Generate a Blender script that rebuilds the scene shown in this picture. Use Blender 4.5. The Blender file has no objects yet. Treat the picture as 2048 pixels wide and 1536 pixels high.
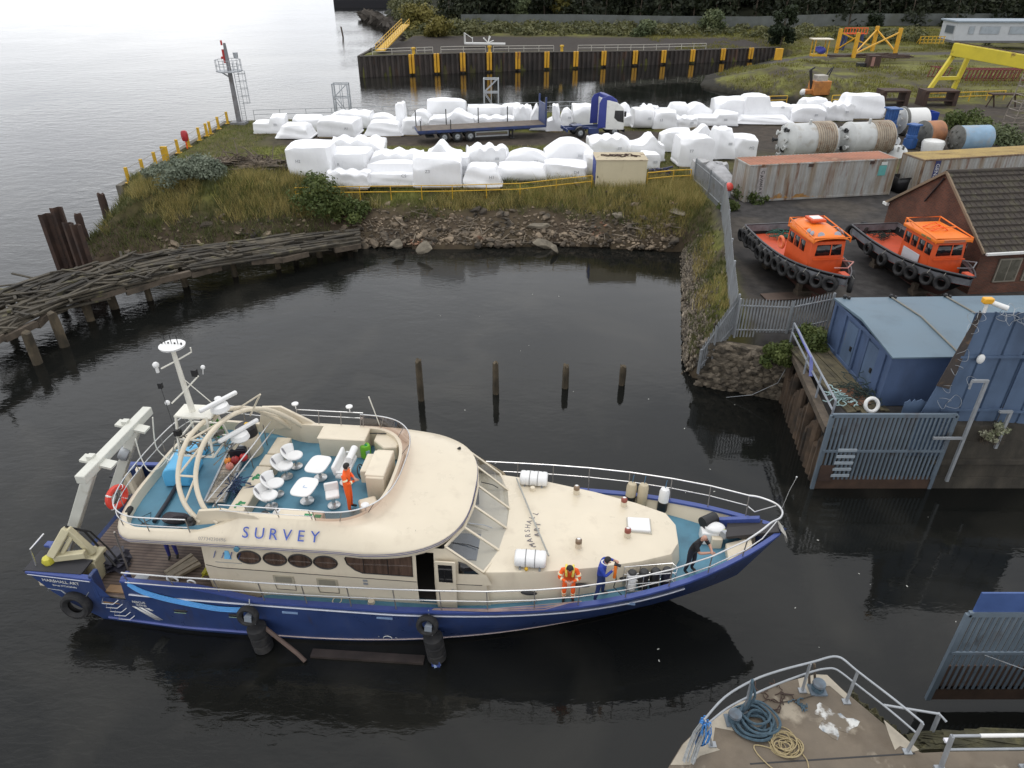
import bpy,bmesh,math,random
import numpy as np
from mathutils import Vector,Matrix,Euler
R=math.radians
scene=bpy.context.scene
C=scene.collection
random.seed(7)
rng=np.random.default_rng(11)
# ---------------------------------------------------------------- camera
FOC,CAM_H,PITCH=1420.0,19.0,R(31.2) # focal length for a 2048 px wide frame, height over water
cd=bpy.data.cameras.new('camera')
cam=bpy.data.objects.new('camera',cd)
C.objects.link(cam)
cd.sensor_width=36.0
cd.lens=FOC/2048*36
cd.clip_end=3000
cam.location=(0,0,CAM_H)
cam.rotation_euler=(R(90)-PITCH,0,0)
scene.camera=cam
# ---------------------------------------------------------------- sky and sun (bright overcast)
SUN_EL,SUN_AZ=R(76),R(-30) # azimuth clockwise from +Y
world=bpy.data.worlds.new('World')
scene.world=world
world.use_nodes=True
wn,wl=world.node_tree.nodes,world.node_tree.links
wn.clear()
w_out=wn.new('ShaderNodeOutputWorld')
w_bg=wn.new('ShaderNodeBackground');w_bg.inputs[1].default_value=0.1
sky=wn.new('ShaderNodeTexSky');sky.sky_type='NISHITA';sky.sun_disc=False
sky.sun_elevation=SUN_EL;sky.sun_rotation=SUN_AZ;sky.dust_density=3.0
hsv=wn.new('ShaderNodeHueSaturation');hsv.inputs['Saturation'].default_value=0.5
wl.new(sky.outputs[0],hsv.inputs['Color'])
wtc=wn.new('ShaderNodeTexCoord')
wsep=wn.new('ShaderNodeSeparateXYZ');wl.new(wtc.outputs['Generated'],wsep.inputs[0])
wmap=wn.new('ShaderNodeMapping');wmap.inputs['Scale'].default_value=(1.3,1.3,3.2)
wl.new(wtc.outputs['Generated'],wmap.inputs[0])
wno=wn.new('ShaderNodeTexNoise');wno.inputs['Scale'].default_value=1.7;wno.inputs['Detail'].default_value=5
wl.new(wmap.outputs[0],wno.inputs[0])
wr=wn.new('ShaderNodeValToRGB')
wr.color_ramp.elements[0].position=0.3;wr.color_ramp.elements[0].color=(7.2,7.5,8.1,1)
wr.color_ramp.elements[1].position=0.72;wr.color_ramp.elements[1].color=(13.6,13.6,13.6,1)
wl.new(wno.outputs[0],wr.inputs[0])
# cloud deck is brighter low over the estuary (left) and thinner overhead
wg=wn.new('ShaderNodeMapRange');wg.inputs[1].default_value=0.0;wg.inputs[2].default_value=0.55
wg.inputs[3].default_value=1.3;wg.inputs[4].default_value=1.0
wl.new(wsep.outputs[2],wg.inputs[0])
wmul=wn.new('ShaderNodeMix');wmul.data_type='RGBA';wmul.blend_type='MULTIPLY';wmul.inputs[0].default_value=1
wl.new(wr.outputs[0],wmul.inputs[6]);wl.new(wg.outputs[0],wmul.inputs[7])
# the thin bright part of the cloud lies ahead of the camera, over the far bank and river
wdot=wn.new('ShaderNodeVectorMath');wdot.operation='DOT_PRODUCT';wl.new(wtc.outputs['Generated'],wdot.inputs[0]);wdot.inputs[1].default_value=Vector((-.12,.72,.68)).normalized()
wlob=wn.new('ShaderNodeMapRange');wlob.interpolation_type='SMOOTHSTEP';wlob.inputs[1].default_value=.25;wlob.inputs[2].default_value=1.0;wlob.inputs[3].default_value=1.16;wlob.inputs[4].default_value=1.36
wl.new(wdot.outputs['Value'],wlob.inputs[0])
wm2=wn.new('ShaderNodeMix');wm2.data_type='RGBA';wm2.blend_type='MULTIPLY';wm2.inputs[0].default_value=1
wl.new(wmul.outputs[2],wm2.inputs[6]);wl.new(wlob.outputs[0],wm2.inputs[7])
wmix=wn.new('ShaderNodeMix');wmix.data_type='RGBA';wmix.inputs[0].default_value=0.86
wl.new(hsv.outputs[0],wmix.inputs[6]);wl.new(wm2.outputs[2],wmix.inputs[7])
wl.new(wmix.outputs[2],w_bg.inputs[0]);wl.new(w_bg.outputs[0],w_out.inputs[0])
sd=bpy.data.lights.new('sun','SUN');sd.energy=0.6;sd.angle=R(16);sd.color=(1,.96,.9)
sun=bpy.data.objects.new('sun',sd);C.objects.link(sun)
sdir=Vector((math.sin(SUN_AZ)*math.cos(SUN_EL),math.cos(SUN_AZ)*math.cos(SUN_EL),math.sin(SUN_EL)))
sun.rotation_euler=sdir.to_track_quat('Z','Y').to_euler()
sun.location=(0,0,60)
scene.view_settings.view_transform='Standard'
scene.view_settings.look='None'
scene.view_settings.exposure=0.03
scene.view_settings.gamma=1
# ---------------------------------------------------------------- helpers
def G(px,py,z=0.0):
 """point of the horizontal plane z that the survey photograph shows at px, py"""
 u,v=(px-1024)/FOC,(py-768)/FOC
 dy=math.cos(PITCH)-v*math.sin(PITCH);dz=-math.sin(PITCH)-v*math.cos(PITCH)
 t=(z-CAM_H)/dz
 return Vector((u*t,dy*t,z))
def top_of(px,py,Y):
 """height and x of a point in the vertical plane at depth Y"""
 u,v=(px-1024)/FOC,(py-768)/FOC
 dy=math.cos(PITCH)-v*math.sin(PITCH);dz=-math.sin(PITCH)-v*math.cos(PITCH)
 t=Y/dy
 return Vector((u*t,Y,CAM_H+dz*t))
def tag(o,label=None,cat=None,group=None,kind=None):
 if label:o['label']=label
 if cat:o['category']=cat
 if group:o['group']=group
 if kind:o['kind']=kind
 return o
def thing(name,label,cat,loc=(0,0,0),rz=0.0,group=None):
 o=bpy.data.objects.new(name,None);C.objects.link(o)
 o.empty_display_size=.3
 o.location=loc;o.rotation_euler=(0,0,rz)
 return tag(o,label,cat,group)
def copy_tree(o,parent=None):
 c=o.copy();C.objects.link(c)
 if parent is not None:c.parent=parent
 for ch in list(o.children):copy_tree(ch,c)
 return c
def frame(axis):
 a=Vector(axis).normalized()
 t=Vector((0,0,1))if abs(a.z)<.95 else Vector((1,0,0))
 u=a.cross(t).normalized()
 return u,a.cross(u).normalized()
class MB:
 def __init__(s):s.v,s.f,s.m=[],[],[]
 def add(s,vs,fs,mi=0):
  b=len(s.v);s.v+=[tuple(p)for p in vs]
  for f in fs:s.f.append([i+b for i in f]);s.m.append(mi)
  return s
 def box(s,c,d,rz=0.0,mi=0,ry=0.0,rx=0.0):
  M=Euler((rx,ry,rz)).to_matrix();c=Vector(c)
  vs=[c+M@Vector((x*d[0]/2,y*d[1]/2,z*d[2]/2))for z in(-1,1)for y in(-1,1)for x in(-1,1)]
  return s.add(vs,[(0,2,3,1),(4,5,7,6),(0,1,5,4),(2,6,7,3),(0,4,6,2),(1,3,7,5)],mi)
 def bar(s,p,q,w,h=None,mi=0,up=(0,0,1)):
  h=h or w;p,q=Vector(p),Vector(q);a=(q-p).normalized();up=Vector(up)
  if abs(a.dot(up))>.98:up=Vector((1,0,0))
  u=a.cross(up).normalized()*w/2;n=u.cross(a).normalized()*h/2
  vs=[e+i*u+j*n for e in(p,q)for i,j in((-1,-1),(1,-1),(1,1),(-1,1))]
  return s.add(vs,[(3,2,1,0),(4,5,6,7),(0,1,5,4),(1,2,6,5),(2,3,7,6),(3,0,4,7)],mi)
 def tube(s,pts,r,n=8,mi=0,closed=False,taper=None):
  pts=[Vector(p)for p in pts];k=len(pts);rings=[];u=None
  for i,p in enumerate(pts):
   a=pts[(i+1)%k]-pts[i-1]if closed or 0<i<k-1 else(pts[1]-pts[0]if i==0 else pts[-1]-pts[-2])
   a.normalize()
   if u is None:u,w=frame(a)
   u=(u-a*u.dot(a)).normalized();w=a.cross(u)
   rr=r if taper is None else r+(taper-r)*i/max(1,k-1)
   rings.append([p+(u*math.cos(t)+w*math.sin(t))*rr for t in(2*math.pi*j/n for j in range(n))])
  return s.loft(rings,mi=mi,wrap=closed)
 def loft(s,rings,mi=0,cap=True,wrap=False,close=True):
  n=len(rings[0]);k=len(rings);vs=[p for r in rings for p in r];fs=[]
  for i in range(k if wrap else k-1):
   a,b=i*n,((i+1)%k)*n
   for j in range(n if close else n-1):
    fs.append((a+j,a+(j+1)%n,b+(j+1)%n,b+j))
  if cap and not wrap and close:fs+=[tuple(range(n))[::-1],tuple(range((k-1)*n,k*n))]
  return s.add(vs,fs,mi)
 def cyl(s,p,q,r0,r1=None,n=16,mi=0):
  r1=r0 if r1 is None else r1;p,q=Vector(p),Vector(q);u,w=frame(q-p)
  rg=[[e+(u*math.cos(t)+w*math.sin(t))*r for t in(2*math.pi*j/n for j in range(n))]for e,r in((p,r0),(q,r1))]
  return s.loft(rg,mi)
 def lathe(s,p,axis,prof,n=20,mi=0,cap=True):
  p=Vector(p);a=Vector(axis).normalized();u,w=frame(a)
  rg=[[p+a*h+(u*math.cos(t)+w*math.sin(t))*r for t in(2*math.pi*j/n for j in range(n))]for h,r in prof]
  return s.loft(rg,mi,cap=cap)
 def ball(s,c,r,n=12,mi=0):
  r=r if hasattr(r,'__len__')else(r,r,r);c=Vector(c)
  rg=[]
  for i in range(1,n):
   t=math.pi*i/n
   rg.append([c+Vector((r[0]*math.sin(t)*math.cos(a),r[1]*math.sin(t)*math.sin(a),-r[2]*math.cos(t)))for a in(2*math.pi*j/(n*2)for j in range(n*2))])
  return s.loft(rg,mi)
 def torus(s,c,axis,Rr,r,n=24,k=10,mi=0,sq=1.0):
  c=Vector(c);a=Vector(axis).normalized();u,w=frame(a);rg=[]
  for i in range(n):
   t=2*math.pi*i/n;d=u*math.cos(t)+w*math.sin(t)
   rg.append([c+d*(Rr+r*math.cos(q))+a*(r*sq*math.sin(q))for q in(2*math.pi*j/k for j in range(k))])
  return s.loft(rg,mi,wrap=True)
 def prism(s,poly,z0,z1,mi=0):
  return s.loft([[(p[0],p[1],z0)for p in poly],[(p[0],p[1],z1)for p in poly]],mi)
 def quad(s,a,b,c,d,mi=0):return s.add([a,b,c,d],[(0,1,2,3)],mi)
 def sheet(s,grid,mi=0):return s.loft(grid,mi,cap=False,close=False)
 def xf(s,M):
  s.v=[tuple(M@Vector(p))for p in s.v];return s
 def mesh(s,name,mats,smooth=True,ang=38,weld=False):
  me=bpy.data.meshes.new(name);me.from_pydata(s.v,[],s.f)
  mats=mats if isinstance(mats,(list,tuple))else[mats]
  for m in mats:me.materials.append(m)
  if len(mats)>1:me.polygons.foreach_set('material_index',s.m)
  bm=bmesh.new();bm.from_mesh(me)
  if weld:bmesh.ops.remove_doubles(bm,verts=bm.verts,dist=.0005)
  bmesh.ops.recalc_face_normals(bm,faces=bm.faces)
  bm.to_mesh(me);bm.free()
  if smooth:
   me.polygons.foreach_set('use_smooth',[True]*len(me.polygons));me.set_sharp_from_angle(angle=R(ang))
  return me
 def build(s,name,mats,parent=None,loc=None,rz=0.0,smooth=True,ang=38,bevel=0.0,solid=0.0,weld=False,label=None):
  o=bpy.data.objects.new(name,s.mesh(name,mats,smooth,ang,weld));C.objects.link(o)
  if parent is not None:o.parent=parent
  if loc is not None:o.location=loc
  if rz:o.rotation_euler=(0,0,rz)
  if solid:
   md=o.modifiers.new('thickness','SOLIDIFY');md.thickness=solid;md.offset=0
  if bevel:
   md=o.modifiers.new('bevel','BEVEL');md.width=bevel;md.segments=2;md.limit_method='ANGLE';md.angle_limit=R(40)
   md.harden_normals=False
  if label:o['label']=label
  return o
def text_mesh(txt,size,depth=.004,font_shear=0.0,spacing=1.0):
 cu=bpy.data.curves.new('lettering','FONT');cu.body=txt;cu.size=size;cu.extrude=depth
 cu.align_x='CENTER';cu.align_y='CENTER';cu.shear=font_shear;cu.space_character=spacing;cu.resolution_u=3
 o=bpy.data.objects.new('lettering',cu);C.objects.link(o)
 me=bpy.data.meshes.new_from_object(o.evaluated_get(bpy.context.evaluated_depsgraph_get()))
 C.objects.unlink(o);bpy.data.objects.remove(o)
 return me
def lettering(txt,size,mat_,parent,loc,right,up,bold=0.0,spacing=1.0,name='lettering'):
 """flat raised letters; right and up give the writing direction"""
 me=text_mesh(txt,size,.004,0,spacing);me.materials.clear();me.materials.append(mat_)
 r=Vector(right).normalized();u=Vector(up);u=(u-r*u.dot(r)).normalized();n=r.cross(u)
 o=bpy.data.objects.new(name,me);C.objects.link(o)
 if parent is not None:o.parent=parent
 o.matrix_local=Matrix(((r.x,u.x,n.x,loc[0]),(r.y,u.y,n.y,loc[1]),(r.z,u.z,n.z,loc[2]),(0,0,0,1)))
 return o
# ---------------------------------------------------------------- materials
_mats={}
def M(name,col,rough=.5,metal=0.0,var=.12,scale=1.5,dirt=None,bump=0.0,bscale=12.0,stretch=(1,1,1),spec=.5,dirt2=None,coat=0.0,attr=None,island=0.0):
 if name in _mats:return _mats[name]
 m=bpy.data.materials.new(name);m.use_nodes=True;_mats[name]=m
 nt=m.node_tree;N,K=nt.nodes,nt.links
 b=N['Principled BSDF'];b.inputs['Roughness'].default_value=rough;b.inputs['Metallic'].default_value=metal
 b.inputs['Specular IOR Level'].default_value=spec;b.inputs['Coat Weight'].default_value=coat
 tc=N.new('ShaderNodeTexCoord')
 def noise(sc,det=5,st=(1,1,1),off=0.0):
  mp=N.new('ShaderNodeMapping');mp.inputs['Scale'].default_value=st;mp.inputs['Location'].default_value=(off,off*.7,off*1.3)
  K.new(tc.outputs['Object'],mp.inputs[0]);n=N.new('ShaderNodeTexNoise')
  n.inputs['Scale'].default_value=sc;n.inputs['Detail'].default_value=det;n.inputs['Roughness'].default_value=.6
  K.new(mp.outputs[0],n.inputs['Vector']);return n.outputs[0]
 def mix(fac,a,c,blend='MIX'):
  x=N.new('ShaderNodeMix');x.data_type='RGBA';x.blend_type=blend
  for sock,val in((x.inputs[0],fac),(x.inputs[6],a),(x.inputs[7],c)):
   if hasattr(val,'links'):K.new(val,sock)
   else:sock.default_value=val if not isinstance(val,tuple)else(*val[:3],1)
  return x.outputs[2]
 def ramp(src,lo,hi):
  r=N.new('ShaderNodeMapRange');r.inputs[1].default_value=lo;r.inputs[2].default_value=hi;K.new(src,r.inputs[0]);return r.outputs[0]
 n1=ramp(noise(scale,6,stretch),.28,.72)
 if attr:
  at=N.new('ShaderNodeAttribute');at.attribute_name=attr
  k=N.new('ShaderNodeMapRange');k.inputs[3].default_value=1-var;k.inputs[4].default_value=1+var;K.new(n1,k.inputs[0])
  out=mix(1.0,at.outputs[0],k.outputs[0],'MULTIPLY')
 else:
  out=mix(n1,tuple(c*(1-var)for c in col),tuple(min(1,c*(1+var))for c in col))
 for i,d in enumerate((dirt,dirt2)):
  if d: # (colour, scale, lo, hi, stretch)
   st=d[4]if len(d)>4 else(1,1,1)
   out=mix(ramp(noise(d[1],7,st,3.1+5*i),d[2],d[3]),out,tuple(d[0]))
 if island:
  ge=N.new('ShaderNodeNewGeometry');k2=N.new('ShaderNodeMapRange');k2.inputs[3].default_value=1-island;k2.inputs[4].default_value=1+island;K.new(ge.outputs['Random Per Island'],k2.inputs[0]);out=mix(1.0,out,k2.outputs[0],'MULTIPLY')
 K.new(out,b.inputs['Base Color'])
 rr=N.new('ShaderNodeMapRange');rr.inputs[3].default_value=max(0,rough-.08);rr.inputs[4].default_value=min(1,rough+.1)
 K.new(n1,rr.inputs[0]);K.new(rr.outputs[0],b.inputs['Roughness'])
 if bump:
  bp=N.new('ShaderNodeBump');bp.inputs['Strength'].default_value=min(1,bump);bp.inputs['Distance'].default_value=.03
  K.new(noise(bscale,6,stretch,9),bp.inputs['Height']);K.new(bp.outputs[0],b.inputs['Normal'])
 return m
def leaf_mat(name,a,b_,scale=.5):
 m=bpy.data.materials.new(name);m.use_nodes=True
 N,K=m.node_tree.nodes,m.node_tree.links;p=N['Principled BSDF']
 p.inputs['Roughness'].default_value=.6;p.inputs['Specular IOR Level'].default_value=.25
 at=N.new('ShaderNodeAttribute');at.attribute_name='tint'
 x=N.new('ShaderNodeMix');x.data_type='RGBA';x.inputs[6].default_value=(*a,1);x.inputs[7].default_value=(*b_,1)
 K.new(at.outputs['Fac'],x.inputs[0]);K.new(x.outputs[2],p.inputs['Base Color'])
 tr=N.new('ShaderNodeBsdfTranslucent');K.new(x.outputs[2],tr.inputs[0])
 ms=N.new('ShaderNodeMixShader');ms.inputs[0].default_value=.22
 K.new(p.outputs[0],ms.inputs[1]);K.new(tr.outputs[0],ms.inputs[2]);K.new(ms.outputs[0],N['Material Output'].inputs[0])
 return m
def glass_mat(name,tint=(.25,.3,.3),clear=.5,rough=.03):
 m=bpy.data.materials.new(name);m.use_nodes=True
 N,K=m.node_tree.nodes,m.node_tree.links;N.remove(N['Principled BSDF'])
 t=N.new('ShaderNodeBsdfTransparent');t.inputs[0].default_value=(*tint,1)
 g=N.new('ShaderNodeBsdfGlossy');g.inputs['Roughness'].default_value=rough
 lw=N.new('ShaderNodeLayerWeight');pw=N.new('ShaderNodeMath');pw.operation='POWER';pw.inputs[1].default_value=4;K.new(lw.outputs['Facing'],pw.inputs[0])
 f=N.new('ShaderNodeMapRange');f.inputs[3].default_value=.10;f.inputs[4].default_value=.9;K.new(pw.outputs[0],f.inputs[0])
 x=N.new('ShaderNodeMixShader');K.new(f.outputs[0],x.inputs[0]);K.new(t.outputs[0],x.inputs[1]);K.new(g.outputs[0],x.inputs[2])
 K.new(x.outputs[0],N['Material Output'].inputs[0])
 return m
def vnoise(x,y,seed=0):
 x,y=np.asarray(x,float),np.asarray(y,float)
 xi,yi=np.floor(x).astype(np.int64),np.floor(y).astype(np.int64)
 fx,fy=x-xi,y-yi;fx,fy=fx*fx*(3-2*fx),fy*fy*(3-2*fy)
 def h(a,b):
  n=(a*374761393+b*668265263+seed*1442695041)&0x7fffffff
  n=((n^(n>>13))*1274126177)&0x7fffffff
  return((n^(n>>16))&0xffff)/65535.0
 return(h(xi,yi)*(1-fx)+h(xi+1,yi)*fx)*(1-fy)+(h(xi,yi+1)*(1-fx)+h(xi+1,yi+1)*fx)*fy
def fbm(x,y,seed=0,o=4):
 t=0;a=.5
 for i in range(o):t=t+a*vnoise(x*2**i,y*2**i,seed+i);a*=.5
 return t/(1-.5**o)
def raw_mesh(name,verts,quads,mats,tint=None):
 """fast mesh from numpy arrays of verts (n,3) and faces (m,k)"""
 k=quads.shape[1];me=bpy.data.meshes.new(name)
 me.vertices.add(len(verts));me.vertices.foreach_set('co',np.asarray(verts,np.float32).ravel())
 me.loops.add(quads.size);me.loops.foreach_set('vertex_index',quads.astype(np.int32).ravel())
 me.polygons.add(len(quads));me.polygons.foreach_set('loop_start',np.arange(0,quads.size,k,dtype=np.int32))
 me.update(calc_edges=True)
 for m in(mats if isinstance(mats,(list,tuple))else[mats]):me.materials.append(m)
 if tint is not None:
  at=me.attributes.new('tint','FLOAT','FACE');at.data.foreach_set('value',np.asarray(tint,np.float32))
 return me
def leaves(blobs,n,size,flat=.0,seed=1,hollow=.55):
 """leaf quads spread through ellipsoids (cx,cy,cz,rx,ry,rz); returns verts, quads, tint"""
 g=np.random.default_rng(seed);B=np.array(blobs,float)
 vol=(B[:,3]*B[:,4]*B[:,5])**.7;idx=g.choice(len(B),n,p=vol/vol.sum());b=B[idx]
 d=g.normal(size=(n,3));d/=np.linalg.norm(d,axis=1)[:,None]
 r=(hollow+(1-hollow)*g.random(n))*(.85+.3*g.random(n))
 c=b[:,:3]+d*b[:,3:]*r[:,None]
 nrm=d*.7+g.normal(size=(n,3))*.6;nrm[:,2]+=flat;nrm/=np.linalg.norm(nrm,axis=1)[:,None]
 t=np.cross(nrm,g.normal(size=(n,3)));t/=np.linalg.norm(t,axis=1)[:,None];w=np.cross(nrm,t)
 s=size*(.5+g.random(n))[:,None];e=.55
 v=np.stack([c-t*s,c+w*s*e,c+t*s,c-w*s*e],1).reshape(-1,3)
 tint=np.clip(.25+.5*g.random(len(B))[idx]+.35*(g.random(n)-.5),0,1)
 return v,np.arange(4*n).reshape(-1,4),tint
def blades(x,y,z,h,w,lean,seed=1,per=7,spread=.12):
 """tufts of grass blades (triangles) rooted at x,y,z"""
 g=np.random.default_rng(seed);n=len(x)*per
 X=np.repeat(x,per)+g.normal(size=n)*spread;Y=np.repeat(y,per)+g.normal(size=n)*spread;Z=np.repeat(z,per)
 H=np.repeat(h,per)*(.55+.7*g.random(n));a=g.random(n)*6.283;W=w*(.6+.8*g.random(n))
 L=lean*H*(g.random(n)+.3);b=g.random(n)*6.283
 p0=np.stack([X-np.cos(a)*W,Y-np.sin(a)*W,Z-.05],1);p1=np.stack([X+np.cos(a)*W,Y+np.sin(a)*W,Z-.05],1)
 p2=np.stack([X+np.cos(b)*L,Y+np.sin(b)*L,Z+H],1)
 v=np.stack([p0,p1,p2],1).reshape(-1,3)
 return v,np.arange(3*n).reshape(-1,3),np.clip(np.repeat(g.random(len(x)),per)*.8+g.random(n)*.2,0,1)
def link_mesh(name,me,parent=None):
 o=bpy.data.objects.new(name,me);C.objects.link(o)
 if parent is not None:o.parent=parent
 return o
# shared materials
cream=M('cream gelcoat',(.66,.585,.455),.32,var=.04,scale=.8,dirt=((.50,.43,.33),1.6,.55,.9,(1,1,.35)),dirt2=((.36,.29,.2),2.6,.68,.86,(1.5,1.5,.18)))
white=M('white paint',(.70,.70,.68),.38,var=.05,scale=2)
white_plastic=M('white moulded plastic',(.74,.74,.73),.35,var=.03)
steel=M('stainless steel',(.62,.62,.62),.28,metal=.85,var=.08)
galv=M('galvanised steel',(.36,.38,.40),.5,metal=.35,var=.18,scale=3,dirt=((.2,.16,.12),2.2,.58,.8))
black_rubber=M('black rubber',(.018,.018,.019),.75,var=.35,scale=5,dirt=((.06,.055,.05),2.5,.5,.85),bump=.3)
blue_hull=M('royal blue hull paint',(.030,.056,.165),.32,var=.16,scale=.9,dirt=((.06,.08,.17),1.1,.5,.85,(1,1,.3)),dirt2=((.05,.045,.06),2.0,.60,.80,(1.6,1.6,.22)))
blue_cap=M('blue cap rail paint',(.05,.08,.27),.4,var=.12,scale=2)
teal=M('teal deck paint',(.082,.215,.30),.6,var=.14,scale=1.3,dirt=((.05,.13,.19),1.1,.5,.8))
dark=M('dark fittings',(.016,.016,.017),.5,var=.2)
black=M('black paint',(.012,.012,.014),.4,var=.2)
yellow=M('yellow safety paint',(.60,.36,.02),.5,var=.15,scale=2,dirt=((.16,.07,.03),2.0,.58,.75))
rust=M('rusted steel',(.062,.036,.026),.85,var=.4,scale=2,dirt=((.03,.02,.018),1.3,.45,.75),bump=.5)
wood_old=M('weathered timber',(.105,.082,.06),.85,var=.35,scale=3,stretch=(1,1,1),dirt=((.035,.028,.02),1.3,.45,.75),bump=.5,bscale=18)
orange_paint=M('orange paint',(.80,.12,.018),.42,var=.08,dirt=((.45,.07,.02),1.5,.6,.85))
glass_dark=M('dark window glass',(.012,.012,.013),.08,var=.2,spec=.6)
# ================================================================ SETTING
# ---- water
def make_water():
 m=bpy.data.materials.new('harbour water');m.use_nodes=True
 N,K=m.node_tree.nodes,m.node_tree.links;p=N['Principled BSDF']
 p.inputs['Base Color'].default_value=(.009,.0095,.0085,1);p.inputs['Roughness'].default_value=.03;p.inputs['IOR'].default_value=1.333
 tc=N.new('ShaderNodeTexCoord')
 def nz(sc,det,st,rot=0.0,dist=0.0):
  mp=N.new('ShaderNodeMapping');mp.inputs['Scale'].default_value=st;mp.inputs['Rotation'].default_value=(0,0,rot)
  K.new(tc.outputs['Object'],mp.inputs[0]);n=N.new('ShaderNodeTexNoise')
  n.inputs['Scale'].default_value=sc;n.inputs['Detail'].default_value=det;n.inputs['Distortion'].default_value=dist
  K.new(mp.outputs[0],n.inputs[0]);return n.outputs[0]
 def math_(op,a,b):
  x=N.new('ShaderNodeMath');x.operation=op
  for s_,v in zip(x.inputs,(a,b)):
   if hasattr(v,'links'):K.new(v,s_)
   else:s_.default_value=v
  return x.outputs[0]
 sep=N.new('ShaderNodeSeparateXYZ');K.new(tc.outputs['Object'],sep.inputs[0])
 # open river (west) is livelier than the sheltered basin
 riv=N.new('ShaderNodeMapRange');riv.inputs[1].default_value=4;riv.inputs[2].default_value=-32
 riv.inputs[3].default_value=.16;riv.inputs[4].default_value=1.0;K.new(sep.outputs[0],riv.inputs[0])
 patch=N.new('ShaderNodeMapRange');patch.inputs[1].default_value=.35;patch.inputs[2].default_value=.65
 patch.inputs[3].default_value=.35;patch.inputs[4].default_value=1.0;K.new(nz(.05,3,(1,1,1)),patch.inputs[0])
 swell=math_('MULTIPLY',nz(.55,2,(1,1.5,1),.5,.4),.9)
 rip=math_('MULTIPLY',nz(1.9,3,(1,2.6,1),.35,.6),.33)
 fine=math_('MULTIPLY',nz(5.5,2,(1,2.0,1),.2,.3),.07)
 h=math_('MULTIPLY',math_('MULTIPLY',math_('ADD',math_('ADD',swell,rip),fine),riv.outputs[0]),patch.outputs[0])
 bp=N.new('ShaderNodeBump');bp.inputs['Strength'].default_value=1;bp.inputs['Distance'].default_value=.085
 K.new(h,bp.inputs['Height']);K.new(bp.outputs[0],p.inputs['Normal'])
 # faint surface film
 film=N.new('ShaderNodeMapRange');film.inputs[1].default_value=.5;film.inputs[2].default_value=.8;K.new(nz(.14,5,(1,1,1),1.0,1.2),film.inputs[0])
 mx=N.new('ShaderNodeMix');mx.data_type='RGBA';mx.inputs[6].default_value=(.008,.0085,.0078,1);mx.inputs[7].default_value=(.026,.025,.021,1)
 K.new(film.outputs[0],mx.inputs[0]);K.new(mx.outputs[2],p.inputs['Base Color'])
 return m
w=MB().quad((-900,-60,0),(900,-60,0),(900,1500,0),(-900,1500,0)).build('harbour_water',make_water(),smooth=False)
tag(w,kind='structure')
# ---- land: one height field inside the shoreline
SHORE=[ # x, y of the water edge, height of the land there, width of the bank
 (-31.8,83.2,.5),(-31.6,57.5,2.2),(-31.8,49.5,4),(-29.5,46.8,6),(-22,48.6,6),(-16,50.6,5.5),(-12.3,51.3,6.3),(-4.6,50.8,6.5),
 (2.9,51.6,6.0),(12.6,50.2,2.6),(9.15,33.0,1.7),(9.6,31.6,.9),(13.5,30.1,.4),(12.75,23.6,.4),(21,23.3,.4),(280,12,.4),(280,430,.4),
 (-64,430,6),(-50,315,6),(-29,195,5),(-26,165,.5),(-27,138,.5),(56,163.5,9),(46,152,12),(35,140,12),(31,126,12),(37,116,10),(44,109,6),(42,101,4),(41.5,94.3,.5)]
def land(x,y):
 x,y=np.asarray(x,float),np.asarray(y,float)
 P=np.array([(a,b)for a,b,_ in SHORE]);W=[c for _,_,c in SHORE];n=len(P)
 best=np.full(x.shape,1e9);wid=np.zeros(x.shape);ins=np.zeros(x.shape,bool)
 for i in range(n):
  a,b=P[i],P[(i+1)%n];d=b-a;L2=d@d
  t=np.clip(((x-a[0])*d[0]+(y-a[1])*d[1])/L2,0,1)
  dist=np.hypot(x-a[0]-t*d[0],y-a[1]-t*d[1]);k=dist<best
  wn_=W[i]+(W[(i+1)%n]-W[i])*t if min(W[i],W[(i+1)%n])>1 else np.full(x.shape,W[i])
  best=np.where(k,dist,best);wid=np.where(k,wn_,wid)
  cr=(a[1]>y)!=(b[1]>y)
  with np.errstate(divide='ignore',invalid='ignore'):ins^=cr&(x<(b[0]-a[0])*(y-a[1])/(b[1]-a[1])+a[0])
 return np.where(ins,best,-best),wid
def height(x,y):
 d,wd=land(x,y)
 rough_=(fbm(x*.5,y*.5,3)-.5)
 t=np.clip(d/wd,0,1);prof=np.where(wd>1.2,.03+.97*t**.85,1.0)
 h=3.0+np.where(y>132,.45*np.clip(1-(x+27)/55,0,1)-.95*np.clip((x+8)/50,0,1)*np.clip(1-(y-138-.31*(x+27))/16,0,1),0)
 z=h*prof+rough_*np.where((wd>1.2)&(t<1),.8*t+.25,.10)
 # grassy mound at the south-west corner of the quay
 z+=1.1*np.exp(-(((x+24)/7)**2+((y-55)/5)**2))+.5*np.exp(-(((x+19)/4)**2+((y-61)/2.5)**2))
 z+=np.clip((y-206)/110,0,1)*17*np.clip((x+45)/30,0,1)
 z=np.where((d<0),-2.2,z);z=np.where((d>=0)&(d<.3)&(wd<1.2),-2.2,z)
 return z
def ground_z(x,y):return float(height(np.array([x]),np.array([y]))[0])
xs=np.concatenate([np.arange(-130,-36,6),np.arange(-36,62,.5),np.arange(62,285,4)])
ys=np.concatenate([np.arange(10,28,1.0),np.arange(28,98,.5),np.arange(98,215,1.5),np.arange(215,440,7)])
XX,YY=np.meshgrid(xs,ys);ZZ=height(XX,YY);DD,WW=land(XX,YY)
nx_,ny_=len(xs),len(ys)
ii=(np.arange(ny_-1)[:,None]*nx_+np.arange(nx_-1)[None,:]).ravel()
Q=np.stack([ii,ii+1,ii+1+nx_,ii+nx_],1)
Q=Q[(ZZ.ravel()[Q]>-2).any(1)]
def lerp3(a,b,t):return a+(np.array(b)-a)*t[...,None]
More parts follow.
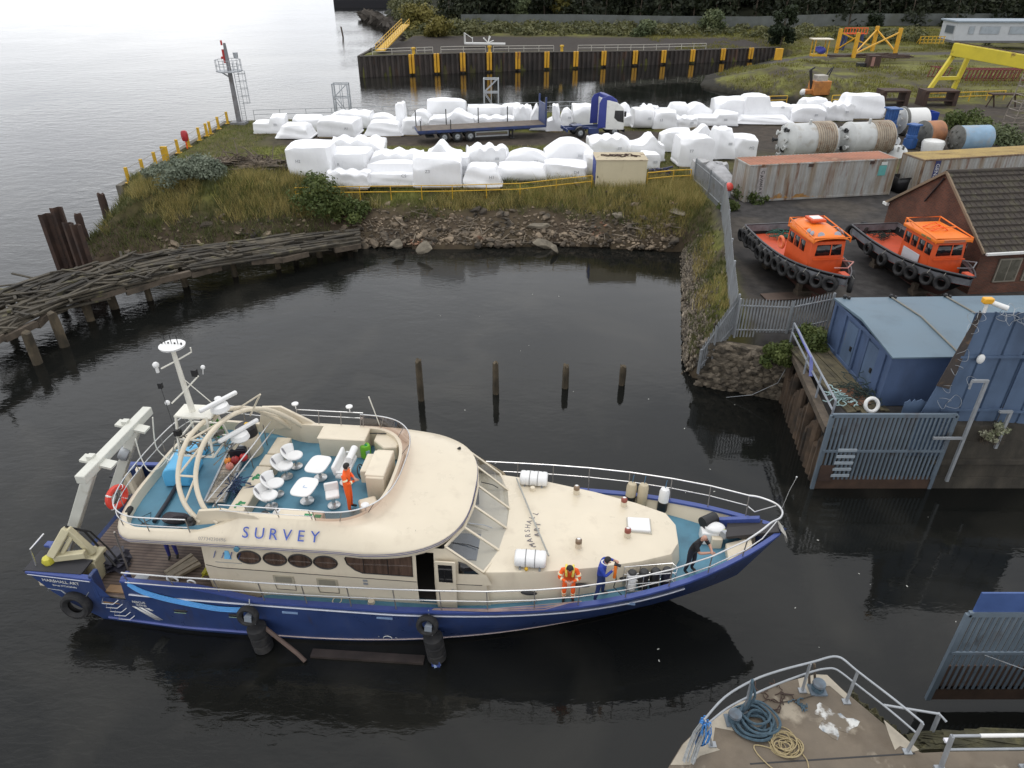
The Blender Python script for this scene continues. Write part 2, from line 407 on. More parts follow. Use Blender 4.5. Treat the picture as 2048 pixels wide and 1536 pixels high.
n1,n2,n3=fbm(XX*.25,YY*.25,1),fbm(XX*.9,YY*.9,5),fbm(XX*.08,YY*.08,8)
sm=lambda v,a,b:np.clip((v-a)/(b-a),0,1)
col=np.zeros(XX.shape+(3,))+np.array((.085,.078,.030))
col=lerp3(col,(.125,.128,.030),sm(n1,.4,.65));col=lerp3(col,(.07,.055,.036),sm(n2,.55,.78))
bank=(WW>1.2)&(DD<WW*1.05)&(YY<70)
col=lerp3(col,(.062,.046,.032),np.where(bank,sm(1-DD/WW,.2,.5)*.95,0))
# worn track between the wrapped loads, spreading into the yard to the east
trk=sm(3.0-np.abs(YY-74.5-.012*XX+(n1-.5)*3.0),-.5,.9)*sm(XX,-27,-22)
trk=np.maximum(trk,sm(XX,15+(n1-.5)*4,20)*sm(YY,61.5,70)*sm(96-YY,0,3)*(1-.8*sm(n1,.5,.62)*sm(YY,80,84)))
yard=sm(XX-11.4-(YY-33)*.155,.4,1.0)*sm(61.5-YY,-1,1)
col=lerp3(col,(.055,.046,.038),trk);col=lerp3(col,(.070,.055,.042),trk*sm(n1,.5,.75)*.8)
col=lerp3(col,(.050,.047,.046),yard);col=lerp3(col,(.085,.074,.062),yard*sm(n1,.55,.7)*.7)
far_apron=sm(XX,-26,-24)*sm(YY-139-.31*(XX+27),0,2)*sm(178-YY+(n1-.5)*8,0,3)*sm(55+n1*12-XX,0,6)
col=lerp3(col,(.046,.039,.034),far_apron)
road=sm(3.2-np.abs(YY-150-.12*(XX-45)+(n3-.5)*6),0,1.2)*sm(XX,42,48)
col=lerp3(col,(.085,.077,.068),road)
slip=sm(XX,30,34)*sm(YY,97,99)*sm(150-YY,0,3)*(1-road)
col=lerp3(col,(.15,.15,.04),slip*sm(n1,.42,.6)*.75);col=lerp3(col,(.062,.052,.042),slip*sm(n2,.5,.62)*.8)
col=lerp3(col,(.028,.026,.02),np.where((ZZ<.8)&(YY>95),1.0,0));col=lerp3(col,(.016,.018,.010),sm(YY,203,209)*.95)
m_ground=M('ground',(.1,.1,.1),.95,var=.38,scale=1.6,bump=.8,bscale=3.0,spec=.2,attr='albedo')
me=raw_mesh('ground',np.stack([XX,YY,ZZ],-1).reshape(-1,3),Q,m_ground)
ca=me.color_attributes.new('albedo','FLOAT_COLOR','POINT')
ca.data.foreach_set('color',np.concatenate([col,np.ones(XX.shape+(1,))],-1).astype(np.float32).ravel())
me.polygons.foreach_set('use_smooth',[True]*len(me.polygons))
tag(link_mesh('ground',me),kind='structure')
# ---- grass and weeds nobody could count
def scatter(n,x0,x1,y0,y1,keep,seed):
 g=np.random.default_rng(seed);x=g.uniform(x0,x1,n);y=g.uniform(y0,y1,n);d,wd=land(x,y);z=height(x,y)
 k=keep(x,y,d,wd,z)&(z>.55)&(d>.35);return x[k],y[k],z[k]
no_track=lambda x,y:~((np.abs(y-74.5)<3.6)&(x>-25))&~((x>15)&(y>60)&(y<97))&~((x>11.2+(y-33)*.155)&(y<62))
g_ochre=leaf_mat('dry grass blade',(.20,.16,.045),(.50,.42,.17));g_green=leaf_mat('green grass blade',(.085,.115,.025),(.20,.215,.06))
g_dark=leaf_mat('dark weed leaf',(.055,.072,.026),(.15,.15,.055))
bankside=lambda x,y,d,wd:(d>wd*np.where(x>-13,.56,.4))&(y<60)
kk=lambda s_,lo,hi,sc=.22:(lambda x,y:(lambda v:(v>lo)&(v<hi))(fbm(x*sc,y*sc,s_)))
def add_grass(name,mat_,sets):
 V,F,T=[],[],[];off=0
 for(x,y,z),h,wd,ln,per,sp,sd_ in sets:
  hh=h*(.6+.8*np.random.default_rng(sd_).random(len(x)));v,f,t=blades(x,y,z,hh,wd,ln,sd_,per,sp)
  V.append(v);F.append(f+off);T.append(t);off+=len(v)
 tag(link_mesh(name,raw_mesh(name,np.concatenate(V),np.concatenate(F),mat_,np.concatenate(T))),kind='stuff')
A=kk(41,.5,2);Bk=kk(57,.46,2,.3)
add_grass('dry_tall_grass',g_ochre,[
 (scatter(11000,-30,15,49,60.5,lambda x,y,d,wd,z:bankside(x,y,d,wd)&no_track(x,y)&(A(x,y)|((x>-22)&(x<-12)&(y<58))),1),.68,.014,.6,8,.16,2),
 (scatter(4200,9.3,15.5,32,61,lambda x,y,d,wd,z:(d>.7)&(x<11.0+(y-33)*.155+.5)&A(x,y),3),.5,.013,.5,7,.12,4),
 (scatter(1800,-31,16,58,84,lambda x,y,d,wd,z:no_track(x,y)&A(x,y),5),.25,.016,.6,6,.2,6)])
add_grass('green_grass',g_green,[
 (scatter(9000,-31.5,16,48,61,lambda x,y,d,wd,z:bankside(x,y,d,wd)&no_track(x,y)&Bk(x,y),7),.45,.016,.6,7,.15,8),
 (scatter(16000,-31.5,16,58,90,lambda x,y,d,wd,z:no_track(x,y),9),.17,.02,.7,6,.22,10),
 (scatter(1500,9.3,15.8,33,62,lambda x,y,d,wd,z:(d>1.0)&(x<11.2+(y-33)*.155+.6),11),.4,.014,.6,6,.12,12)])
add_grass('dark_weeds',g_dark,[
 (scatter(10000,-31.5,15.5,45.5,60,lambda x,y,d,wd,z:(d>wd*np.where(x>-13,.42,.12))&no_track(x,y)&(~Bk(x,y)|(x<-14)),13),.42,.028,.8,7,.2,14),
 (scatter(3600,9.2,15.5,31,61,lambda x,y,d,wd,z:(d>.35)&(x<11.2+(y-33)*.155+.6)&~A(x,y),15),.3,.024,.7,6,.12,16)])
add_grass('rough_meadow_grass',leaf_mat('meadow blade',(.10,.11,.022),(.24,.215,.055)),[
 (scatter(15000,30,105,98,200,lambda x,y,d,wd,z:(np.abs(y-150-.12*(x-45))>4)&(fbm(x*.1,y*.1,77)>.46),17),.38,.06,.6,5,.5,18)])
# scrub belt in front of the far fence, and the wood behind it
g=np.random.default_rng(5);bl=[]
for i in range(430):
 x=g.uniform(-16,140);y=g.uniform(178,200)-max(0,(x-40))*.13;r=g.uniform(.6,1.9)
 if x>42 and g.random()<.45:continue
 bl.append((x,y,ground_z(x,y)+r*.35,r*1.3,r*1.2,r*.8))
for i in range(150):
 y=g.uniform(176,330);x0_=float(np.interp(y,[165,195,315,430],[-25,-28,-49,-59]));x=x0_+1.5+abs(g.normal())*9;r=g.uniform(.8,2.4)
 bl.append((x,y,ground_z(x,y)+r*.3,r*1.3,r*1.3,r*.8))
v,f,t=leaves(bl,44000,.36,.5,3)
tag(link_mesh('scrub',raw_mesh('scrub',v,f,leaf_mat('scrub leaf',(.04,.05,.018),(.17,.165,.07)),t)),kind='stuff')
bl=[];tr=MB()
for i in range(300):
 x=g.uniform(-17,170)if i<240 else g.uniform(170,260);y=g.uniform(208,250)-max(0,x-60)*.12;H=g.uniform(8,17)*(.75 if y<214 else 1.15);z0=ground_z(x,y)
 tr.tube([(x,y,z0-.3),(x+g.normal()*.2,y,z0+H*.4),(x+g.normal()*.5,y,z0+H*.8)],.24,6,taper=.07)
 for k in range(12):
  a,q=g.uniform(0,6.28),g.uniform(.02,1)**1.3;r=H*.17*(1.25-.5*q)+.6
  bl.append((x+math.cos(a)*r*.9,y+math.sin(a)*r*.9,z0+H*q*.92+.4,r,r,r*.75))
v,f,t=leaves(bl,170000,.55,.35,4,.35)
wd_=link_mesh('wood',raw_mesh('wood',v,f,leaf_mat('woodland leaf',(.007,.012,.007),(.042,.050,.024)),t));tag(wd_,kind='stuff')
wt=tr.build('wood_trunks',wood_old);tag(wt,kind='stuff')
def tree(name,label,x,y,H,wdt,mats,n=2600,size=.28,seed=1,group=None,cat='tree',z=None,low=.1,flat=.3):
 g_=np.random.default_rng(seed);z=ground_z(x,y)if z is None else z
 root=thing(name,label,cat,(x,y,z),0,group);tm=MB();bl_=[]
 for k in range(3 if cat=='bush' else 1):
  ox,oy=g_.normal()*.25*wdt*(cat=='bush'),g_.normal()*.25*wdt*(cat=='bush')
  tm.tube([(0,0,-.2),(ox*.5,oy*.5,H*.4),(ox,oy,H*.8)],.02*H+.02,6,taper=.01*H)
 for k in range(16):
  q=g_.uniform(low,1);a=g_.uniform(0,6.28);rr=wdt*(1.05-.75*abs(q-.35))*g_.uniform(.2,.9)
  p=(math.cos(a)*rr,math.sin(a)*rr,H*q*.9);s_=wdt*g_.uniform(.3,.55)
  bl_.append((*p,s_,s_,s_*.75));tm.tube([(0,0,H*q*.5),p],.008*H+.008,5,taper=.008)
 tm.build('trunk',wood_old,root)
 v_,f_,t_=leaves(bl_,n,size,flat,seed,.4);link_mesh('crown',raw_mesh('crown',v_,f_,mats,t_),root)
 return root
lf_grey=leaf_mat('grey willow leaf',(.085,.11,.075),(.24,.27,.20));lf_mid=leaf_mat('bramble leaf',(.038,.062,.016),(.13,.155,.045))
lf_yel=leaf_mat('yellow green leaf',(.11,.105,.025),(.24,.205,.06));lf_drk=leaf_mat('dark conifer leaf',(.010,.018,.009),(.03,.042,.018))
lf_lit=leaf_mat('pale bush leaf',(.06,.085,.04),(.15,.17,.08))
for x_,y_,h_,w_,sd_,lb in((G(310,425,3.6).x,54.3,1.9,1.9,1,'grey green willow bush, the left one on the mound beside the river'),
  (G(380,400,3.6).x,55.6,1.7,1.5,2,'grey green willow bush right of a bigger one on the grassy mound'),
  (G(255,420,3.3).x,55.5,1.2,1.2,3,'low grey green bush nearest the yellow riverside posts')):
 tree('willow_bush',lb,x_,y_,h_,w_,lf_grey,3600,.10,sd_,'willow bushes on the mound','bush')
for i,(p_,h_,w_,lb)in enumerate((((640,392),2.3,2.4,'large green bush in front of the yellow rail end'),((700,398),1.5,1.7,'smaller green bush beside the large one at the yellow rail end'),
  ((1500,398),.9,1.3,'dark green bush at the left end of the orange topped container'),((1555,700),.9,.8,'green bush on the stone wall below the palisade corner'),
  ((1620,690),.7,1.0,'green bush between the palisade and the blue container hut'),((1455,420),.7,.7,'ragged bush just inside the pale sheet fence'))):
 q_=G(*p_,3.0);tree('bramble_bush',lb,q_.x,q_.y,h_,w_,lf_mid,3000,.085 if i>2 else .12,10+i,None,'bush',z=max(2.3,ground_z(q_.x,q_.y))if i in(3,4)else None)
for p_,h_,w_,mt,lb in(((835,62),5.5,4.5,lf_yel,'yellow green bush on the far bank left of the wood'),((880,75),3.5,3.5,lf_yel,'low yellow green bush at the head of the yellow gangway'),
  ((1563,82),8,3.0,lf_drk,'dark cone shaped tree in front of the far pale fence'),((1125,45),8,3.5,lf_yel,'pale green tree at the edge of the dark wood'),
  ((1425,62),4.5,3.5,lf_lit,'grey green bushy tree before the wood, right of the middle'),((1040,47),5.5,3.0,lf_lit,'silvery bush at the foot of the dark wood'),
  ((1290,70),3.0,3.0,lf_lit,'pale bush in the scrub behind the far railings'),((1930,255),1.6,2.6,lf_mid,'bright green bush behind the yellow topped container'),
  ((1990,280),1.2,2.6,lf_lit,'low grey green bush above the end of the yellow topped container'),((1745,50),3,3.2,lf_drk,'dark round bush against the far fence behind the yellow frame')):
 q_=G(*p_,3.2);tree('bush' if h_<5 else 'tree',lb,q_.x,q_.y,h_,w_,mt,2600,.16 if q_.y<90 else .34,int(p_[0]),None,'bush' if h_<5 else 'tree')
# ---- rubble along the tide line
def rock(s_,seed,n=2):
 g_=random.Random(seed);b=bmesh.new();bmesh.ops.create_icosphere(b,subdivisions=n,radius=1)
 ax=[Vector((g_.gauss(0,1),g_.gauss(0,1),g_.gauss(0,1))).normalized()for _ in range(9)]
 for v_ in b.verts:
  for a_ in ax:
   d_=v_.co.dot(a_)-.62
   if d_>0:v_.co-=a_*d_
  v_.co=Vector((v_.co.x*s_[0],v_.co.y*s_[1],v_.co.z*s_[2]))
 vs=[v_.co.copy()for v_ in b.verts];fs=[[v_.index for v_ in f_.verts]for f_ in b.faces];b.free();return vs,fs
m_rub=M('broken rubble',(.18,.14,.098),.9,var=.5,scale=.9,dirt=((.05,.042,.032),.6,.45,.62),dirt2=((.19,.10,.06),.45,.62,.66),bump=.6,island=.6)
rb=MB();g=random.Random(3)
for i in range(2300):
 x=g.uniform(-13,12.3)if g.random()<.9 else g.uniform(-26,-13);y=51.2+abs(g.gauss(0,1.75))-.1+(-.9 if x<-12 else 0)
 if x>7.5:y-=.7
 if x<-13:y=48.8+(x+22)*.3+g.uniform(0,3)
 z=ground_z(x,y)
 if z<-.5 or(z<.05 and g.random()<.4):continue
 s_=g.uniform(.05,.18)*(g.uniform(1.6,3.2)if g.random()<.13 else 1);vs,fs=rock((s_*g.uniform(.8,1.6),s_,s_*g.uniform(.4,.8)),i,1)
 Mx=Matrix.Translation((x,y,z+.02))@Euler((g.uniform(-.5,.5),g.uniform(-.5,.5),g.uniform(0,6))).to_matrix().to_4x4();rb.add([Mx@p for p in vs],fs)
tag(rb.build('shore_rubble',m_rub,smooth=False),kind='stuff')
dw=MB()
for i in range(85):
 x=g.uniform(-13,12.5);y=51.3+abs(g.gauss(.3,1.0));z=ground_z(x,y)+.12;a=g.uniform(0,3.14);L_=g.uniform(.4,2.2)
 dw.tube([(x-math.cos(a)*L_/2,y-math.sin(a)*L_/2,z+g.uniform(-.05,.2)),(x,y,z+.08),(x+math.cos(a)*L_/2,y+math.sin(a)*L_/2,z+g.uniform(-.1,.3))],g.uniform(.01,.04),5)
tag(dw.build('driftwood',M('driftwood',(.17,.14,.105),.85,var=.4,scale=1,island=.5)),kind='stuff')
m_slab=M('broken concrete slab',(.19,.165,.125),.9,var=.25,scale=2,dirt=((.07,.06,.045),1.5,.5,.75),bump=.4)
for p_,d_,r_,lb in(((795,490),(1.0,.7,.16),(.9,.1,.3),'square concrete slab leaning beside the jetty end'),((850,497),(1.25,.95,.16),(.85,-.2,-.3),'tan triangular slab dipping into the water'),
  ((1075,462),(1.7,.7,.28),(.2,.05,.1),'long flat block on top of the rubble'),((1085,480),(1.6,.8,.25),(.7,.2,.2),'block tilted below the long flat one'),
  ((1155,428),(.9,.5,.12),(.5,.5,.6),'pale slab high on the bank'),((1350,468),(1.4,.8,.2),(.35,.1,-.1),'flat slab at the foot of the right hand wall'),
  ((1235,462),(1.1,.8,.3),(.2,.2,.4),'whitish block among pale stones'),((1110,490),(1.0,.7,.25),(1.0,.3,1.2),'pointed block standing in the shallows'),((985,430),(.8,.5,.6),(.3,.2,.5),'broken brick pier stump on the bank')):
 q_=G(*p_,.7);z_=max(.25,ground_z(q_.x,max(q_.y,51.9)))
 vs,fs=rock((d_[0]*.62,d_[1]*.62,d_[2]*.9),int(p_[0]),3);o_=MB().add(vs,fs).build('concrete_slab',m_slab,loc=(q_.x,q_.y,z_+.12),smooth=False)
 o_.rotation_euler=r_;tag(o_,lb,'slab','broken slabs along the rubble shore')
# ================================================================ WALLS, JETTY, FENCES
m_conc=M('stained concrete',(.17,.155,.13),.9,var=.22,scale=.8,dirt=((.05,.045,.035),.9,.45,.75,(1,1,.4)),bump=.4)
m_algae=M('tidal quay wall',(.075,.065,.05),.85,var=.35,scale=1.2,dirt=((.022,.02,.016),.8,.4,.7,(1,1,.3)),dirt2=((.14,.125,.095),.9,.62,.8,(.3,.3,2)),bump=.5)
def wall_run(name,label,pts,z0,z1,th,mats,cat='wall',cap=None):
 b=MB()
 for p,q in zip(pts[:-1],pts[1:]):
  p,q=Vector((*p,(z0+z1)/2)),Vector((*q,(z0+z1)/2));b.bar(p,q,th,z1-z0)
 o=b.build(name,mats);tag(o,label,cat)
 return o
wall_run('quay_wall','concrete edge of the grassy quay under the yellow riverside posts',[(-31.95,83.3),(-31.75,57.3)],-1.5,3.02,.5,m_conc)
wall_run('quay_wall','long straight dock edge behind the back row of white loads',[(-32.0,83.25),(41.5,94.4)],-1.5,2.97,.5,m_conc)
qw=MB()
for z0,z1,y in((-1.5,.55,23.0),(.55,1.25,23.12),(1.25,1.45,22.98),(1.45,2.3,23.15),(2.3,2.98,23.22)):
 qw.box((17.6+6,y+.8,(z0+z1)/2),(13.2,1.6,z1-z0-.004))
tag(qw.build('quay_wall',m_algae),'stepped dark concrete quay wall below the tall blue steel sheets','wall')
# rubble stone walls
def stones(b,pts,n,seed,smin=.12,smax=.3):
 g_=random.Random(seed)
 for i in range(n):
  (x,y,z,nxx,nyy)=pts(g_);s_=g_.uniform(smin,smax);vs,fs=rock((s_*1.15,s_*.55,s_*.78),seed*999+i,1)
  Mx=Matrix.Translation((x,y,z))@Euler((g_.uniform(-.15,.15),g_.uniform(-.2,.2),math.atan2(nyy,nxx)+math.pi/2)).to_matrix().to_4x4();b.add([Mx@p for p in vs],fs)
m_stone=M('rubble masonry',(.115,.095,.07),.9,var=.6,scale=2.6,dirt=((.04,.033,.024),.8,.52,.72),dirt2=((.26,.22,.17),1.1,.56,.72),bump=.6,island=.55)
sw=MB();a_,b2_=Vector((9.62,31.55)),Vector((13.5,30.12))
sw.bar((*a_,.6),(*b2_,.6),.5,3.8);dn=Vector((b2_.y-a_.y,-(b2_.x-a_.x))).normalized()
def on_face(g_):
 t=g_.random();p=a_+(b2_-a_)*t+dn*.25;p=p+dn*.06;return(p.x,p.y,g_.uniform(-.1,2.6),dn.x,dn.y)
stones(sw,on_face,330,2,.14,.32)
tag(sw.build('stone_wall',m_stone,smooth=False),'rough stone wall facing the boat below the palisade fence','wall')
sv=MB();c_,d2_=Vector((12.7,50.0)),Vector((9.2,32.3));dv=Vector((-(c_.y-d2_.y),c_.x-d2_.x)).normalized()
def on_slope(g_):
 t=g_.random();k=abs(g_.gauss(0,.75));p=c_+(d2_-c_)*t-dv*k;p=p+Vector((dv.x,dv.y))*.25;return(p.x,p.y,max(-.1,ground_z(p.x,p.y))+.02,dv.x,dv.y)
stones(sv,on_slope,1900,5,.06,.21)
tag(sv.build('stone_revetment',m_stone,smooth=False),'long weedy bank of loose stones below the pale sheet fence','wall')
# ---- ruined timber jetty
jet=thing('ruined_jetty','collapsing curved timber jetty with broken grey planks and leaning piles','jetty',(-24,42,0))
JO=Vector((-24,42,0))
def resample(P,n=14):
 L_=[0]
 for p,q in zip(P[:-1],P[1:]):L_.append(L_[-1]+(q-p).length)
 out=[]
 for s_ in np.linspace(0,L_[-1],n):k=max(i for i in range(len(P)-1)if L_[i]<=s_+1e-6);out.append(P[k].lerp(P[k+1],(s_-L_[k])/(L_[k+1]-L_[k])))
 return out
front=resample([G(*p,z)-JO for p,z in(((-60,702),2.0),((0,668),2.0),((61,642),1.95),((120,600),1.9),((219,580),1.9),((284,561),1.85),((376,541),1.8),((458,521),1.7),((547,513),1.5),((640,498),1.2),((720,486),1.0))])
back=resample([G(*p,z)-JO for p,z in(((-60,612),2.1),((0,583),2.1),((109,551),2.0),((154,536),2.0),((239,514),2.0),((342,497),1.9),((513,481),1.7),((600,470),1.5),((720,459),1.3))])
def along(pl,t):
 k=min(len(pl)-2,int(t*(len(pl)-1)));return pl[k].lerp(pl[k+1],t*(len(pl)-1)-k)
g=random.Random(12);pk=MB()
for i in range(470):
 w_=g.random();t=g.uniform(0,.78)if g.random()<.88 else g.uniform(.7,.95);dl=g.uniform(.08,.22)
 if t>.62 and g.random()<.55:continue
 p,q=along(front,t).lerp(along(back,t),w_),along(front,min(1,t+dl)).lerp(along(back,min(1,t+dl)),min(1,max(0,w_+g.gauss(0,.035 if t>.28 else .2))))
 if vnoise(np.array([t*9]),np.array([w_*2.5]),5)[0]>.66:continue
 dz=g.uniform(-.1,.1)if t>.28 else g.uniform(-.25,.22);pk.bar(p+Vector((0,0,dz)),q+Vector((0,0,dz+g.gauss(0,.1))),g.uniform(.16,.34),g.uniform(.06,.12))
for i in range(60):
 t=g.uniform(.02,.7);p=along(front,t).lerp(along(back,t),g.random());a=g.uniform(0,6.28);L_=g.uniform(1,3)
 pk.bar(p+Vector((0,0,.15)),p+Vector((math.cos(a)*L_,math.sin(a)*L_*.5,g.uniform(.1,.5))),.15,.06)
pk.build('planking',M('old jetty planks',(.060,.051,.036),.88,var=.55,scale=1.6,dirt=((.022,.019,.015),.9,.45,.7),dirt2=((.16,.15,.06),.8,.60,.76),bump=.6,island=.5),jet,smooth=False)
bm_=MB()
for k in range(13):
 if k not in(3,8,11):bm_.bar(front[k]-Vector((0,0,.25+.1*(k%3))),front[k+1]-Vector((0,0,.2+.12*(k%2))),.28,.34)
 bm_.bar(back[k]-Vector((0,0,.3)),back[k+1]-Vector((0,0,.3)),.28,.32)
for t in(.1,.2,.3,.4,.5,.6):bm_.bar(along(front,t)-Vector((0,0,.45)),along(back,t)-Vector((0,0,.45)),.25,.28)
bm_.build('beam',wood_old,jet,smooth=False)
m_pile=M('tidal timber pile',(.10,.078,.05),.9,var=.4,scale=2.2,dirt=((.02,.018,.013),1.0,.42,.7,(1,1,.5)),bump=.6)
def pile(b,p,h,r,lean=(0,0),n=9,seed=0):
 g_=random.Random(seed);rings=[]
 for i in range(7):
  z=-1.2+(h+1.2)*i/6;rr=r*(1+g_.uniform(-.08,.08))*(.88 if i==6 else 1)
  rings.append([(p[0]+lean[0]*(z+1)+rr*(1+.12*math.sin(3*a+seed))*math.cos(a),p[1]+lean[1]*(z+1)+rr*math.sin(a),z+(g_.uniform(-.12,.08)if i==6 else 0))for a in(6.2832*j/n for j in range(n))])
 return b.loft(rings)
for i,(p_,h)in enumerate((((75,727),1.9),((130,692),2.1),((182,640),1.8),((232,616),1.7),((300,600),2.0),((372,572),2.1),((470,552),2.2),((556,537),1.7),((592,520),1.2),((640,514),1.3),((690,500),1.6),((712,502),1.2),((205,570),1.6),((120,600),1.7),((20,660),1.7),((270,545),1.6))):
 q_=G(*p_,0)-JO;pile(MB(),(q_.x,q_.y),h,.26 if p_[0]<240 else .2,(g.uniform(-.05,.02),g.uniform(-.03,.03)),seed=i).build('pile',m_pile,jet)
for i,(p_,h,lb)in enumerate((((843,800),2.25,'tallest of the four old timber posts in the water, far left of them'),((992,787),1.8,'second old timber post from the left, standing in the basin'),
  ((1130,775),1.3,'third old timber post from the left, with a rotten split top'),((1243,769),1.1,'shortest pale topped timber post, right end of the row of four'))):
 q_=G(*p_,0);o_=pile(MB(),(0,0),h,.165,(.0,0),10,i+30).build('timber_post',m_pile,loc=q_);tag(o_,lb,'post','old timber posts in the basin')
# rusty sheet pile stubs by the jetty
def zpile(b,p,w_,z0,z1,d=.35,a=0.0,n=2):
 x0=0;pts=[]
 for k in range(n):
  for dx,dy in((0,0),(.3,0),(.45,d),(.85,d),(1.0,0)):pts.append(((k+dx)*w_,dy))
 ca_,sa_=math.cos(a),math.sin(a);R1=[(p[0]+x*ca_-y*sa_,p[1]+x*sa_+y*ca_)for x,y in pts]
 t_=.05;N_=(-sa_*t_,ca_*t_)
 ring=lambda z:[(x,y,z)for x,y in R1]+[(x+N_[0],y+N_[1],z)for x,y in R1[::-1]]
 b.loft([ring(z0),ring(z1)])
for i,(x,y,h,a,lb)in enumerate(((-31.9,46.7,4.0,.1,'tall rusty sheet pile, left one of three by the jetty'),(-31.1,46.9,4.4,-.05,'tallest rusty sheet pile, in the middle of three by the jetty'),(-30.2,46.3,3.6,-.5,'rusty sheet pile folded inwards, nearest the grassy mound'))):
 b=MB();zpile(b,(0,0),.82,-2,h,.34,a,1 if i<2 else 2);o_=b.build('sheet_pile',rust,loc=(x,y,0),smooth=False);tag(o_,lb,'pile','rusty sheet piles by the jetty')
for p_,lb in(((205,400),'short dark mooring stump on the mound edge'),((158,440),'broken stump at the water edge of the mound')):
 q_=G(*p_,2.6);o_=pile(MB(),(0,0),.9,.28,seed=int(p_[0])).build('mooring_stump',rust,loc=(q_.x,q_.y,2.2));tag(o_,lb,'post')
# ---- railings
def railing(name,label,pts,h,mats,post=2.0,rails=(1.0,.55),r=.035,cat='railing',flat=None,group=None):
 """pts are foot points; every post is a part"""
 o=Vector(pts[0]);root=thing(name,label,cat,o,0,group);P=[Vector(p)-o for p in pts];rb_=MB()
 for k in rails:rb_.tube([p+Vector((0,0,h*k))for p in P],r,6)
 rb_.build('rail',mats,root)
 for a,b in zip(P[:-1],P[1:]):
  n=max(1,round((b-a).length/post))
  for i in range(n+(b is P[-1])):
   p=a.lerp(b,i/n);(MB().bar(p-Vector((0,0,.1)),p+Vector((0,0,h)),*flat)if flat else MB().tube([p-Vector((0,0,.1)),p+Vector((0,0,h))],r,6)).build('post',mats,root)
 return root
def zg(x,y):return Vector((x,y,max(2.6,ground_z(x,y))))
railing('yellow_railing','long bent yellow pipe railing in front of the front row of white loads',[zg(*G(x,y,3).xy)for x,y in((592,391),(720,388),(905,386),(1040,382),(1183,376))],1.0,yellow,2.4,r=.036)
railing('yellow_railing','short yellow pipe railing right of the cream box',[zg(*G(x,y,3).xy)for x,y in((1293,372),(1345,367),(1380,365))],1.05,yellow,2.2,r=.045)
rv=thing('riverside_railing','row of flat yellow posts with wires along the river edge','railing',(-31.3,58,3))
pys=[58.2,60.9,63.4,65.5,68.3,70.8,73.6,75.6,76.6,79.0,81.8]
for i,y in enumerate(pys):
 (MB().box((0,y-58,.62),(.24 if i!=3 else .6,.2,1.25)).box((0,y-58,.03),(.5,.5,.06))if True else 0).build('post',yellow,rv,bevel=.02)
rw=MB()
for z in(1.12,.6):rw.tube([(0,y-58,z-.04*(i%2))for i,y in enumerate(pys)],.022,5)
rw.build('wire',M('grey wire rope',(.3,.28,.24),.6),rv)
rl=thing('lifebuoy_housing','red lifebuoy housing on an orange post by the river','lifebuoy box',(-31.15,70.0,3.0))
MB().cyl((0,0,0),(0,0,.8),.07).build('post',orange_paint,rl)
MB().loft([[(.3*k*math.copysign(abs(math.cos(a))**.6,math.cos(a)),y,1.2+.5*k*math.copysign(abs(math.sin(a))**.7,math.sin(a)))for a in np.linspace(0,6.2832,21)[:-1]]for y,k in((.14,.9),(.1,1),(-.12,1),(-.18,.75))]).build('case',M('red plastic',(.42,.03,.04),.4),rl)
railing('dock_railing','thin grey railing along the dock edge behind the white loads',[(-29,83.9,3),(-12,86.4,3),(10,89.7,3)],1.05,galv,3.0,r=.03)
railing('dock_railing','yellow railing along the dock edge right of the white loads',[(29.5,92.6,3),(34,93.3,3)],1.05,yellow,2.0,r=.05)
railing('dock_railing','yellow railing between the white loads and the brown tables',[(39.5,93.2,3),(45,94.2,3)],1.1,yellow,2.6,r=.06)
railing('dock_railing','yellow railing behind the rusty trestle table',[(52,94.6,3),(58,95.8,3),(63,96.8,3)],1.1,yellow,2.6,r=.06)
# ---- palisade and sheet fences
m_pal=M('grey palisade steel',(.27,.285,.30),.5,metal=.3,var=.2,scale=2,dirt=((.15,.12,.09),1.1,.55,.8))
def palisade(name,label,pts,z0s,hs,step=.155,mats=m_pal,cat='fence',w=.075):
 o=Vector((*pts[0],z0s[0]));root=thing(name,label,cat,o);b,rl_=MB(),MB();L_=0
 for k in range(len(pts)-1):
  a,c=Vector((*pts[k],z0s[k]))-o,Vector((*pts[k+1],z0s[k+1]))-o;n=max(2,int((c-a).length/step));d=(c-a).normalized();nn=Vector((-d.y,d.x,0)).normalized()*.012
  for i in range(n+1):
   t=i/n;p=a.lerp(c,t);h=hs[k]+(hs[k+1]-hs[k])*t;dd=Vector((d.x,d.y,0)).normalized()*w/2;tp=Vector((0,0,h));s_=Vector((0,0,h-.12))
   fr=[p-dd,p+dd,p+dd+s_,p+tp,p-dd+s_];b.loft([[q+nn for q in fr],[q-nn for q in fr]])
  for f in(.2,.82):
   rl_.bar(a+Vector((0,0,hs[k]*f))-nn*3,c+Vector((0,0,hs[k+1]*f))-nn*3,.05,.05)
  for p,h in((a,hs[k]),(c,hs[k+1])):rl_.bar(p-nn*6,p-nn*6+Vector((0,0,h)),.09,.09)
 b.build('pales',mats,root,smooth=False);rl_.build('rails',mats,root,smooth=False);return root
palisade('palisade_fence','grey palisade fence beside the grey sacks and the left container',[(14.75,57.6),(15.05,54),(15.25,50.6)],[3,3,3],[2.1,2.1,2.1],.17)
palisade('palisade_fence','grey palisade fence across the yard on the stone wall',[(11.0,31.35),(13.5,31.3),(15.7,31.9)],[2.75,2.75,3],[2.1,2.0,1.9])
palisade('palisade_fence','leaning blue grey palisade running down the bank to the water',[(9.35,30.95),(10.0,31.2),(10.95,31.55)],[.9,1.6,2.8],[1.4,1.9,2.2],.15,m_pal)
shf=thing('sheet_fence','pale grey galvanised sheet fence along the top of the stony bank','fence',(15.2,50.5,3))
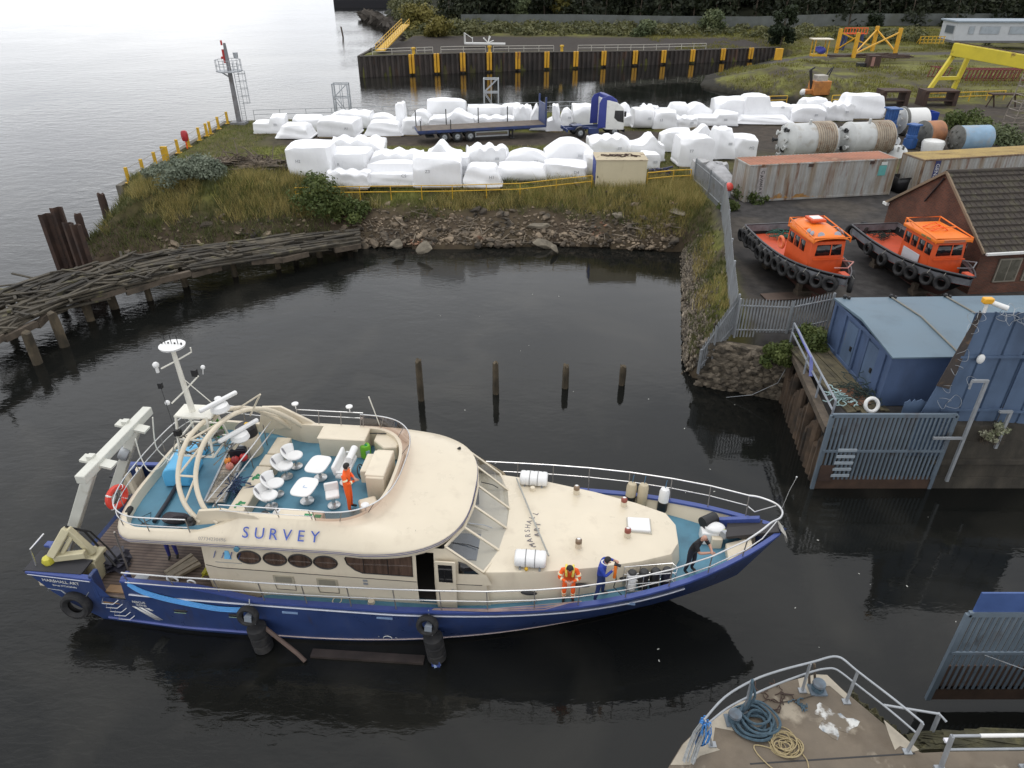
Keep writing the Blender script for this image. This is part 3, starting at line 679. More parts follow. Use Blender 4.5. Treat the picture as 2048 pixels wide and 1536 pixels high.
FP=[Vector(p)-Vector((15.2,50.5))for p in((15.2,50.5),(13.9,44.5),(12.6,39.0),(11.7,35.2),(10.95,31.7))]
for k in range(4):
 a,c=FP[k],FP[k+1];h=(2.15,2.0,2.05,2.2)[k];d=(c-a).normalized();nn=Vector((d.y,-d.x));b=MB();n=26;pr=[]
 for i in range(n+1):
  p=a.lerp(c,i/n)+nn*(.03*(i%2));pr.append(p)
 b.sheet([[(p.x,p.y,-.3)for p in pr],[(p.x,p.y,h-.12*(k==3)*i/n)for i,p in enumerate(pr)]]);b.build('sheet',m_pal if k else m_pal,shf,solid=.008,smooth=False)
 MB().bar((a.x,a.y,-.2),(a.x,a.y,h+.05),.09).build('post',galv,shf)
# far pale fence and wall
ff=[(-13,203),(15,203),(40,197),(60,195.5),(84,205),(130,206)]
fw=MB()
for p,q in zip(ff[:-1],ff[1:]):fw.bar((*p,3.1+1.4),(*q,3.1+1.4),.08,2.8)
tag(fw.build('boundary_fence',M('pale far fencing',(.115,.125,.12),.8,var=.2,scale=.5,dirt=((.08,.085,.07),.3,.5,.7))),'long pale grey boundary fence in front of the dark wood','fence')
# ---- far sheet pile quay
m_sp=M('dark sheet piling',(.055,.045,.04),.8,var=.35,scale=.5,dirt=((.02,.018,.017),.3,.45,.7),dirt2=((.11,.06,.04),.4,.58,.72,(1,1,.25)),bump=.3)
fq=thing('sheet_pile_quay','far dark sheet pile quay with yellow fenders','quay',(-27,138,0));FA,FB=Vector((-27.1,137.7)),Vector((56.0,163.4));fd=(FB-FA);FL=fd.length;fd.normalize();fn=Vector((fd.y,-fd.x))
def fz(s_,off):p=fd*s_+fn*off;return p.x,p.y
pr=[];s_=0.0
while s_<FL:
 for ds,o_ in((0,0),(.35,0),(.5,.35),(.85,.35)):pr.append(fz(s_+ds,o_))
 s_+=1.0
zq_=lambda s_:float(np.interp(s_,[0,18,62,87],[3.45,3.4,2.45,2.3]));b=MB();b.sheet([[(x,y,-2)for x,y in pr],[(x,y,zq_(math.hypot(x,y)))for x,y in pr]]);b.build('piling',m_sp,fq,smooth=False)
b=MB();[b.bar((*fz(s0,-.25),zq_(s0)-.03),(*fz(s1,-.25),zq_(s1)-.03),.95,.16)for s0,s1 in((0,18),(18,62),(62,FL))];b.bar((*fz(0,-.4),.9),(*fz(0,-.4),3.3),.6);b.bar((*fz(-.2,-.4),1.2),(-.2+1,27,1.2),.5,4.6);b.build('capping',M('dark quay coping',(.06,.052,.045),.9,var=.3),fq)
m_fy=M('worn yellow fender paint',(.62,.33,.02),.55,var=.15,scale=1.0,dirt=((.22,.07,.03),.55,.58,.72,(1,1,.5)))
for i,px_ in enumerate((821,871,923,976,1033,1091,1149,1205,1268,1325,1383,1444,1500)):
 lo,hi=0.0,FL
 for _ in range(40):
  md_=(lo+hi)/2;p=FA+fd*md_;a=-CAM_H+2;dep=p.y*math.cos(PITCH)-a*math.sin(PITCH)
  if 1024+FOC*p.x/dep<px_:lo=md_
  else:hi=md_
 q_=fz(lo,.5);b=MB()
 for dx in(-.28,.28):x,y=fz(lo+dx,.52);b.bar((x,y,.35),(x,y,zq_(lo)+.12),.5,.42)
 b.build('fender',m_fy,fq,bevel=.04)
q_=G(1556,117,3.0);tag(MB().box((0,0,.7),(1.3,.5,1.9)).build('quay_fender',m_fy,loc=q_,bevel=.05),'lone yellow fender panel on the slope right of the quay','fender')
m_rw=M('white rail paint',(.5,.48,.42),.5,var=.15)
for(s0,s1,mt,lb)in((2.5,9.5,m_rw,'pale rail on the far quay beside the yellow gangway'),(10.5,13.5,m_rw,'short pale rail on the far quay, second from its left end'),(15.0,23.5,m_rw,'pale rail on the far quay below the white frame'),
  (25,37,m_rw,'long pale rail on the far quay in the middle'),(42,70,m_rw,'longest pale rail at the right end of the far quay')):
 P_=[Vector((*(FA+Vector(fz(s_,-.9))),zq_(s_)+.02))for s_ in(s0,(s0+s1)/2,s1)];railing('quay_railing',lb,P_,1.05,mt,3.0,r=.05)
for s_,lb in((9.9,'yellow bollard near the gangway on the far quay'),(24.2,'yellow bollard between the first two long rails of the far quay'),(38.6,'yellow bollard between the two longest rails of the far quay')):
 p=FA+Vector(fz(s_,-.7));tag(MB().lathe((0,0,0),(0,0,1),[(0,.3),(.8,.24),(.85,.4),(1.1,.4),(1.15,.2)],12).build('bollard',yellow,loc=(*p,zq_(s_)+.02)),lb,'bollard')
gw=thing('gangway','yellow metal gangway with handrails lying on the far bank','gangway',(-24,142,3.6));e0,e1=Vector((0,0,.3)),Vector((1.5,26,2.6));b=MB();b.bar(e0,e1,1.6,.2);b.build('walkway',yellow,gw)
for sx in(-.8,.8):
 b=MB();o_=Vector((sx,0,0))
 for k in(.5,1.1):b.tube([e0+o_+Vector((0,0,k)),e1+o_+Vector((0,0,k))],.06,5)
 for i in range(14):
  p=e0.lerp(e1,i/13)+o_;b.tube([p,p+Vector((0,0,1.1))],.05,5)
 b.build('handrail',yellow,gw)
wf=thing('access_cradle','white wheeled access frame lying on the far quay','frame',G(970,92,3.5));b=MB();b.bar((-4,0,.5),(4,0,.4),1.2,.25);b.build('bed',white,wf)
b=MB()
for x in(-4,-3.8,-2.4):b.tube([(x,-.5,.5),(x,-.5,2.4 if x<-3 else 1.6)],.07,5)
b.tube([(-4,-.5,2.4),(-2.4,-.5,1.4)],.07,5)
for i in range(5):a=i*1.3;b.tube([(.6,0,.6),(.6+math.cos(a)*1.1,math.sin(a)*.5,1.0+abs(math.sin(a))*.8)],.08,5)
b.build('tubes',white,wf)
# rocky western shore beyond the far quay and dark hulk at the top
rk=MB();g=random.Random(8)
for i in range(320):
 t=g.random();x=-26.5-2.5*t-(0 if t<.5 else(t-.5)*44);y=142+t*130;vs,fs=rock((g.uniform(.6,2.2),g.uniform(.6,2),g.uniform(.5,1.6)),i,1);rk.add([Vector(p)+Vector((x+g.gauss(.8,.9),y,g.uniform(0,2.8)))for p in vs],fs)
tag(rk.build('shore_rocks',M('dark shore rock',(.07,.06,.05),.9,var=.5,scale=.5),smooth=False),kind='stuff')
q_=G(735,14,0);tag(MB().box((0,0,1.4),(26,10,3.2)).box((0,1,3.1),(20,6,1.2)).build('jetty_block',M('black timber staging',(.02,.02,.024),.85,var=.3),loc=(q_.x,q_.y,0),bevel=.2),'black staging standing in the river at the top','staging')
q_=G(808,68,0);tag(MB().box((0,0,2.2),(2.4,5,4.6)).box((-.6,-1.5,4.2),(1,2,2.2)).build('old_dolphin',M('dark concrete dolphin',(.05,.047,.043),.9,var=.4),loc=(q_.x+1,q_.y,0),bevel=.15),'dark block of old pier at the corner of the far shore','pier')
q_=G(687,75,0);tag(pile(MB(),(0,0),2.6,.22,(-.1,0)).build('river_pole',wood_old,loc=q_),'lone dark pole standing in the river near the far quay','pole')
# ---- light tower and lattice masts
lt=thing('light_tower','grey navigation light tower with caged ladder and platform at the quay corner','tower',(-30.0,81.7,3.0));zt=top_of(447,86,81.7).z-3;zp=top_of(457,141,81.7).z-3
b=MB();b.box((0,0,.1),(1.6,1.4,.3));b.loft([[(x*s_,y*s_,z)for x,y in((-1,-1),(1,-1),(1,1),(-1,1))]for z,s_ in((.2,.21),(zp,.17),(zt-.6,.13),(zt,.1))]);b.build('column',M('tower steel',(.2,.2,.21),.6,var=.2,dirt=((.1,.08,.07),1.5,.5,.75)),lt)
b=MB()
for x,y in((.5,-.2),(.95,-.2)):b.bar((x,y,.1),(x,y,zp+.8),.05)
for i in range(22):b.bar((.5,-.2,.4+i*zp/22),(.95,-.2,.4+i*zp/22),.03)
b.build('ladder',galv,lt)
b=MB()
for z in np.linspace(2.2,zp-.3,5):b.torus((1.25,-.2,z),(0,0,1),.42,.022,12,4)
for a in(-1,0,1):b.tube([(1.25+.42*math.cos(a),-.2+.42*math.sin(a),2.2),(1.25+.42*math.cos(a),-.2+.42*math.sin(a),zp)],.022,4)
b.build('ladder_cage',galv,lt)
b=MB();b.prism([(1.35*math.cos(a),1.35*math.sin(a))for a in np.arange(8)*math.pi/4+.39],zp-.1,zp);b.bar((-.2,0,zp-.6),(-1,0,zp-.1),.12);b.build('platform',galv,lt)
b=MB()
for z in(.5,1.05):b.tube([(1.3*math.cos(a),1.3*math.sin(a),zp+z)for a in np.arange(8)*math.pi/4+.39],.03,5,closed=True)
for a in np.arange(16)*math.pi/8+.39:b.tube([(1.3*math.cos(a),1.3*math.sin(a),zp),(1.3*math.cos(a),1.3*math.sin(a),zp+1.05)],.022,4)
b.build('guard_rail',galv,lt)
red=M('signal red',(.42,.03,.025),.45)
MB().cyl((-.28,0,zt-1.9),(-.28,0,zt-.6),.14).ball((-.5,0,zt-1.4),.14,6).cyl((-.3,0,zt-.2),(-.3,0,zt+.25),.1).build('red_lamp',red,lt)
MB().cyl((.95,0,zp+1.2),(.95,0,zp+1.75),.22,.26).build('fog_signal',galv,lt)
for px_,pt,Yb,lb in((680,166,84.2,'left grey lattice frame standing behind the white loads'),(982,156,87.0,'right grey lattice frame standing behind the white loads')):
 tp=top_of(px_,pt,Yb);r_=thing('lattice_mast',lb,'frame',(tp.x,Yb,3),0,'lattice frames at the dock edge');H_=tp.z-3;hw=.82;b=MB()
 for x in(-hw,hw):
  for y in(-.5,.5):MB().bar((x,y,0),(x,y,H_),.13).build('leg',galv,r_)
 for y in(-.5,.5):
  for z in(H_-.06,H_*.62):b.bar((-hw,y,z),(hw,y,z),.1)
  b.bar((-hw,y,H_*.62),(hw,y,.1),.07);b.bar((-hw,y,H_*.62),(hw,y,H_),.07);b.bar((0,y,0),(0,y,H_),.06)
 for x in(-hw,hw):b.bar((x,-.5,H_-.06),(x,.5,H_-.06),.1);b.bar((x,-.5,.3),(x,.5,H_*.6),.06)
 b.build('bracing',galv,r_)
# heap of branches and a fallen yellow barrier on the grass
b=MB();g=random.Random(4);q_=G(500,352,3.0)
for i in range(240):
 x,y=g.gauss(0,2.2),g.gauss(0,.75);a,e=g.uniform(0,6.28),g.gauss(0,.35);L_=g.uniform(.4,1.6);z=g.uniform(0,.7)*math.exp(-(x/3.4)**2-y*y)
 p=Vector((x,y,z));d_=Vector((math.cos(a)*math.cos(e),math.sin(a)*math.cos(e),math.sin(e)))*L_;b.tube([p,p+d_*.5+Vector((0,0,.08)),p+d_],g.uniform(.02,.07),5,taper=.01)
for i in range(26):vs,fs=rock((g.uniform(.15,.4),)*3,i,1);b.add([Vector(p)+Vector((g.gauss(0,1.8),g.gauss(0,.6),.1))for p in vs],fs)
o_=b.build('branch_heap',M('dead branches',(.12,.095,.07),.9,var=.6,scale=1.5,island=.5),loc=(q_.x,q_.y,ground_z(q_.x,q_.y)+.15),rz=-.12);o_.scale=(1.05,1.3,1.5);tag(o_,'brown heap of dead branches and stumps on the grass','heap')
q_=G(437,333,3.3);tag(MB().box((0,0,.25),(2.6,.14,.12)).box((1.1,0,.1),(.2,.3,.4)).build('fallen_barrier',yellow,loc=(q_.x,q_.y,ground_z(q_.x,q_.y))),'fallen yellow barrier rail lying behind the branch heap','barrier')
# ================================================================ YARD
m_wrap=M('white shrink wrap',(.85,.855,.87),.32,var=.04,scale=1.2,bump=.8,bscale=2.2,stretch=(1,1,.45))
m_ink=M('faded print',(.30,.31,.33),.7)
m_pallet=M('pallet timber',(.30,.24,.15),.85,var=.3)
def bale_mesh(w_,d_,h_,kind,seed,n=17):
 g_=np.random.default_rng(seed);V,F=[],[]
 t=np.linspace(-1,1,n);A_,B_=np.meshgrid(t,t,indexing='ij')
 for ax in range(3):
  for sg in(-1,1):
   P=np.zeros((n,n,3));P[...,ax]=sg;P[...,(ax+1)%3]=A_;P[...,(ax+2)%3]=B_*sg;o_=sum(len(v)for v in V)
   V.append(P.reshape(-1,3));i=(np.arange(n-1)[:,None]*n+np.arange(n-1)).ravel()+o_;F.append(np.stack([i,i+n,i+n+1,i+1],1))
 P=np.concatenate(V);F=np.concatenate(F);x,y,z=P.T.copy();q=(z+1)/2
 k=1-.16*(np.abs(x)**8+np.abs(y)**8+np.abs(z)**8-1).clip(0,2)*.12;x,y=x*k,y*k
 if kind=='trap':x*=1-.30*q;y*=1-.25*q
 if kind=='dome':q=q*(1-.42*np.abs(x)**2.2);y*=1-.25*q
 if kind=='low':q=q*np.where(x<.1,.62,1);y*=1-.1*q
 if kind=='lowr':q=q*np.where(x>-.05,.58,1)
 if kind=='peak':q=q*(.62+.38*np.exp(-((x+.25)/.38)**2));x*=1-.12*q
 if kind=='peakr':q=q*(.6+.4*np.exp(-((x-.3)/.3)**2));x*=1-.1*q
 if kind=='ribs':q=q*(.93+.07*np.cos(x*11));y*=1-.12*q
 if kind=='pillar':x=np.where(q>.38,x*.42+.2,x*(1-.5*q));y*=1-.3*q
 if kind=='bags':q=q*(.78+.22*np.abs(np.sin(x*5+1)));y*=.9+.1*np.sin(x*6)
 if kind=='round':a=z*1.3;q=.5+.5*np.sin(a)/math.sin(1.3);y=y*(.45+.55*np.cos(a))
 if kind=='step':q=q*np.where(y<-.15,.6,1)
 PP=np.stack([x,y,2*q-1],1)
 for k_ in range(10):
  a_=g_.normal(size=3);a_[2]=abs(a_[2])*.9-.1;a_/=np.linalg.norm(a_);sup=(PP@a_).max();dd_=(PP@a_-sup*g_.uniform(.84,.96)).clip(0);PP-=dd_[:,None]*a_*.9
 PP/=np.abs(PP).max(0);x,y,q=PP[:,0],PP[:,1],(PP[:,2]+1)/2;q=q/q.max()
 ph=g_.uniform(0,9,6)
 def ns(f,i):return np.sin(P[:,0]*f*1.1+ph[i])*np.sin(P[:,1]*f+ph[i-1])+.6*np.sin(P[:,2]*f*1.3+P[:,0]*2+ph[i-2])
 am=.018 if kind in('box','low','lowr','step')else .035
 x=x+am*ns(3,0)*.8;y=y+am*ns(3.7,1);q=q+(am*.7*ns(4.3,2)+am*.3*ns(9,3))*(q>.3)
 x=x*(1+.05*(q<.08));b=bmesh.new()
 vs=[b.verts.new((xx*w_/2,yy*d_/2,max(.0,zz)*h_+.1))for xx,yy,zz in zip(x,y,q)]
 for f in F:b.faces.new([vs[i]for i in f])
 bmesh.ops.remove_doubles(b,verts=b.verts,dist=.03);bmesh.ops.recalc_face_normals(b,faces=b.faces)
 me_=bpy.data.meshes.new('wrap');b.to_mesh(me_);b.free();me_.materials.append(m_wrap);me_.polygons.foreach_set('use_smooth',[True]*len(me_.polygons));me_.set_sharp_from_angle(angle=R(24));return me_
BALES=[ # x0 x1 ytop ybase depth kind label
 (509,569,230,268,2.2,'low','white load with a raised right end, first of the back row beside the light tower'),
 (553,620,249,279,2.6,'trap','low sloping white load in front, second of the back row from the light tower'),
 (586,644,233,262,2.4,'box','wide white load with black letters near the left end of the back row'),
 (638,713,237,276,3.2,'box','big boxy white load with swept creases in its front, left of the back row'),
 (663,741,221,258,2.6,'ribs','tall rough topped white load at the foot of the left lattice frame'),
 (730,802,243,273,2.8,'trap','low tapering white load with a wide skirt behind the rear of the trailer'),
 (737,785,228,257,2.2,'dome','rounded white load behind the low tapering one, left of the white pillar'),
 (780,817,207,262,2.0,'pillar','white load with a tall narrow pillar, left of the trailer'),
 (806,840,237,271,2.4,'box','small square white load on a pallet touching the rear of the trailer'),
 (824,862,221,252,2.4,'dome','dome shaped white load behind the tail of the trailer'),
 (857,930,199,247,2.6,'box','tall clean sided white load behind the rear half of the trailer'),
 (860,948,219,262,2.4,'peakr','white load with a pointed peak just behind the trailer deck'),
 (937,1003,212,250,2.4,'box','wide flat white load behind the middle of the trailer'),
 (948,1027,232,262,2.2,'bags','low lumpy white load beside the middle trailer posts'),
 (1003,1042,209,249,2.2,'box','upright white load behind the front half of the trailer, under the right lattice frame'),
 (1027,1062,211,258,2.2,'ribs','spiky topped white load behind the front half of the trailer'),
 (1060,1091,210,262,2.2,'peak','narrow white load next to the trailer headboard'),
 (1093,1124,211,264,2.4,'pillar','narrow tall white load between trailer headboard and lorry chassis'),
 (1122,1146,217,256,2.0,'dome','small round topped white load over the lorry chassis'),
 (1146,1184,211,252,2.4,'box','square white load directly behind the blue lorry cab'),
 (1238,1262,208,246,2.2,'dome','white load sloping down from the front of the lorry cab'),
 (1250,1274,229,254,2.0,'box','low white box in front of the lorry bumper'),
 (1266,1307,217,259,2.4,'round','ribbed rounded white bundle right of the lorry cab'),
 (1284,1318,211,246,2.2,'bags','lumpy white load behind the ribbed rounded bundle'),
 (1306,1352,222,259,2.6,'box','neat square white load right of the ribbed rounded bundle'),
 (1309,1371,206,244,2.4,'low','long white load behind the neat square one, right of the lorry'),
 (1350,1394,233,256,2.2,'bags','low crumpled white load in the middle of the right hand back row'),
 (1369,1421,207,244,2.4,'dome','humped white load above the low crumpled one'),
 (1393,1473,223,253,2.6,'low','wide white load with a low left end in the right hand back row'),
 (1431,1494,197,242,3.0,'box','tall white load with a dark gap in its top edge'),
 (1488,1588,189,243,3.2,'lowr','largest white load of the back row, highest at its left end'),
 (1476,1586,235,250,2.6,'trap','very low wide white load lying before the largest one'),
 (1585,1648,213,246,2.6,'box','rounded oblong white load right of the very low wide one'),
 (1600,1658,198,234,2.4,'trap','white load with sloping sides behind the rounded oblong one'),
 (1650,1705,205,243,2.4,'bags','crumpled white load second from the right end of the back row'),
 (1682,1772,190,239,3.4,'trap','big white load with an angular lid, last at the right end of the back row'),
 (578,665,294,366,3.4,'box','large white load at the left end of the front row beside the branch heap'),
 (666,767,274,334,2.6,'ribs','white load with a row of points along its top, rear of the front row'),
 (655,738,303,358,3.0,'box','white load with a dark slit in its top, second of the front row'),
 (656,737,340,377,1.6,'bags','sagging white bundle at the foot of the second front row load'),
 (743,843,301,352,2.6,'ribs','broad white load behind the boxy pair left of the front row middle'),
 (737,831,327,374,2.4,'step','stepped white load with printed corner in the front row'),
 (829,920,311,376,2.6,'box','white load with printed marks on its upper left, middle of the front row'),
 (853,924,285,345,2.4,'peak','white load rising to a single point, rear of the front row'),
 (913,938,309,359,2.0,'box','narrow white load wedged between two wide ones of the front row'),
 (926,1002,329,376,2.8,'trap','white load with a sloping front in the middle of the front row'),
 (935,1015,292,345,2.4,'bags','knobbly topped white load behind the sloping fronted one'),
 (999,1090,329,367,2.2,'round','bulging white bundle with torn lower edge on the ground'),
 (1013,1094,298,348,2.4,'dome','humped white load behind the bulging bundle'),
 (1091,1172,324,362,2.2,'box','white box with grey front nearest the cream cabin'),
 (1091,1184,278,346,2.8,'dome','biggest humped white load of the front row, behind the grey fronted box'),
 (1167,1186,305,354,1.8,'box','slim white load squeezed against the blue end of the cream cabin'),
 (1179,1257,269,324,2.6,'ribs','white load with three points standing behind the cream cabin'),
 (1254,1326,266,324,2.6,'peakr','white load with a raised right shoulder, right of the cream cabin'),
 (1284,1317,305,339,1.8,'box','small crumpled white load beside the right wall of the cream cabin'),
 (1322,1381,260,305,2.4,'box','flat topped white load standing on grey beams, right part of the front row'),
 (1356,1421,272,335,2.6,'box','tall smooth upright white load before the grey sacks'),
 (1381,1446,249,305,2.4,'peak','white load with the highest peak at the right of the front row'),
 (1422,1468,258,320,2.6,'trap','white load between the peaked one and the last one of the front row'),
 (1464,1511,272,319,2.6,'box','last white load at the right end of the front row, above the rusty container')]
PRINT={2:'KT2',3:'A1',20:'B4',24:'L2',36:'H2',41:'C5',42:'Z3',45:'H1',49:'D4',56:'T7',38:'R',59:'M2'}
for i,(x0,x1,yt,yb,D_,kd,lb)in enumerate(BALES):
 P0,P1=G(x0,yb,3.05),G(x1,yb,3.05);w_=(P1-P0).length;mid=(P0+P1)/2
 h_=top_of((x0+x1)/2,yt-1.5,mid.y+D_*(.6 if kd in('box','ribs','low','lowr','step')else .5)).z-3.1
 yaw=math.radians(random.Random(i).uniform(-5,5));zc=max(2.9,ground_z(mid.x,mid.y+D_/2));root=thing('wrapped_load',lb,'wrapped load',(mid.x,mid.y+D_/2,min(zc,3.3)),yaw,'white shrink wrapped loads on the quay')
 o_=link_mesh('wrap',bale_mesh(w_*1.06,D_,max(.7,h_),kd,i+3),root)
 if i%3!=1:
  b=MB()
  b.box((0,0,.03),(.14,D_*.94,.08))
  for yy in(-.45,.45):b.box((0,yy*D_,.05),(w_*.98,.14,.12))
  b.build('pallet',m_pallet,root)
 if i in PRINT:lettering(PRINT[i],.34,m_ink,root,(w_*.28 if i%2 else-w_*.2,-D_/2-.10,h_*.62),(1,0,0),(0,0,1),name='print')
 elif i%2==0:MB().box((w_*.22,-D_/2-.08,h_*.6),(.34,.02,.22)).build('paper_label',M('grey paper label',(.55,.56,.58),.6),root)
# ---- flatbed trailer and tractor unit
m_navy=M('navy chassis paint',(.03,.05,.15),.45,var=.2,dirt=((.05,.045,.04),1.5,.52,.75));m_bed=M('worn trailer deck boards',(.13,.105,.085),.85,var=.3,scale=2,dirt=((.06,.05,.04),1.5,.5,.75))
def wheel(parent,c,r=.5,w_=.34,hub=True,name='wheel'):
 o_=MB().lathe((c[0],c[1]-w_/2,c[2]),(0,1,0),[(0,r*.62),(.02,r*.9),(.06,r),(w_-.06,r),(w_-.02,r*.9),(w_,r*.62)],22,cap=False).build(name,black_rubber,parent)
 MB().lathe((c[0],c[1]-w_/2-.012,c[2]),(0,1,0),[(.05,.05),(0,.14),(.03,.2),(.1,r*.6)],16).build('rim',galv,o_);return o_
TA,TB=G(836,262,4.3),G(1092,249,4.3);tv=TB-TA;TLn=tv.length;tz=math.atan2(tv.y,tv.x)
tr_=thing('flatbed_trailer','empty blue flatbed trailer with upright posts and tall blue headboard','trailer',(TA.x,TA.y,3.02),tz)
MB().box((TLn/2,1.25,1.25),(TLn,2.5,.06)).build('deck',m_bed,tr_)
b=MB();b.box((TLn/2,.02,1.14),(TLn+.04,.1,.26)).box((TLn/2,2.48,1.14),(TLn+.04,.1,.26)).box((.0,1.25,1.14),(.1,2.4,.26))
for y in(.8,1.7):b.box((TLn*.45,y,.92),(TLn*.88,.14,.32))
for i in range(10):b.box((1+i*TLn/11,1.25,1.13),(.12,2.4,.12))
b.build('chassis',m_navy,tr_,bevel=.01)
b=MB();b.box((TLn-.05,1.25,2.2),(.1,2.5,2.0))
for y in(.06,2.44):b.box((TLn-.02,y,2.5),(.16,.14,2.7))
b.build('headboard',m_navy,tr_)
for x in(.12,TLn*.245,TLn*.5,TLn*.735):MB().box((x,2.4,2.0),(.09,.09,1.5)).build('stake',dark,tr_)
for x in(.3,TLn*.25):MB().box((x,.06,1.7),(.08,.08,.95)).build('stake',dark,tr_)
for x in(2.6,3.9,5.2):
 for y in(.25,2.25):wheel(tr_,(x,y,.5))
b=MB();b.box((TLn*.57,.12,.86),(3.4,.06,.1)).box((TLn*.57,.12,.45),(3.4,.06,.12)).box((TLn*.57-1.65,.12,.65),(.08,.06,.4)).box((TLn*.57+1.65,.12,.65),(.08,.06,.4));b.build('side_guard',galv,tr_)
b=MB();b.box((TLn*.74,.5,.55),(.15,.15,1.0)).box((TLn*.74,2.0,.55),(.15,.15,1.0)).box((TLn*.74,.5,.05),(.4,.3,.1)).box((TLn*.74,2,.05),(.4,.3,.1));b.build('landing_leg',dark,tr_);MB().box((1.2,1.25,.6),(.8,2.2,.12)).build('underrun_bar',dark,tr_)
cf=G(1247,273,3.02);lc=thing('lorry_tractor','white lorry tractor unit with blue roof fairing and side panels','lorry',(cf.x-6.1*math.cos(tz),cf.y-6.1*math.sin(tz)+.1,3.02),tz)
m_cab=M('white cab paint',(.76,.76,.73),.3,var=.05);m_cabblue=M('blue cab paint',(.035,.05,.26),.35,var=.1)
prof=[(4.05,.75),(6.08,.62),(6.12,1.35),(5.92,2.75),(5.2,3.3),(4.3,3.55),(4.05,3.55)]
b=MB();b.loft([[(x,y,z)for x,z in prof]for y in(.0,2.45)]);b.build('cab',m_cab,lc,bevel=.06)
pf=[(3.95,.9),(4.12,.9),(4.12,3.45),(4.35,3.5),(5.15,3.28),(5.1,3.5),(4.6,3.85),(4.1,3.95),(3.95,3.85)]
b=MB();b.loft([[(x,y,z)for x,z in[(4.1,3.4),(5.3,3.3),(5.1,3.58),(4.6,3.9),(4.1,3.98)]]for y in(.02,2.43)]);b.build('roof_fairing',m_cabblue,lc,bevel=.08)
for y in(-.02,2.41):MB().loft([[(x,yy,z)for x,z in[(3.25,.95),(4.08,.95),(4.08,3.9),(3.55,3.75),(3.3,3.3)]]for yy in(y,y+.06)]).build('side_fairing',m_cabblue,lc)
b=MB();b.loft([[(x,yy,z)for x,z in[(4.95,1.85),(5.35,1.5),(6.0,1.35),(5.9,2.5),(5.0,2.55)]]for yy in(-.012,.02)]);b.build('side_window',glass_dark,lc)
b=MB();b.loft([[(x,y,z)for x,z in[(6.115,1.5),(6.135,1.5),(5.985,2.6),(5.955,2.6)]]for y in(.15,2.3)]);b.build('windscreen',glass_dark,lc)
MB().box((6.05,-.18,2.2),(.14,.22,.5)).build('mirror',dark,lc);MB().box((6.14,1.2,.55),(.12,2.4,.32)).build('bumper',dark,lc,bevel=.03)
for x in(5.15,1.5):
 for y in(.2,2.25):wheel(lc,(x,y,.5))
b=MB();b.box((2.6,.8,.85),(5.4,.16,.26)).box((2.6,1.65,.85),(5.4,.16,.26)).box((2.9,.25,.65),(1.0,.5,.55)).box((1.4,1.22,1.08),(1.1,1.0,.12)).box((.1,1.2,.8),(.12,2.2,.3));b.build('chassis',m_navy,lc,bevel=.02)
for y in(.2,2.25):b=MB();b.sheet([[(1.5+.62*math.cos(a),yy,.5+.62*math.sin(a))for a in np.linspace(.3,2.84,9)]for yy in(y-.22,y+.22)]);b.build('mudguard',dark,lc,solid=.02)
# ---- shipping containers
def corrugated(b,p,q,z0,z1,dep=.036,pitch=.28):
 p,q=Vector(p),Vector(q);d=q-p;L_=d.length;d.normalize();nn=Vector((d.y,-d.x));n=int(L_/pitch);pr=[]
 for i in range(n):
  for f,o_ in((0,0),(.25,0),(.5,-dep),(.75,-dep)):
   r_=p+d*(L_*(i+f)/n)+nn*o_;pr.append((r_.x,r_.y))
 pr.append((q.x,q.y));b.sheet([[(x,y,z0)for x,y in pr],[(x,y,z1)for x,y in pr]])
def container(name,label,loc,rz,L_,W_,H_,wallm,roofm,frm):
 r_=thing(name,label,'container',loc,rz);b=MB()
 corrugated(b,(.12,0),(L_-.12,0),.15,H_-.1);corrugated(b,(L_-.12,W_),(.12,W_),.15,H_-.1);corrugated(b,(0,W_-.1),(0,.1),.15,H_-.1);b.build('side_walls',wallm,r_,smooth=False)
 b=MB()
 for x in(0.06,L_-.06):
  for y in(.06,W_-.06):b.box((x,y,H_/2),(.14,.14,H_))
 for y in(.03,W_-.03):b.box((L_/2,y,.09),(L_-.28,.1,.16));b.box((L_/2,y,H_-.05),(L_-.28,.1,.1))
 for x in(.03,L_-.03):b.box((x,W_/2,.09),(.1,W_-.28,.16));b.box((x,W_/2,H_-.06),(.1,W_-.28,.12))
 b.build('frame',frm,r_,bevel=.012)
 b=MB();n=int(L_/.3);b.sheet([[(.1+(L_-.2)*i/(2*n),y,H_-.01+.028*(i%2))for i in range(2*n+1)]for y in(.08,W_-.08)]);b.build('roof',roofm,r_,smooth=False,solid=.01)
 for y0,y1 in((.12,W_/2-.01),(W_/2+.01,W_-.12)):
  d_=MB().box((L_-.02,(y0+y1)/2,H_/2+.02),(.05,y1-y0,H_-.3)).build('door',wallm,r_)
  b=MB()
  for f in(.3,.7):b.tube([(L_+.03,y0+(y1-y0)*f,.25),(L_+.03,y0+(y1-y0)*f,H_-.2)],.02,6)
  b.build('lock_rod',galv,d_)
 return r_
m_cg=M('grey container paint',(.37,.37,.355),.7,var=.15,scale=1.2,dirt=((.24,.18,.115),1.3,.42,.72,(1.5,1.5,.12)),dirt2=((.17,.075,.032),1.5,.56,.72,(1.3,1.3,.22)))
m_cr=M('red oxide roof',(.33,.14,.085),.85,var=.2,scale=1.0,dirt=((.14,.08,.05),.6,.5,.75,(.4,1,1)),dirt2=((.34,.2,.13),.8,.58,.75))
m_cy=M('yellowed container roof',(.33,.235,.085),.85,var=.18,scale=1.2,dirt=((.17,.11,.045),1.0,.5,.75,(.5,1.5,1)),dirt2=((.12,.06,.04),.7,.62,.75))
pa,pb=G(1487,405,3.03),G(1778,389,3.03)
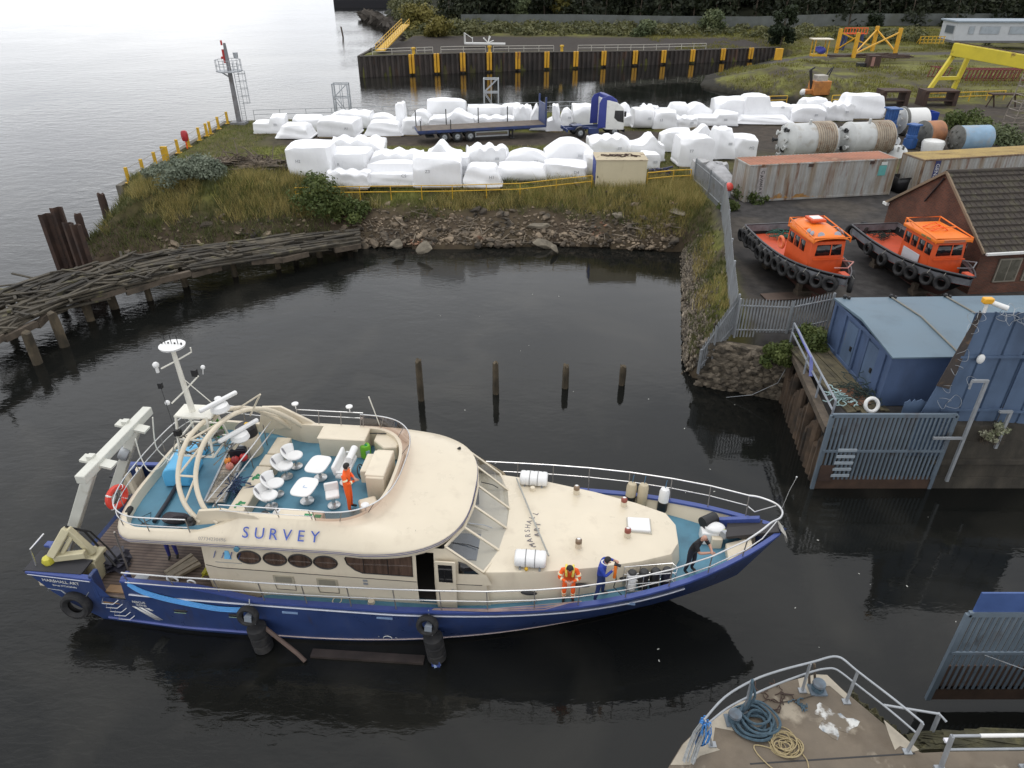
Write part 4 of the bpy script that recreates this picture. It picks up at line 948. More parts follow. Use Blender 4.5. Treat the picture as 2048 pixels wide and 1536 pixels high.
c1=container('shipping_container','long grey container with flat rusty red roof and orange rust along its foot',(pa.x,pa.y,3.03),math.atan2(pb.y-pa.y,pb.x-pa.x),(pb-pa).length,2.44,2.75,m_cg,m_cr,m_cg)
MB().box((10.9,-.012,1.9),(.62,.02,.75)).build('teal_panel',M('teal panel',(.12,.38,.36),.6,var=.2),c1);MB().box((10.95,-.012,2.42),(.5,.02,.22)).build('white_panel',M('white panel',(.6,.62,.6),.6),c1)
m_orust=M('orange rust',(.36,.19,.06),.9,var=.4,scale=3,dirt=((.27,.26,.24),2.5,.48,.6))
b=MB();g=random.Random(2);rp_=[(2.1+.08*i,.12+max(.05,.42*math.exp(-((i-9)/6)**2)+.36*math.exp(-((i-30)/7)**2)+g.uniform(-.06,.1)))for i in range(54)]
b.loft([[(2.1,y,.11)]+[(x,y,z)for x,z in rp_]+[(6.34,y,.11)]for y in(-.006,.004)])
b.build('rust_patch',m_orust,c1)
b=MB();g=random.Random(6)
MB().box((1.12,-.01,1.5),(.5,.012,2.05)).build('worn_panel',M('worn pale panel',(.36,.33,.32),.7,var=.3,scale=4),c1)
for i,ch in enumerate('EAWWAC'):lettering(ch,.36,black,c1,(1.12+g.uniform(-.04,.04),-.022,.65+i*.31),(0,0,-1)if i%2 else(.2,0,-1),(1,0,0),name='worn_letters')
for x in(4.9,9.9):MB().box((x,-.02,2.55),(.35,.06,.22)).build('dent_patch',rust,c1)
pc,pd=G(1850,320,5.75),G(2048,308,5.75)
c2=container('shipping_container','grey streaked container with yellowed roof behind the brick building',(pc.x,pc.y,3.03),math.atan2(pd.y-pc.y,pd.x-pc.x),12.19,2.44,2.72,m_cg,m_cy,M('brown container frame',(.2,.14,.09),.8,var=.3,dirt=((.1,.05,.03),2,.5,.7)))
MB().box((1.25,-.01,1.5),(.46,.014,2.2)).build('blue_sign',M('dark blue sign',(.035,.04,.13),.6,var=.2),c2);lettering('GENSTAR',.44,white,c2,(1.25,-.022,1.42),(0,0,-1),(1,0,0),spacing=1.02)
# cream cabin
e0,e1=G(1190,375,3.02),G(1290,375,3.02);Wd=(e1-e0).length;Hc=top_of(1189,321,e0.y).z-3.02
cc=thing('site_cabin','cream steel cabin with blue left end and rusty marks on its roof','cabin',(e0.x,e0.y,3.02));m_cc=M('cream cabin paint',(.58,.51,.35),.55,var=.06,scale=.8,dirt=((.42,.34,.2),1.2,.58,.85,(1,1,.3)))
b=MB();b.box((Wd/2,1.25,Hc/2),(Wd,2.5,Hc));b.build('body',m_cc,cc,bevel=.03)
b=MB();corrugated(b,(-.02,2.4),(-.02,.1),.08,Hc-.1);b.build('blue_end',M('blue container paint',(.05,.075,.28),.55,var=.12),cc,smooth=False)
b=MB();b.box((Wd/2,1.25,Hc+.02),(Wd+.1,2.6,.07));b.build('roof',M('pale cabin roof',(.46,.39,.27),.8,var=.12,dirt=((.11,.06,.035),1.0,.56,.66),dirt2=((.06,.04,.03),2.2,.62,.7)),cc,bevel=.01)
for x in(.05,Wd-.05):MB().box((x,-.015,Hc/2),(.1,.03,Hc-.04)).build('corner_post',m_cc,cc)
MB().box((.16,-.03,.85),(.05,.05,.16)).build('lock',dark,cc)
g=random.Random(44);rg_=MB();[rg_.torus((.7+i*.19+g.gauss(0,.05),1.25+g.gauss(0,.22),Hc+.09),(g.gauss(0,.2),g.gauss(0,.2),1),g.uniform(.12,.3),.035,14,5)for i in range(15)];rg_.build('rusty_rings',rust,cc)
q_=G(1320,351,3.1);b=MB();g=random.Random(5)
for i in range(14):
 vs,fs=rock((g.uniform(.2,.45),g.uniform(.15,.3),g.uniform(.15,.3)),i+60,2);b.add([Vector(p)+Vector((g.uniform(-.8,.7),g.uniform(-.3,.3),g.uniform(.1,.45)))for p in vs],fs)
b.tube([(-1.1,0,.15),(-.3,.1,.45),(.5,0,.6),(1.0,.1,.7)],.09,6)
tag(b.build('tarpaulin_bundle',M('dark blue tarpaulin',(.02,.022,.07),.5,var=.4,scale=2,bump=.6,bscale=5),loc=q_),'crumpled dark blue tarpaulin bundle on the grass right of the cream cabin','tarpaulin')
m_sack=M('grey woven sack',(.40,.40,.40),.8,var=.2,scale=3,bump=.8,bscale=4,dirt=((.1,.1,.1),2.2,.6,.75))
for i,(p_,s_,lb)in enumerate((((1397,357),(1.3,1.2,1.5),'grey bulk sack standing left of the palisade fence'),((1432,348),(1.7,1.2,.9),'wide grey sack sagging behind the palisade fence'))):
 q_=G(*p_,3.0);b=MB();n=10
 b.loft([[(s_[0]/2*(1+.12*math.sin(3.1*z))*abs(math.cos(a))**.45*math.copysign(1,math.cos(a)),s_[1]/2*abs(math.sin(a))**.45*math.copysign(1,math.sin(a)),z*s_[2]+.05*math.sin(5*a))for a in np.arange(20)*math.pi/10]for z in np.linspace(0,1,8)])
 tag(b.build('bulk_sack',m_sack,loc=q_),lb,'sack')
ptd=G(1440,370,3.0);b=MB();b.loft([[(x*(1-.15*t),y,z)for x,y,z in((-.55,0,.1+t),(0,0,-.05+t),(.55,0,.1+t),(.5,.1,.3+t),(0,.1,.38+t),(-.5,.1,.3+t))]for t in(0,)]+[[(x,y+1.0*k,z+.35+.3*k)for x,y,z in((-.6-.1*k,0,.1),(0,0,-.1),(.6,0,.1),(.55,.1,.3),(0,.1,.36),(-.55,.1,.3))]for k in(1,2,3)])
tag(b.build('upturned_dinghy',M('grey dinghy hull',(.36,.36,.37),.6,var=.25,scale=2,dirt=((.06,.06,.06),1.2,.56,.66)),loc=(ptd.x+.3,ptd.y-2.2,3.1),rz=.25),'upturned small grey dinghy leaning between fence and container','dinghy')
q_=G(1457,378,3.7);bu=thing('marker_buoy','round coral red buoy beside the end of the rusty roofed container','buoy',(q_.x,q_.y,3.3));MB().ball((0,0,.55),.34,10).build('float',M('coral plastic',(.75,.09,.07),.45),bu);MB().cyl((0,0,-.2),(0,0,.4),.26,.2).build('drum',galv,bu)
q_=G(1808,384,3.05);sk=thing('waste_skip','black open topped bin between the two long containers','skip',(q_.x,q_.y+.5,3.03),.25)
b=MB();b.sheet([[(sx*(.8+.15*t),sy*(.55+.1*t),1.15*t)for sx,sy in((-1,-1),(1,-1),(1,1),(-1,1),(-1,-1))]for t in(0,1)]);b.box((0,0,.04),(1.6,1.1,.05));b.build('body',black,sk,solid=.04);MB().bar((-1,-.68,1.15),(1,-.68,1.15),.07).build('rim',dark,sk)
q_=G(1797,362,3.05);tag(MB().lathe((0,0,0),(0,0,1),[(0,.3),(.5,.34),(.55,.25),(.8,.22),(.85,.1)],14).build('drum',M('pale drum',(.4,.4,.38),.5),loc=(q_.x,q_.y,3.03)),'small pale drum behind the black bin','drum')
# ---- pressure vessels
m_vs=M('pale vessel steel',(.50,.51,.50),.45,var=.12,scale=1,dirt=((.3,.26,.2),1.3,.55,.8));m_coil=M('stained half pipe coil',(.36,.30,.23),.6,var=.3,scale=1.5,dirt=((.2,.12,.07),1.8,.5,.7))
def vessel(label,loc,rz,Lv,r,coil0,seed):
 v_=thing('pressure_vessel',label,'vessel',loc,rz);z=r+.1
 MB().lathe((0,0,z),(1,0,0),[(-.55,.2),(-.5,r*.45),(-.3,r*.8),(0,r),(.05,r+.07),(.25,r+.07),(.3,r),(Lv-.3,r),(Lv-.1,r*.85),(Lv+.15,r*.45),(Lv+.2,.1)],36).build('shell',m_vs,v_)
 b=MB();n=int((Lv*.96-coil0)/.21)
 for i in range(n):b.torus((coil0+.21*i,0,z),(1,0,0),r+.03,.085,36,6)
 b.build('heating_coil',m_coil,v_)
 g_=random.Random(seed)
 for i in range(9):
  a=i*.7+g_.uniform(-.1,.1);q=r*g_.uniform(.45,.8);p=Vector((-.3,q*math.cos(a),z+q*math.sin(a)));L_=g_.uniform(.3,.55)
  MB().lathe(p,(-1,.25*math.cos(a),.25*math.sin(a)),[(0,.13),(L_-.08,.13),(L_-.08,.22),(L_,.22),(L_,.1),(L_-.1,.08)],14).build('nozzle',m_vs if i%3 else dark,v_)
 MB().cyl((coil0-.5,-.3,z+r*.9),(coil0-.5,-.35,z+r+.35),.12).build('nozzle',m_vs,v_)
 for x in(Lv*.25,Lv*.8):MB().box((x,0,.3),(.3,r*1.5,.6)).build('saddle',galv,v_)
 return v_
p_=G(1572,322,3.03);vessel('left pale steel vessel with pale wide coil, lying behind the rusty roofed container',(p_.x,p_.y+.6,3.03),.17,4.4,1.5,2.2,1)
p_=G(1690,315,3.03);vessel('pale steel vessel with darker brown coil, right of its twin',(p_.x,p_.y+.6,3.03),.15,4.3,1.42,2.2,2)
m_mot=M('blue motor paint',(.03,.10,.30),.5,var=.2,dirt=((.1,.1,.1),2,.6,.8))
def motor(label,loc,rz,s_=1.0):
 r_=thing('gear_motor',label,'motor',loc,rz);b=MB();b.box((0,0,.45*s_),(.9*s_,.9*s_,.9*s_));b.cyl((0,0,.9*s_),(0,0,1.25*s_),.5*s_);b.build('gearbox',m_mot,r_,bevel=.05)
 b=MB();b.cyl((0,0,1.25*s_),(0,0,2.1*s_),.42*s_,n=18)
 for i in range(16):a=i*.393;b.bar((.44*s_*math.cos(a),.44*s_*math.sin(a),1.3*s_),(.44*s_*math.cos(a),.44*s_*math.sin(a),2.05*s_),.05*s_)
 b.box((0,0,2.15*s_),(1.0*s_,1.0*s_,.12));b.build('motor',m_mot,r_);return r_
p_=G(1773,272,3.03);motor('tall blue gear motor at the left of the white tank',(p_.x,p_.y,3.03),.2,1.25)
p_=G(1817,296,3.03);motor('blue gear motor among grey pipe stubs in front of the orange headed tank',(p_.x,p_.y,3.03),.5,1.0)
def tank(label,loc,rz,Lv,r,sh,end,band=None):
 t_=thing('tank',label,'tank',loc,rz);z=r+.05
 MB().lathe((0,0,z),(1,0,0),[(-.02,r*.98),(0,r),(Lv-.25,r),(Lv,r*.75),(Lv+.12,r*.3),(Lv+.14,.02)],30).build('shell',sh,t_)
 MB().lathe((0,0,z),(-1,0,0),[(0,r*1.02),(.15,r*1.05),(.18,r*.9),(.4,r*.6),(.5,.1)],30).build('end_cap',end,t_);b=MB()
 for i in range(7):a=i*.9;b.cyl((-.2,r*.6*math.cos(a),z+r*.6*math.sin(a)),(-.5,r*.62*math.cos(a),z+r*.62*math.sin(a)),.12,n=10)
 b.build('nozzles',end,t_)
 if band:MB().torus((.15,0,z),(1,0,0),r,.16,30,6).build('band',band,t_)
 for x in(Lv*.2,Lv*.8):MB().box((x,0,.25),(.25,r*1.4,.5)).build('saddle',galv,t_)
m_dsteel=M('dark weathered steel',(.12,.12,.11),.6,var=.4,scale=2)
p_=G(1802,272,3.03);tank('white tank with a grey band, farthest back of the tanks',(p_.x,p_.y+.9,3.03),.1,2.7,1.25,white,m_vs,m_dsteel)
p_=G(1846,296,3.03);tank('tank with an orange brown domed end and flanged face',(p_.x,p_.y+.6,3.03),.25,1.9,1.15,M('orange primer',(.36,.16,.075),.6,var=.2,dirt=((.2,.1,.06),1.5,.5,.75)),m_dsteel)
p_=G(1912,306,3.03);tank('light blue tank right of the orange ended one',(p_.x,p_.y+.5,3.03),.12,3.2,1.15,M('light blue tank paint',(.22,.34,.46),.5,var=.15,dirt=((.3,.32,.33),1.2,.5,.75)),m_dsteel)
p_=G(1846,246,3.03);ct=thing('blue_crate','blue open crate behind the white tank','crate',(p_.x,p_.y,3.03),.1);m_cb=M('blue crate',(.02,.06,.34),.45,var=.15)
b=MB()
for x in(-1.1,1.1):b.box((x,0,.6),(.06,1.4,1.2))
for y in(-.7,.7):b.box((0,y,.6),(2.2,.06,1.2))
b.build('sides',m_cb,ct);MB().box((0,0,.05),(2.2,1.4,.1)).build('base',m_cb,ct)
p_=G(1862,303,3.03);tag(MB().lathe((0,0,0),(0,0,1),[(0,.9),(.8,1.0),(1.0,.9),(1.1,.5),(1.12,.05)],24).build('vessel_dome',white,loc=(p_.x,p_.y,3.03)),'white domed lid just behind the yellowed container roof','lid')
for px_,py_,s_,lb in((1790,312,.9,'grey flanged tank head with bolts lying left of the yellowed container roof'),(1780,290,.8,'round grey tank head leaning by the tall blue motor')):
 p_=G(px_,py_,3.03);hd=thing('flanged_dome',lb,'tank part',(p_.x,p_.y,3.03),.3);MB().lathe((0,0,.3),(-.4,-.4,1),[(0,s_),(.12,s_*1.05),(.15,s_*.9),(.4,s_*.6),(.5,.1)],24).build('dish',m_vs,hd)
 for i in range(6):a=i*1.05;MB().cyl((s_*.55*math.cos(a),s_*.55*math.sin(a),.5),(s_*.6*math.cos(a),s_*.6*math.sin(a),.95),.1,n=10).build('nozzle',m_dsteel if i%2 else m_vs,hd)
# ---- brick building
NB,FB_=Vector((25.0,35.9)),Vector((23.85,44.3));rb_=math.atan2((NB-FB_).x,-(NB-FB_).y);gw_=(FB_-NB).length;EV,AP,BL_=2.6,5.5,17.0
bb=thing('brick_building','red brick building with gable end and dark mossy tiled roof','building',(NB.x,NB.y,3.0),math.atan2(FB_.y-NB.y,FB_.x-NB.x)-math.pi/2)
def brick_mat():
 m=bpy.data.materials.new('red brick');m.use_nodes=True;N,K=m.node_tree.nodes,m.node_tree.links;p=N['Principled BSDF'];p.inputs['Roughness'].default_value=.9
 tc=N.new('ShaderNodeTexCoord');sp=N.new('ShaderNodeSeparateXYZ');K.new(tc.outputs['Object'],sp.inputs[0]);ad=N.new('ShaderNodeMath');K.new(sp.outputs[0],ad.inputs[0]);K.new(sp.outputs[1],ad.inputs[1])
 cb=N.new('ShaderNodeCombineXYZ');K.new(ad.outputs[0],cb.inputs[0]);K.new(sp.outputs[2],cb.inputs[1])
 bt=N.new('ShaderNodeTexBrick');bt.inputs['Scale'].default_value=1;bt.inputs['Brick Width'].default_value=.225;bt.inputs['Row Height'].default_value=.075;bt.inputs['Mortar Size'].default_value=.009
 bt.inputs['Color1'].default_value=(.15,.05,.026,1);bt.inputs['Color2'].default_value=(.095,.034,.020,1);bt.inputs['Mortar'].default_value=(.10,.085,.07,1);K.new(cb.outputs[0],bt.inputs[0])
 no=N.new('ShaderNodeTexNoise');no.inputs['Scale'].default_value=.8;no.inputs['Detail'].default_value=6;K.new(tc.outputs['Object'],no.inputs[0]);mr=N.new('ShaderNodeMapRange');mr.inputs[1].default_value=.3;mr.inputs[2].default_value=.7;mr.inputs[3].default_value=.65;mr.inputs[4].default_value=1.25;K.new(no.outputs[0],mr.inputs[0])
 mx=N.new('ShaderNodeMix');mx.data_type='RGBA';mx.blend_type='MULTIPLY';mx.inputs[0].default_value=1;K.new(bt.outputs[0],mx.inputs[6]);K.new(mr.outputs[0],mx.inputs[7]);K.new(mx.outputs[2],p.inputs['Base Color'])
 bp=N.new('ShaderNodeBump');bp.inputs['Distance'].default_value=.01;bp.inputs['Strength'].default_value=.6;bp.invert=True;K.new(bt.outputs['Fac'],bp.inputs['Height']);K.new(bp.outputs[0],N['Principled BSDF'].inputs['Normal']);return m
m_brick=brick_mat()
b=MB();pent=[(0,0),(0,gw_),(0,gw_)];gp_=[(0,0),(gw_,0),(gw_,EV),(gw_/2,AP),(0,EV)]
b.loft([[(x,y,z-.2*(z==0))for y,z in gp_]for x in(0,BL_)]);b.build('walls',m_brick,bb,smooth=False)
m_tile=M('mossy roof tiles',(.042,.034,.028),.9,var=.3,scale=3,dirt=((.075,.068,.042),2.4,.5,.72,(1,1,1)),dirt2=((.26,.25,.22),3.0,.70,.74),bump=.5,bscale=14)
for sd_ in(0,1):
 b=MB();n=13
 for i in range(n):
  t0,t1=i/n,(i+1)/n;y0,y1=-.3+(gw_/2+.3)*t0,-.3+(gw_/2+.3)*t1;sl=(AP-EV)/(gw_/2);f=lambda y:EV+y*sl
  if sd_:Y=lambda y:gw_-y
  else:Y=lambda y:y
  b.add([(-.12,Y(y0),f(y0)+.16),(BL_,Y(y0),f(y0)+.16),(BL_,Y(y1),f(y1)+.06),(-.12,Y(y1),f(y1)+.06),(-.12,Y(y0),f(y0)+.02),(BL_,Y(y0),f(y0)+.02),(BL_,Y(y1),f(y1)+.0),(-.12,Y(y1),f(y1)+.0)],[(0,1,2,3),(0,4,5,1),(0,3,7,4),(7,6,5,4)])
  nt_=int(BL_/.33)
  for k in range(nt_):
   if random.random()<.0:continue
   x=-.1+k*.33+(.16 if i%2 else 0);ym=(y0+y1)/2;b.bar((x,Y(y0+.01),f(y0)+.165),(x,Y(y1-.02),f(y1)+.07),.05,.03)
 b.build('roof_slope',m_tile,bb,smooth=False)
MB().cyl((-.13,gw_/2,AP+.07),(BL_,gw_/2,AP+.07),.13,n=10).build('ridge',m_tile,bb)
b=MB();b.bar((-.14,-.3,EV-.14),(-.14,gw_/2,AP+.08),.1,.14);b.bar((-.14,gw_+.3,EV-.14),(-.14,gw_/2,AP+.08),.1,.14);b.build('verge',M('mortar verge',(.2,.15,.1),.9,var=.2),bb)
MB().box((BL_/2,-.42,EV-.12),(BL_+.2,.14,.12)).build('gutter',white,bb);MB().tube([(-.08,gw_/2+.1,AP-.3),(-.08,gw_/2+.9,AP-1.6),(-.08,gw_/2+1.1,AP-1.9)],.05,6).build('pipe',dark,bb)
for i,x in enumerate((1.2,2.9,5.4)):
 wnd=MB().box((x+.65,-.03,1.35),(1.35,.1,1.35)).build('window',M('pale window frame',(.22,.2,.16),.6),bb)
 for k in(-1,1):MB().box((x+.65+k*.31,-.085,1.35),(.54,.02,1.18)).build('pane',M('dusty pane',(.10,.095,.075),.25,var=.3),wnd)
for y,z in((gw_+.1,EV-.1),(5.1,2.2)):MB().box((-.16,y,z),(.2,.42,.16)).build('floodlight',white,bb)
# ---- blue container hut, steel sheets, water gates
m_hut=M('blue hut paint',(.062,.098,.185),.6,var=.14,scale=.8,dirt=((.04,.06,.11),.9,.5,.75,(1,1,.4)),dirt2=((.12,.07,.05),1.6,.68,.76));m_hroof=M('pale blue roof sheet',(.115,.17,.215),.5,var=.1,scale=.5,dirt=((.085,.125,.16),.7,.5,.8),dirt2=((.3,.28,.22),.9,.68,.76))
m_bsteel=M('blue steel sheet',(.085,.13,.21),.6,var=.16,scale=.8,dirt=((.05,.075,.125),.7,.48,.75,(1,1,.3)),dirt2=((.14,.11,.09),1.4,.66,.76))
hc,hl=G(1758,812,3.05),G(1652,690,3.05);hy=math.atan2(hl.y-hc.y,hl.x-hc.x)-math.pi/2;HL=(hl-hc).length;Hh=2.35
hut=thing('container_hut','row of blue steel container huts with pale blue flat roof','hut',(hc.x,hc.y,3.05),hy)
b=MB();b.box((6,HL/2,Hh/2),(12,HL,Hh));b.build('walls',m_hut,hut)
b=MB()
for y,w_ in((.1,.2),(.75,.5),(2.0,.14),(2.75,.16),(HL-.1,.2),(HL-1.1,.3)):b.box((-.04,y,Hh/2),(.08,w_,Hh))
b.box((-.045,HL/2,.1),(.07,HL,.2));b.box((-.05,HL/2,Hh-.08),(.1,HL,.16));b.build('door_frame',m_hut,hut,bevel=.01)
for y in(1.5,3.4):d_=MB().box((-.02,y,Hh*.48),(.05,.95,Hh*.78)).build('door',m_bsteel,hut);MB().box((-.07,y-.3,1.0),(.06,.12,.2)).build('handle',dark,d_)
b=MB();b.loft([[(x,y,z)for y,z in((-.12,Hh),(HL*.52,Hh+.30),(HL+.1,Hh+.06),(HL+.1,Hh-.02),(HL*.5,Hh+.2),(-.12,Hh-.06))]for x in(-.14,12)]);b.build('roof',m_hroof,hut)
for x in(2.45,5.0):b=MB();b.tube([(x,HL+.1,Hh+.11),(x,HL*.52,Hh+.345),(x+.15,0,Hh+.05)],.035,6);b.build('roof_seam',M('tan seal',(.2,.19,.16),.8),hut)
b=MB()
for x in(.3,2.45,5.0):b.ball((x,HL,Hh+.16),.1,5);b.ball((x+.15,HL-.1,Hh+.14),.08,5)
b.build('lashing_knots',dark,hut)
# tall steel sheets behind the stepped quay wall
def sheets(name,label,p,q,z0,z1,pitch=.62,mats=m_bsteel,rails=(.5,)):
 p,q=Vector(p),Vector(q);r_=thing(name,label,'fence',(p.x,p.y,z0));d=q-p;L_=d.length;d.normalize();nn=Vector((d.y,-d.x));n=max(1,int(L_/pitch));h=z1-z0;b=MB();pr=[]
 for i in range(n):
  for f,o_ in((0,0),(.86,0),(.9,-.07),(.97,-.07)):v_=d*(L_*(i+f)/n)-nn*(-o_ if False else o_)*-1;pr.append((v_.x,v_.y))
 pr.append((d.x*L_,d.y*L_));b.sheet([[(x,y,0)for x,y in pr],[(x,y,h)for x,y in pr]]);b.build('sheet',mats,r_,solid=.015,smooth=False);b=MB()
 for f in rails:b.bar(Vector((*(nn*.06),h*f)),Vector((*(d*L_+nn*.06),h*f)),.07,.1)
 b.build('rail',mats,r_);return r_
sp1=G(1878,842,3.0);ztop=top_of(1925,625,sp1.y).z
bs=sheets('steel_sheet_fence','tall blue steel sheet fence with barbed wire above the stepped quay wall',(sp1.x-.15,sp1.y),(sp1.x+2.3,sp1.y),3.0,ztop,.62,rails=(.12,.62))
sheets('steel_sheet_fence','second panel of tall blue steel sheets, nearer the right edge',(sp1.x+2.3,sp1.y-.05),(sp1.x+5.2,sp1.y-.45),3.0,ztop-.05,.62,rails=(.12,.6))
rp=MB();rp.loft([[(x,y,z)for x,z in((-.42,1.7),(.12,1.55),(.3,ztop-3.05),(.18,ztop-3+.12))]for y in(-.09,-.06)]);MB().loft([[(x,y,z)for x,z in((-.8,0),(.1,0),(.12,1.6),(-.45,1.75))]for y in(-.05,-.02)]).build('side_sheet',m_bsteel,bs);rp.build('rust_plate',M('rusty plate',(.055,.045,.04),.8,var=.35,dirt=((.16,.10,.06),2,.55,.7)),bs,loc=(-.1,0,0))
b=MB();g=random.Random(9)
for k in range(16):
 cx,cz=g.uniform(-.3,2.3),(ztop-3)+g.uniform(-.25,.2)if k<9 else g.uniform(.9,ztop-3.2);cx=cx if k<9 else g.uniform(-.1,.9);r0=g.uniform(.15,.3)
 b.tube([(cx+r0*math.cos(a)*(1+.1*math.sin(3*a)),-.15+.12*math.sin(2*a+k),cz+r0*math.sin(a))for a in np.linspace(0,6.6,20)],.008,4)
b.build('razor_wire',galv,bs)
cm=thing('security_camera','white security camera with orange top on a white stub above the rusty plate','camera',(sp1.x+.15,sp1.y,ztop));MB().cyl((0,0,0),(0,0,.4),.06).build('stub',white,cm);MB().box((-.02,0,.48),(.36,.24,.22)).build('housing',M('amber plastic',(.75,.38,.03),.4),cm,bevel=.04);MB().cyl((.1,-.02,.42),(.62,-.25,.28),.09,.1).build('body',white,cm)
fl_=MB().ball((0,0,0),(.15,.1,.2),8).build('floodlight',white,loc=(sp1.x+.55,sp1.y-.2,top_of(1935,718,sp1.y-.2).z));tag(fl_,'small white lamp hanging on the tall blue steel sheets','lamp')
jg=MB();g=random.Random(7);ring=[(0,0)]+[(2.15,0)]+[(2.15-i*.09,.78+g.uniform(-.1,.08))for i in range(25)]
jg.loft([[(x,y,z)for x,z in ring]for y in(0,.03)]);jp=G(1803,826,3.3);tag(jg.build('scrap_sheet',m_bsteel,loc=(jp.x,jp.y,3.1),smooth=False),'small blue panel with a torn jagged top edge behind the left water gate','panel')
def grid_gate(name,label,x0,x1,y,z0,z1,zm,n,top_panel=None):
 r_=thing(name,label,'gate',(x0,y,0));W_=x1-x0;b=MB()
 for i in range(n):x=.08+(W_-.16)*i/(n-1);b.bar((x,0,z0+.5),(x,0,z1-.04),.07,.08)
 b.build('bars',m_gate,r_,smooth=False);b=MB()
 b.bar((0,0,z0),(0,0,z1),.1,.14);b.bar((W_,0,z0),(W_,0,z1),.1,.14);b.bar((0,0,z1),(W_,0,z1),.1,.16);b.bar((0,-.05,zm),(W_,-.05,zm),.06,.1);b.build('frame',m_gate,r_,smooth=False)
 MB().box((W_/2,.02,z0+.3),(W_-.1,.06,.62)).build('foot_plate',M('rusty foot plate',(.065,.038,.025),.9,var=.4,scale=2),r_)
 return r_,W_
m_gate=M('blue grey gate steel',(.125,.16,.195),.6,var=.15,scale=1,dirt=((.10,.065,.045),.6,.56,.72,(1,1,.5)),dirt2=((.05,.045,.045),1.1,.6,.75))
g1,W1=grid_gate('water_gate','left steel bar gate standing in the water below the blue huts',12.46,17.32,23.0,0,3.64,1.95,28)
b=MB()
for i in range(5):b.box((.95,-.09,.75+i*.32),(.75,.05,.12))
b.build('ladder_step',M('ladder rungs',(.33,.38,.42),.6),g1);MB().box((.35,-.08,.85),(.55,.04,.8)).build('rust_panel',rust,g1)
MB().box((4.2,.06,2.6),(1.5,.03,1.9)).build('blue_sheet',m_bsteel,g1)
g2,W2=grid_gate('water_gate','steel bar gate with solid blue upper band at the right edge',12.16,19.5,13.0,0.35,3.97,2.45,42)
MB().box((W2/2+.05,.02,4.38),(W2-.1,.05,.74)).build('top_panel',M('blue gate panel',(.05,.095,.25),.55,var=.18,scale=1.2,dirt=((.15,.17,.2),1.5,.62,.75)),g2)
MB().box((W2/2,.01,1.35),(W2-.1,.04,1.0)).build('rust_band',M('streaked rust band',(.085,.05,.035),.9,var=.5,scale=2.5,stretch=(1,1,.2)),g2)
b=MB()
b.tube([(.9,-.06,2.4),(2.2,-.8,2.4),(4,-2,2.6)],.012,5);b.build('stay_wire',galv,g2)
# goal post frames on the quay wall
for i,(pb_,h_,wd_,lb)in enumerate((((1893,962),3.1,.55,'grey goalpost shaped frame right of the left water gate'),((1990,896),1.9,.45,'shorter grey post frame before the tall blue sheets'))):
 y=22.75 if i==0 else 23.1;p=top_of(*pb_,y);z0=p.z;r_=thing('goalpost_stand',lb,'frame',(p.x,y,z0));hh=top_of(1972,762,y).z-z0 if i==0 else 1.75
 b=MB();b.bar((0,0,0),(0,0,hh),.11);b.bar((-wd_,0,hh),(.06,0,hh),.1);
 if i==0:b.bar((-wd_,0,hh),(-wd_+.0,0,hh-.35),.06);b.bar((-1.2,0,hh*.45),(0,0,hh*.45),.09)
 b.build('post',galv,r_)
# pier west side: rusty piles, timber walkway, rail
pw=thing('pile_pier','rust stained piled pier edge left of the blue huts','pier',(13.5,30.1,0));b=MB();pq0,pq1=Vector((13.42,30.0)),Vector((12.6,23.2));d=(pq1-pq0)
for i in range(17):
 p=pq0+d*(i/16);pile(b,(p.x-13.5+.05,p.y-30.1),2.0+.5*math.sin(i*2.1),.2,seed=i)
b.build('piling',M('rusty timber piles',(.085,.058,.038),.9,var=.5,scale=1.5,dirt=((.02,.017,.014),.9,.45,.7)),pw,smooth=True)
b=MB();b.bar((*(pq0-Vector((13.5,30.1))),2.8),(*(pq1-Vector((13.5,30.1))),2.8),.35,.3);b.build('wale',wood_old,pw)
wk=thing('timber_walkway','mossy plank walkway between the pipe rail and the blue hut','walkway',(13.4,24.2,3.06));b=MB();g=random.Random(3)
for i in range(9):b.box((.05+i*.2,2.6+.3*g.random(),0),(.185,5.6,.06),rx=g.uniform(-.01,.01),rz=.1)
b.build('planks',M('mossy planks',(.10,.085,.05),.9,var=.4,scale=2.0,dirt=((.035,.03,.02),1.5,.5,.7)),wk);MB().box((.9,1.0,.06),(.9,1.3,.03),rz=.1).build('rust_plate',M('rust red plate',(.15,.075,.045),.9,var=.25),wk)
railing('pipe_railing','sloping grey pipe railing along the pier edge left of the blue huts',[Vector((13.35,30.2,3.02)),Vector((13.05,27.4,3.02)),Vector((12.66,23.4,3.02))],1.05,M('grey pipe',(.24,.26,.29),.55,var=.2),2.6,r=.045)
vl=MB();vl.bar((13.3,29.6,4.05),(12.93,26.8,4.07),.1,.07).bar((12.93,26.8,4.07),(12.9,26.4,3.4),.14,.05);tag(vl.build('violet_batten',M('violet batten',(.15,.17,.42),.6,var=.15)),'violet blue batten tied along the pier pipe rail','batten')
q_=G(1741,818,3.3);lr=MB().torus((0,0,0),(.1,-1,.5),.27,.075,22,8).build('lifebuoy',white,loc=(q_.x,q_.y,3.5));tag(lr,'white lifebuoy leaning behind the left water gate','lifebuoy')
def rope_heap(name,label,c,r,n,mat_,rr,seed,cat='rope',sq=.3):
 g_=random.Random(seed);b=MB()
 for i in range(n):
  p=Vector((g_.gauss(0,r*.4),g_.gauss(0,r*.35),g_.random()*r*sq));pts=[p]
  a=g_.uniform(0,6.28)
  for k in range(7):a+=g_.gauss(0,.9);p=p+Vector((math.cos(a),math.sin(a),g_.gauss(0,.3)))*r*.22;p.z=max(.02,min(p.z,r*sq*1.6));pts.append(p)
  b.tube(pts,rr,5)
 return tag(b.build(name,mat_,loc=c),label,cat)
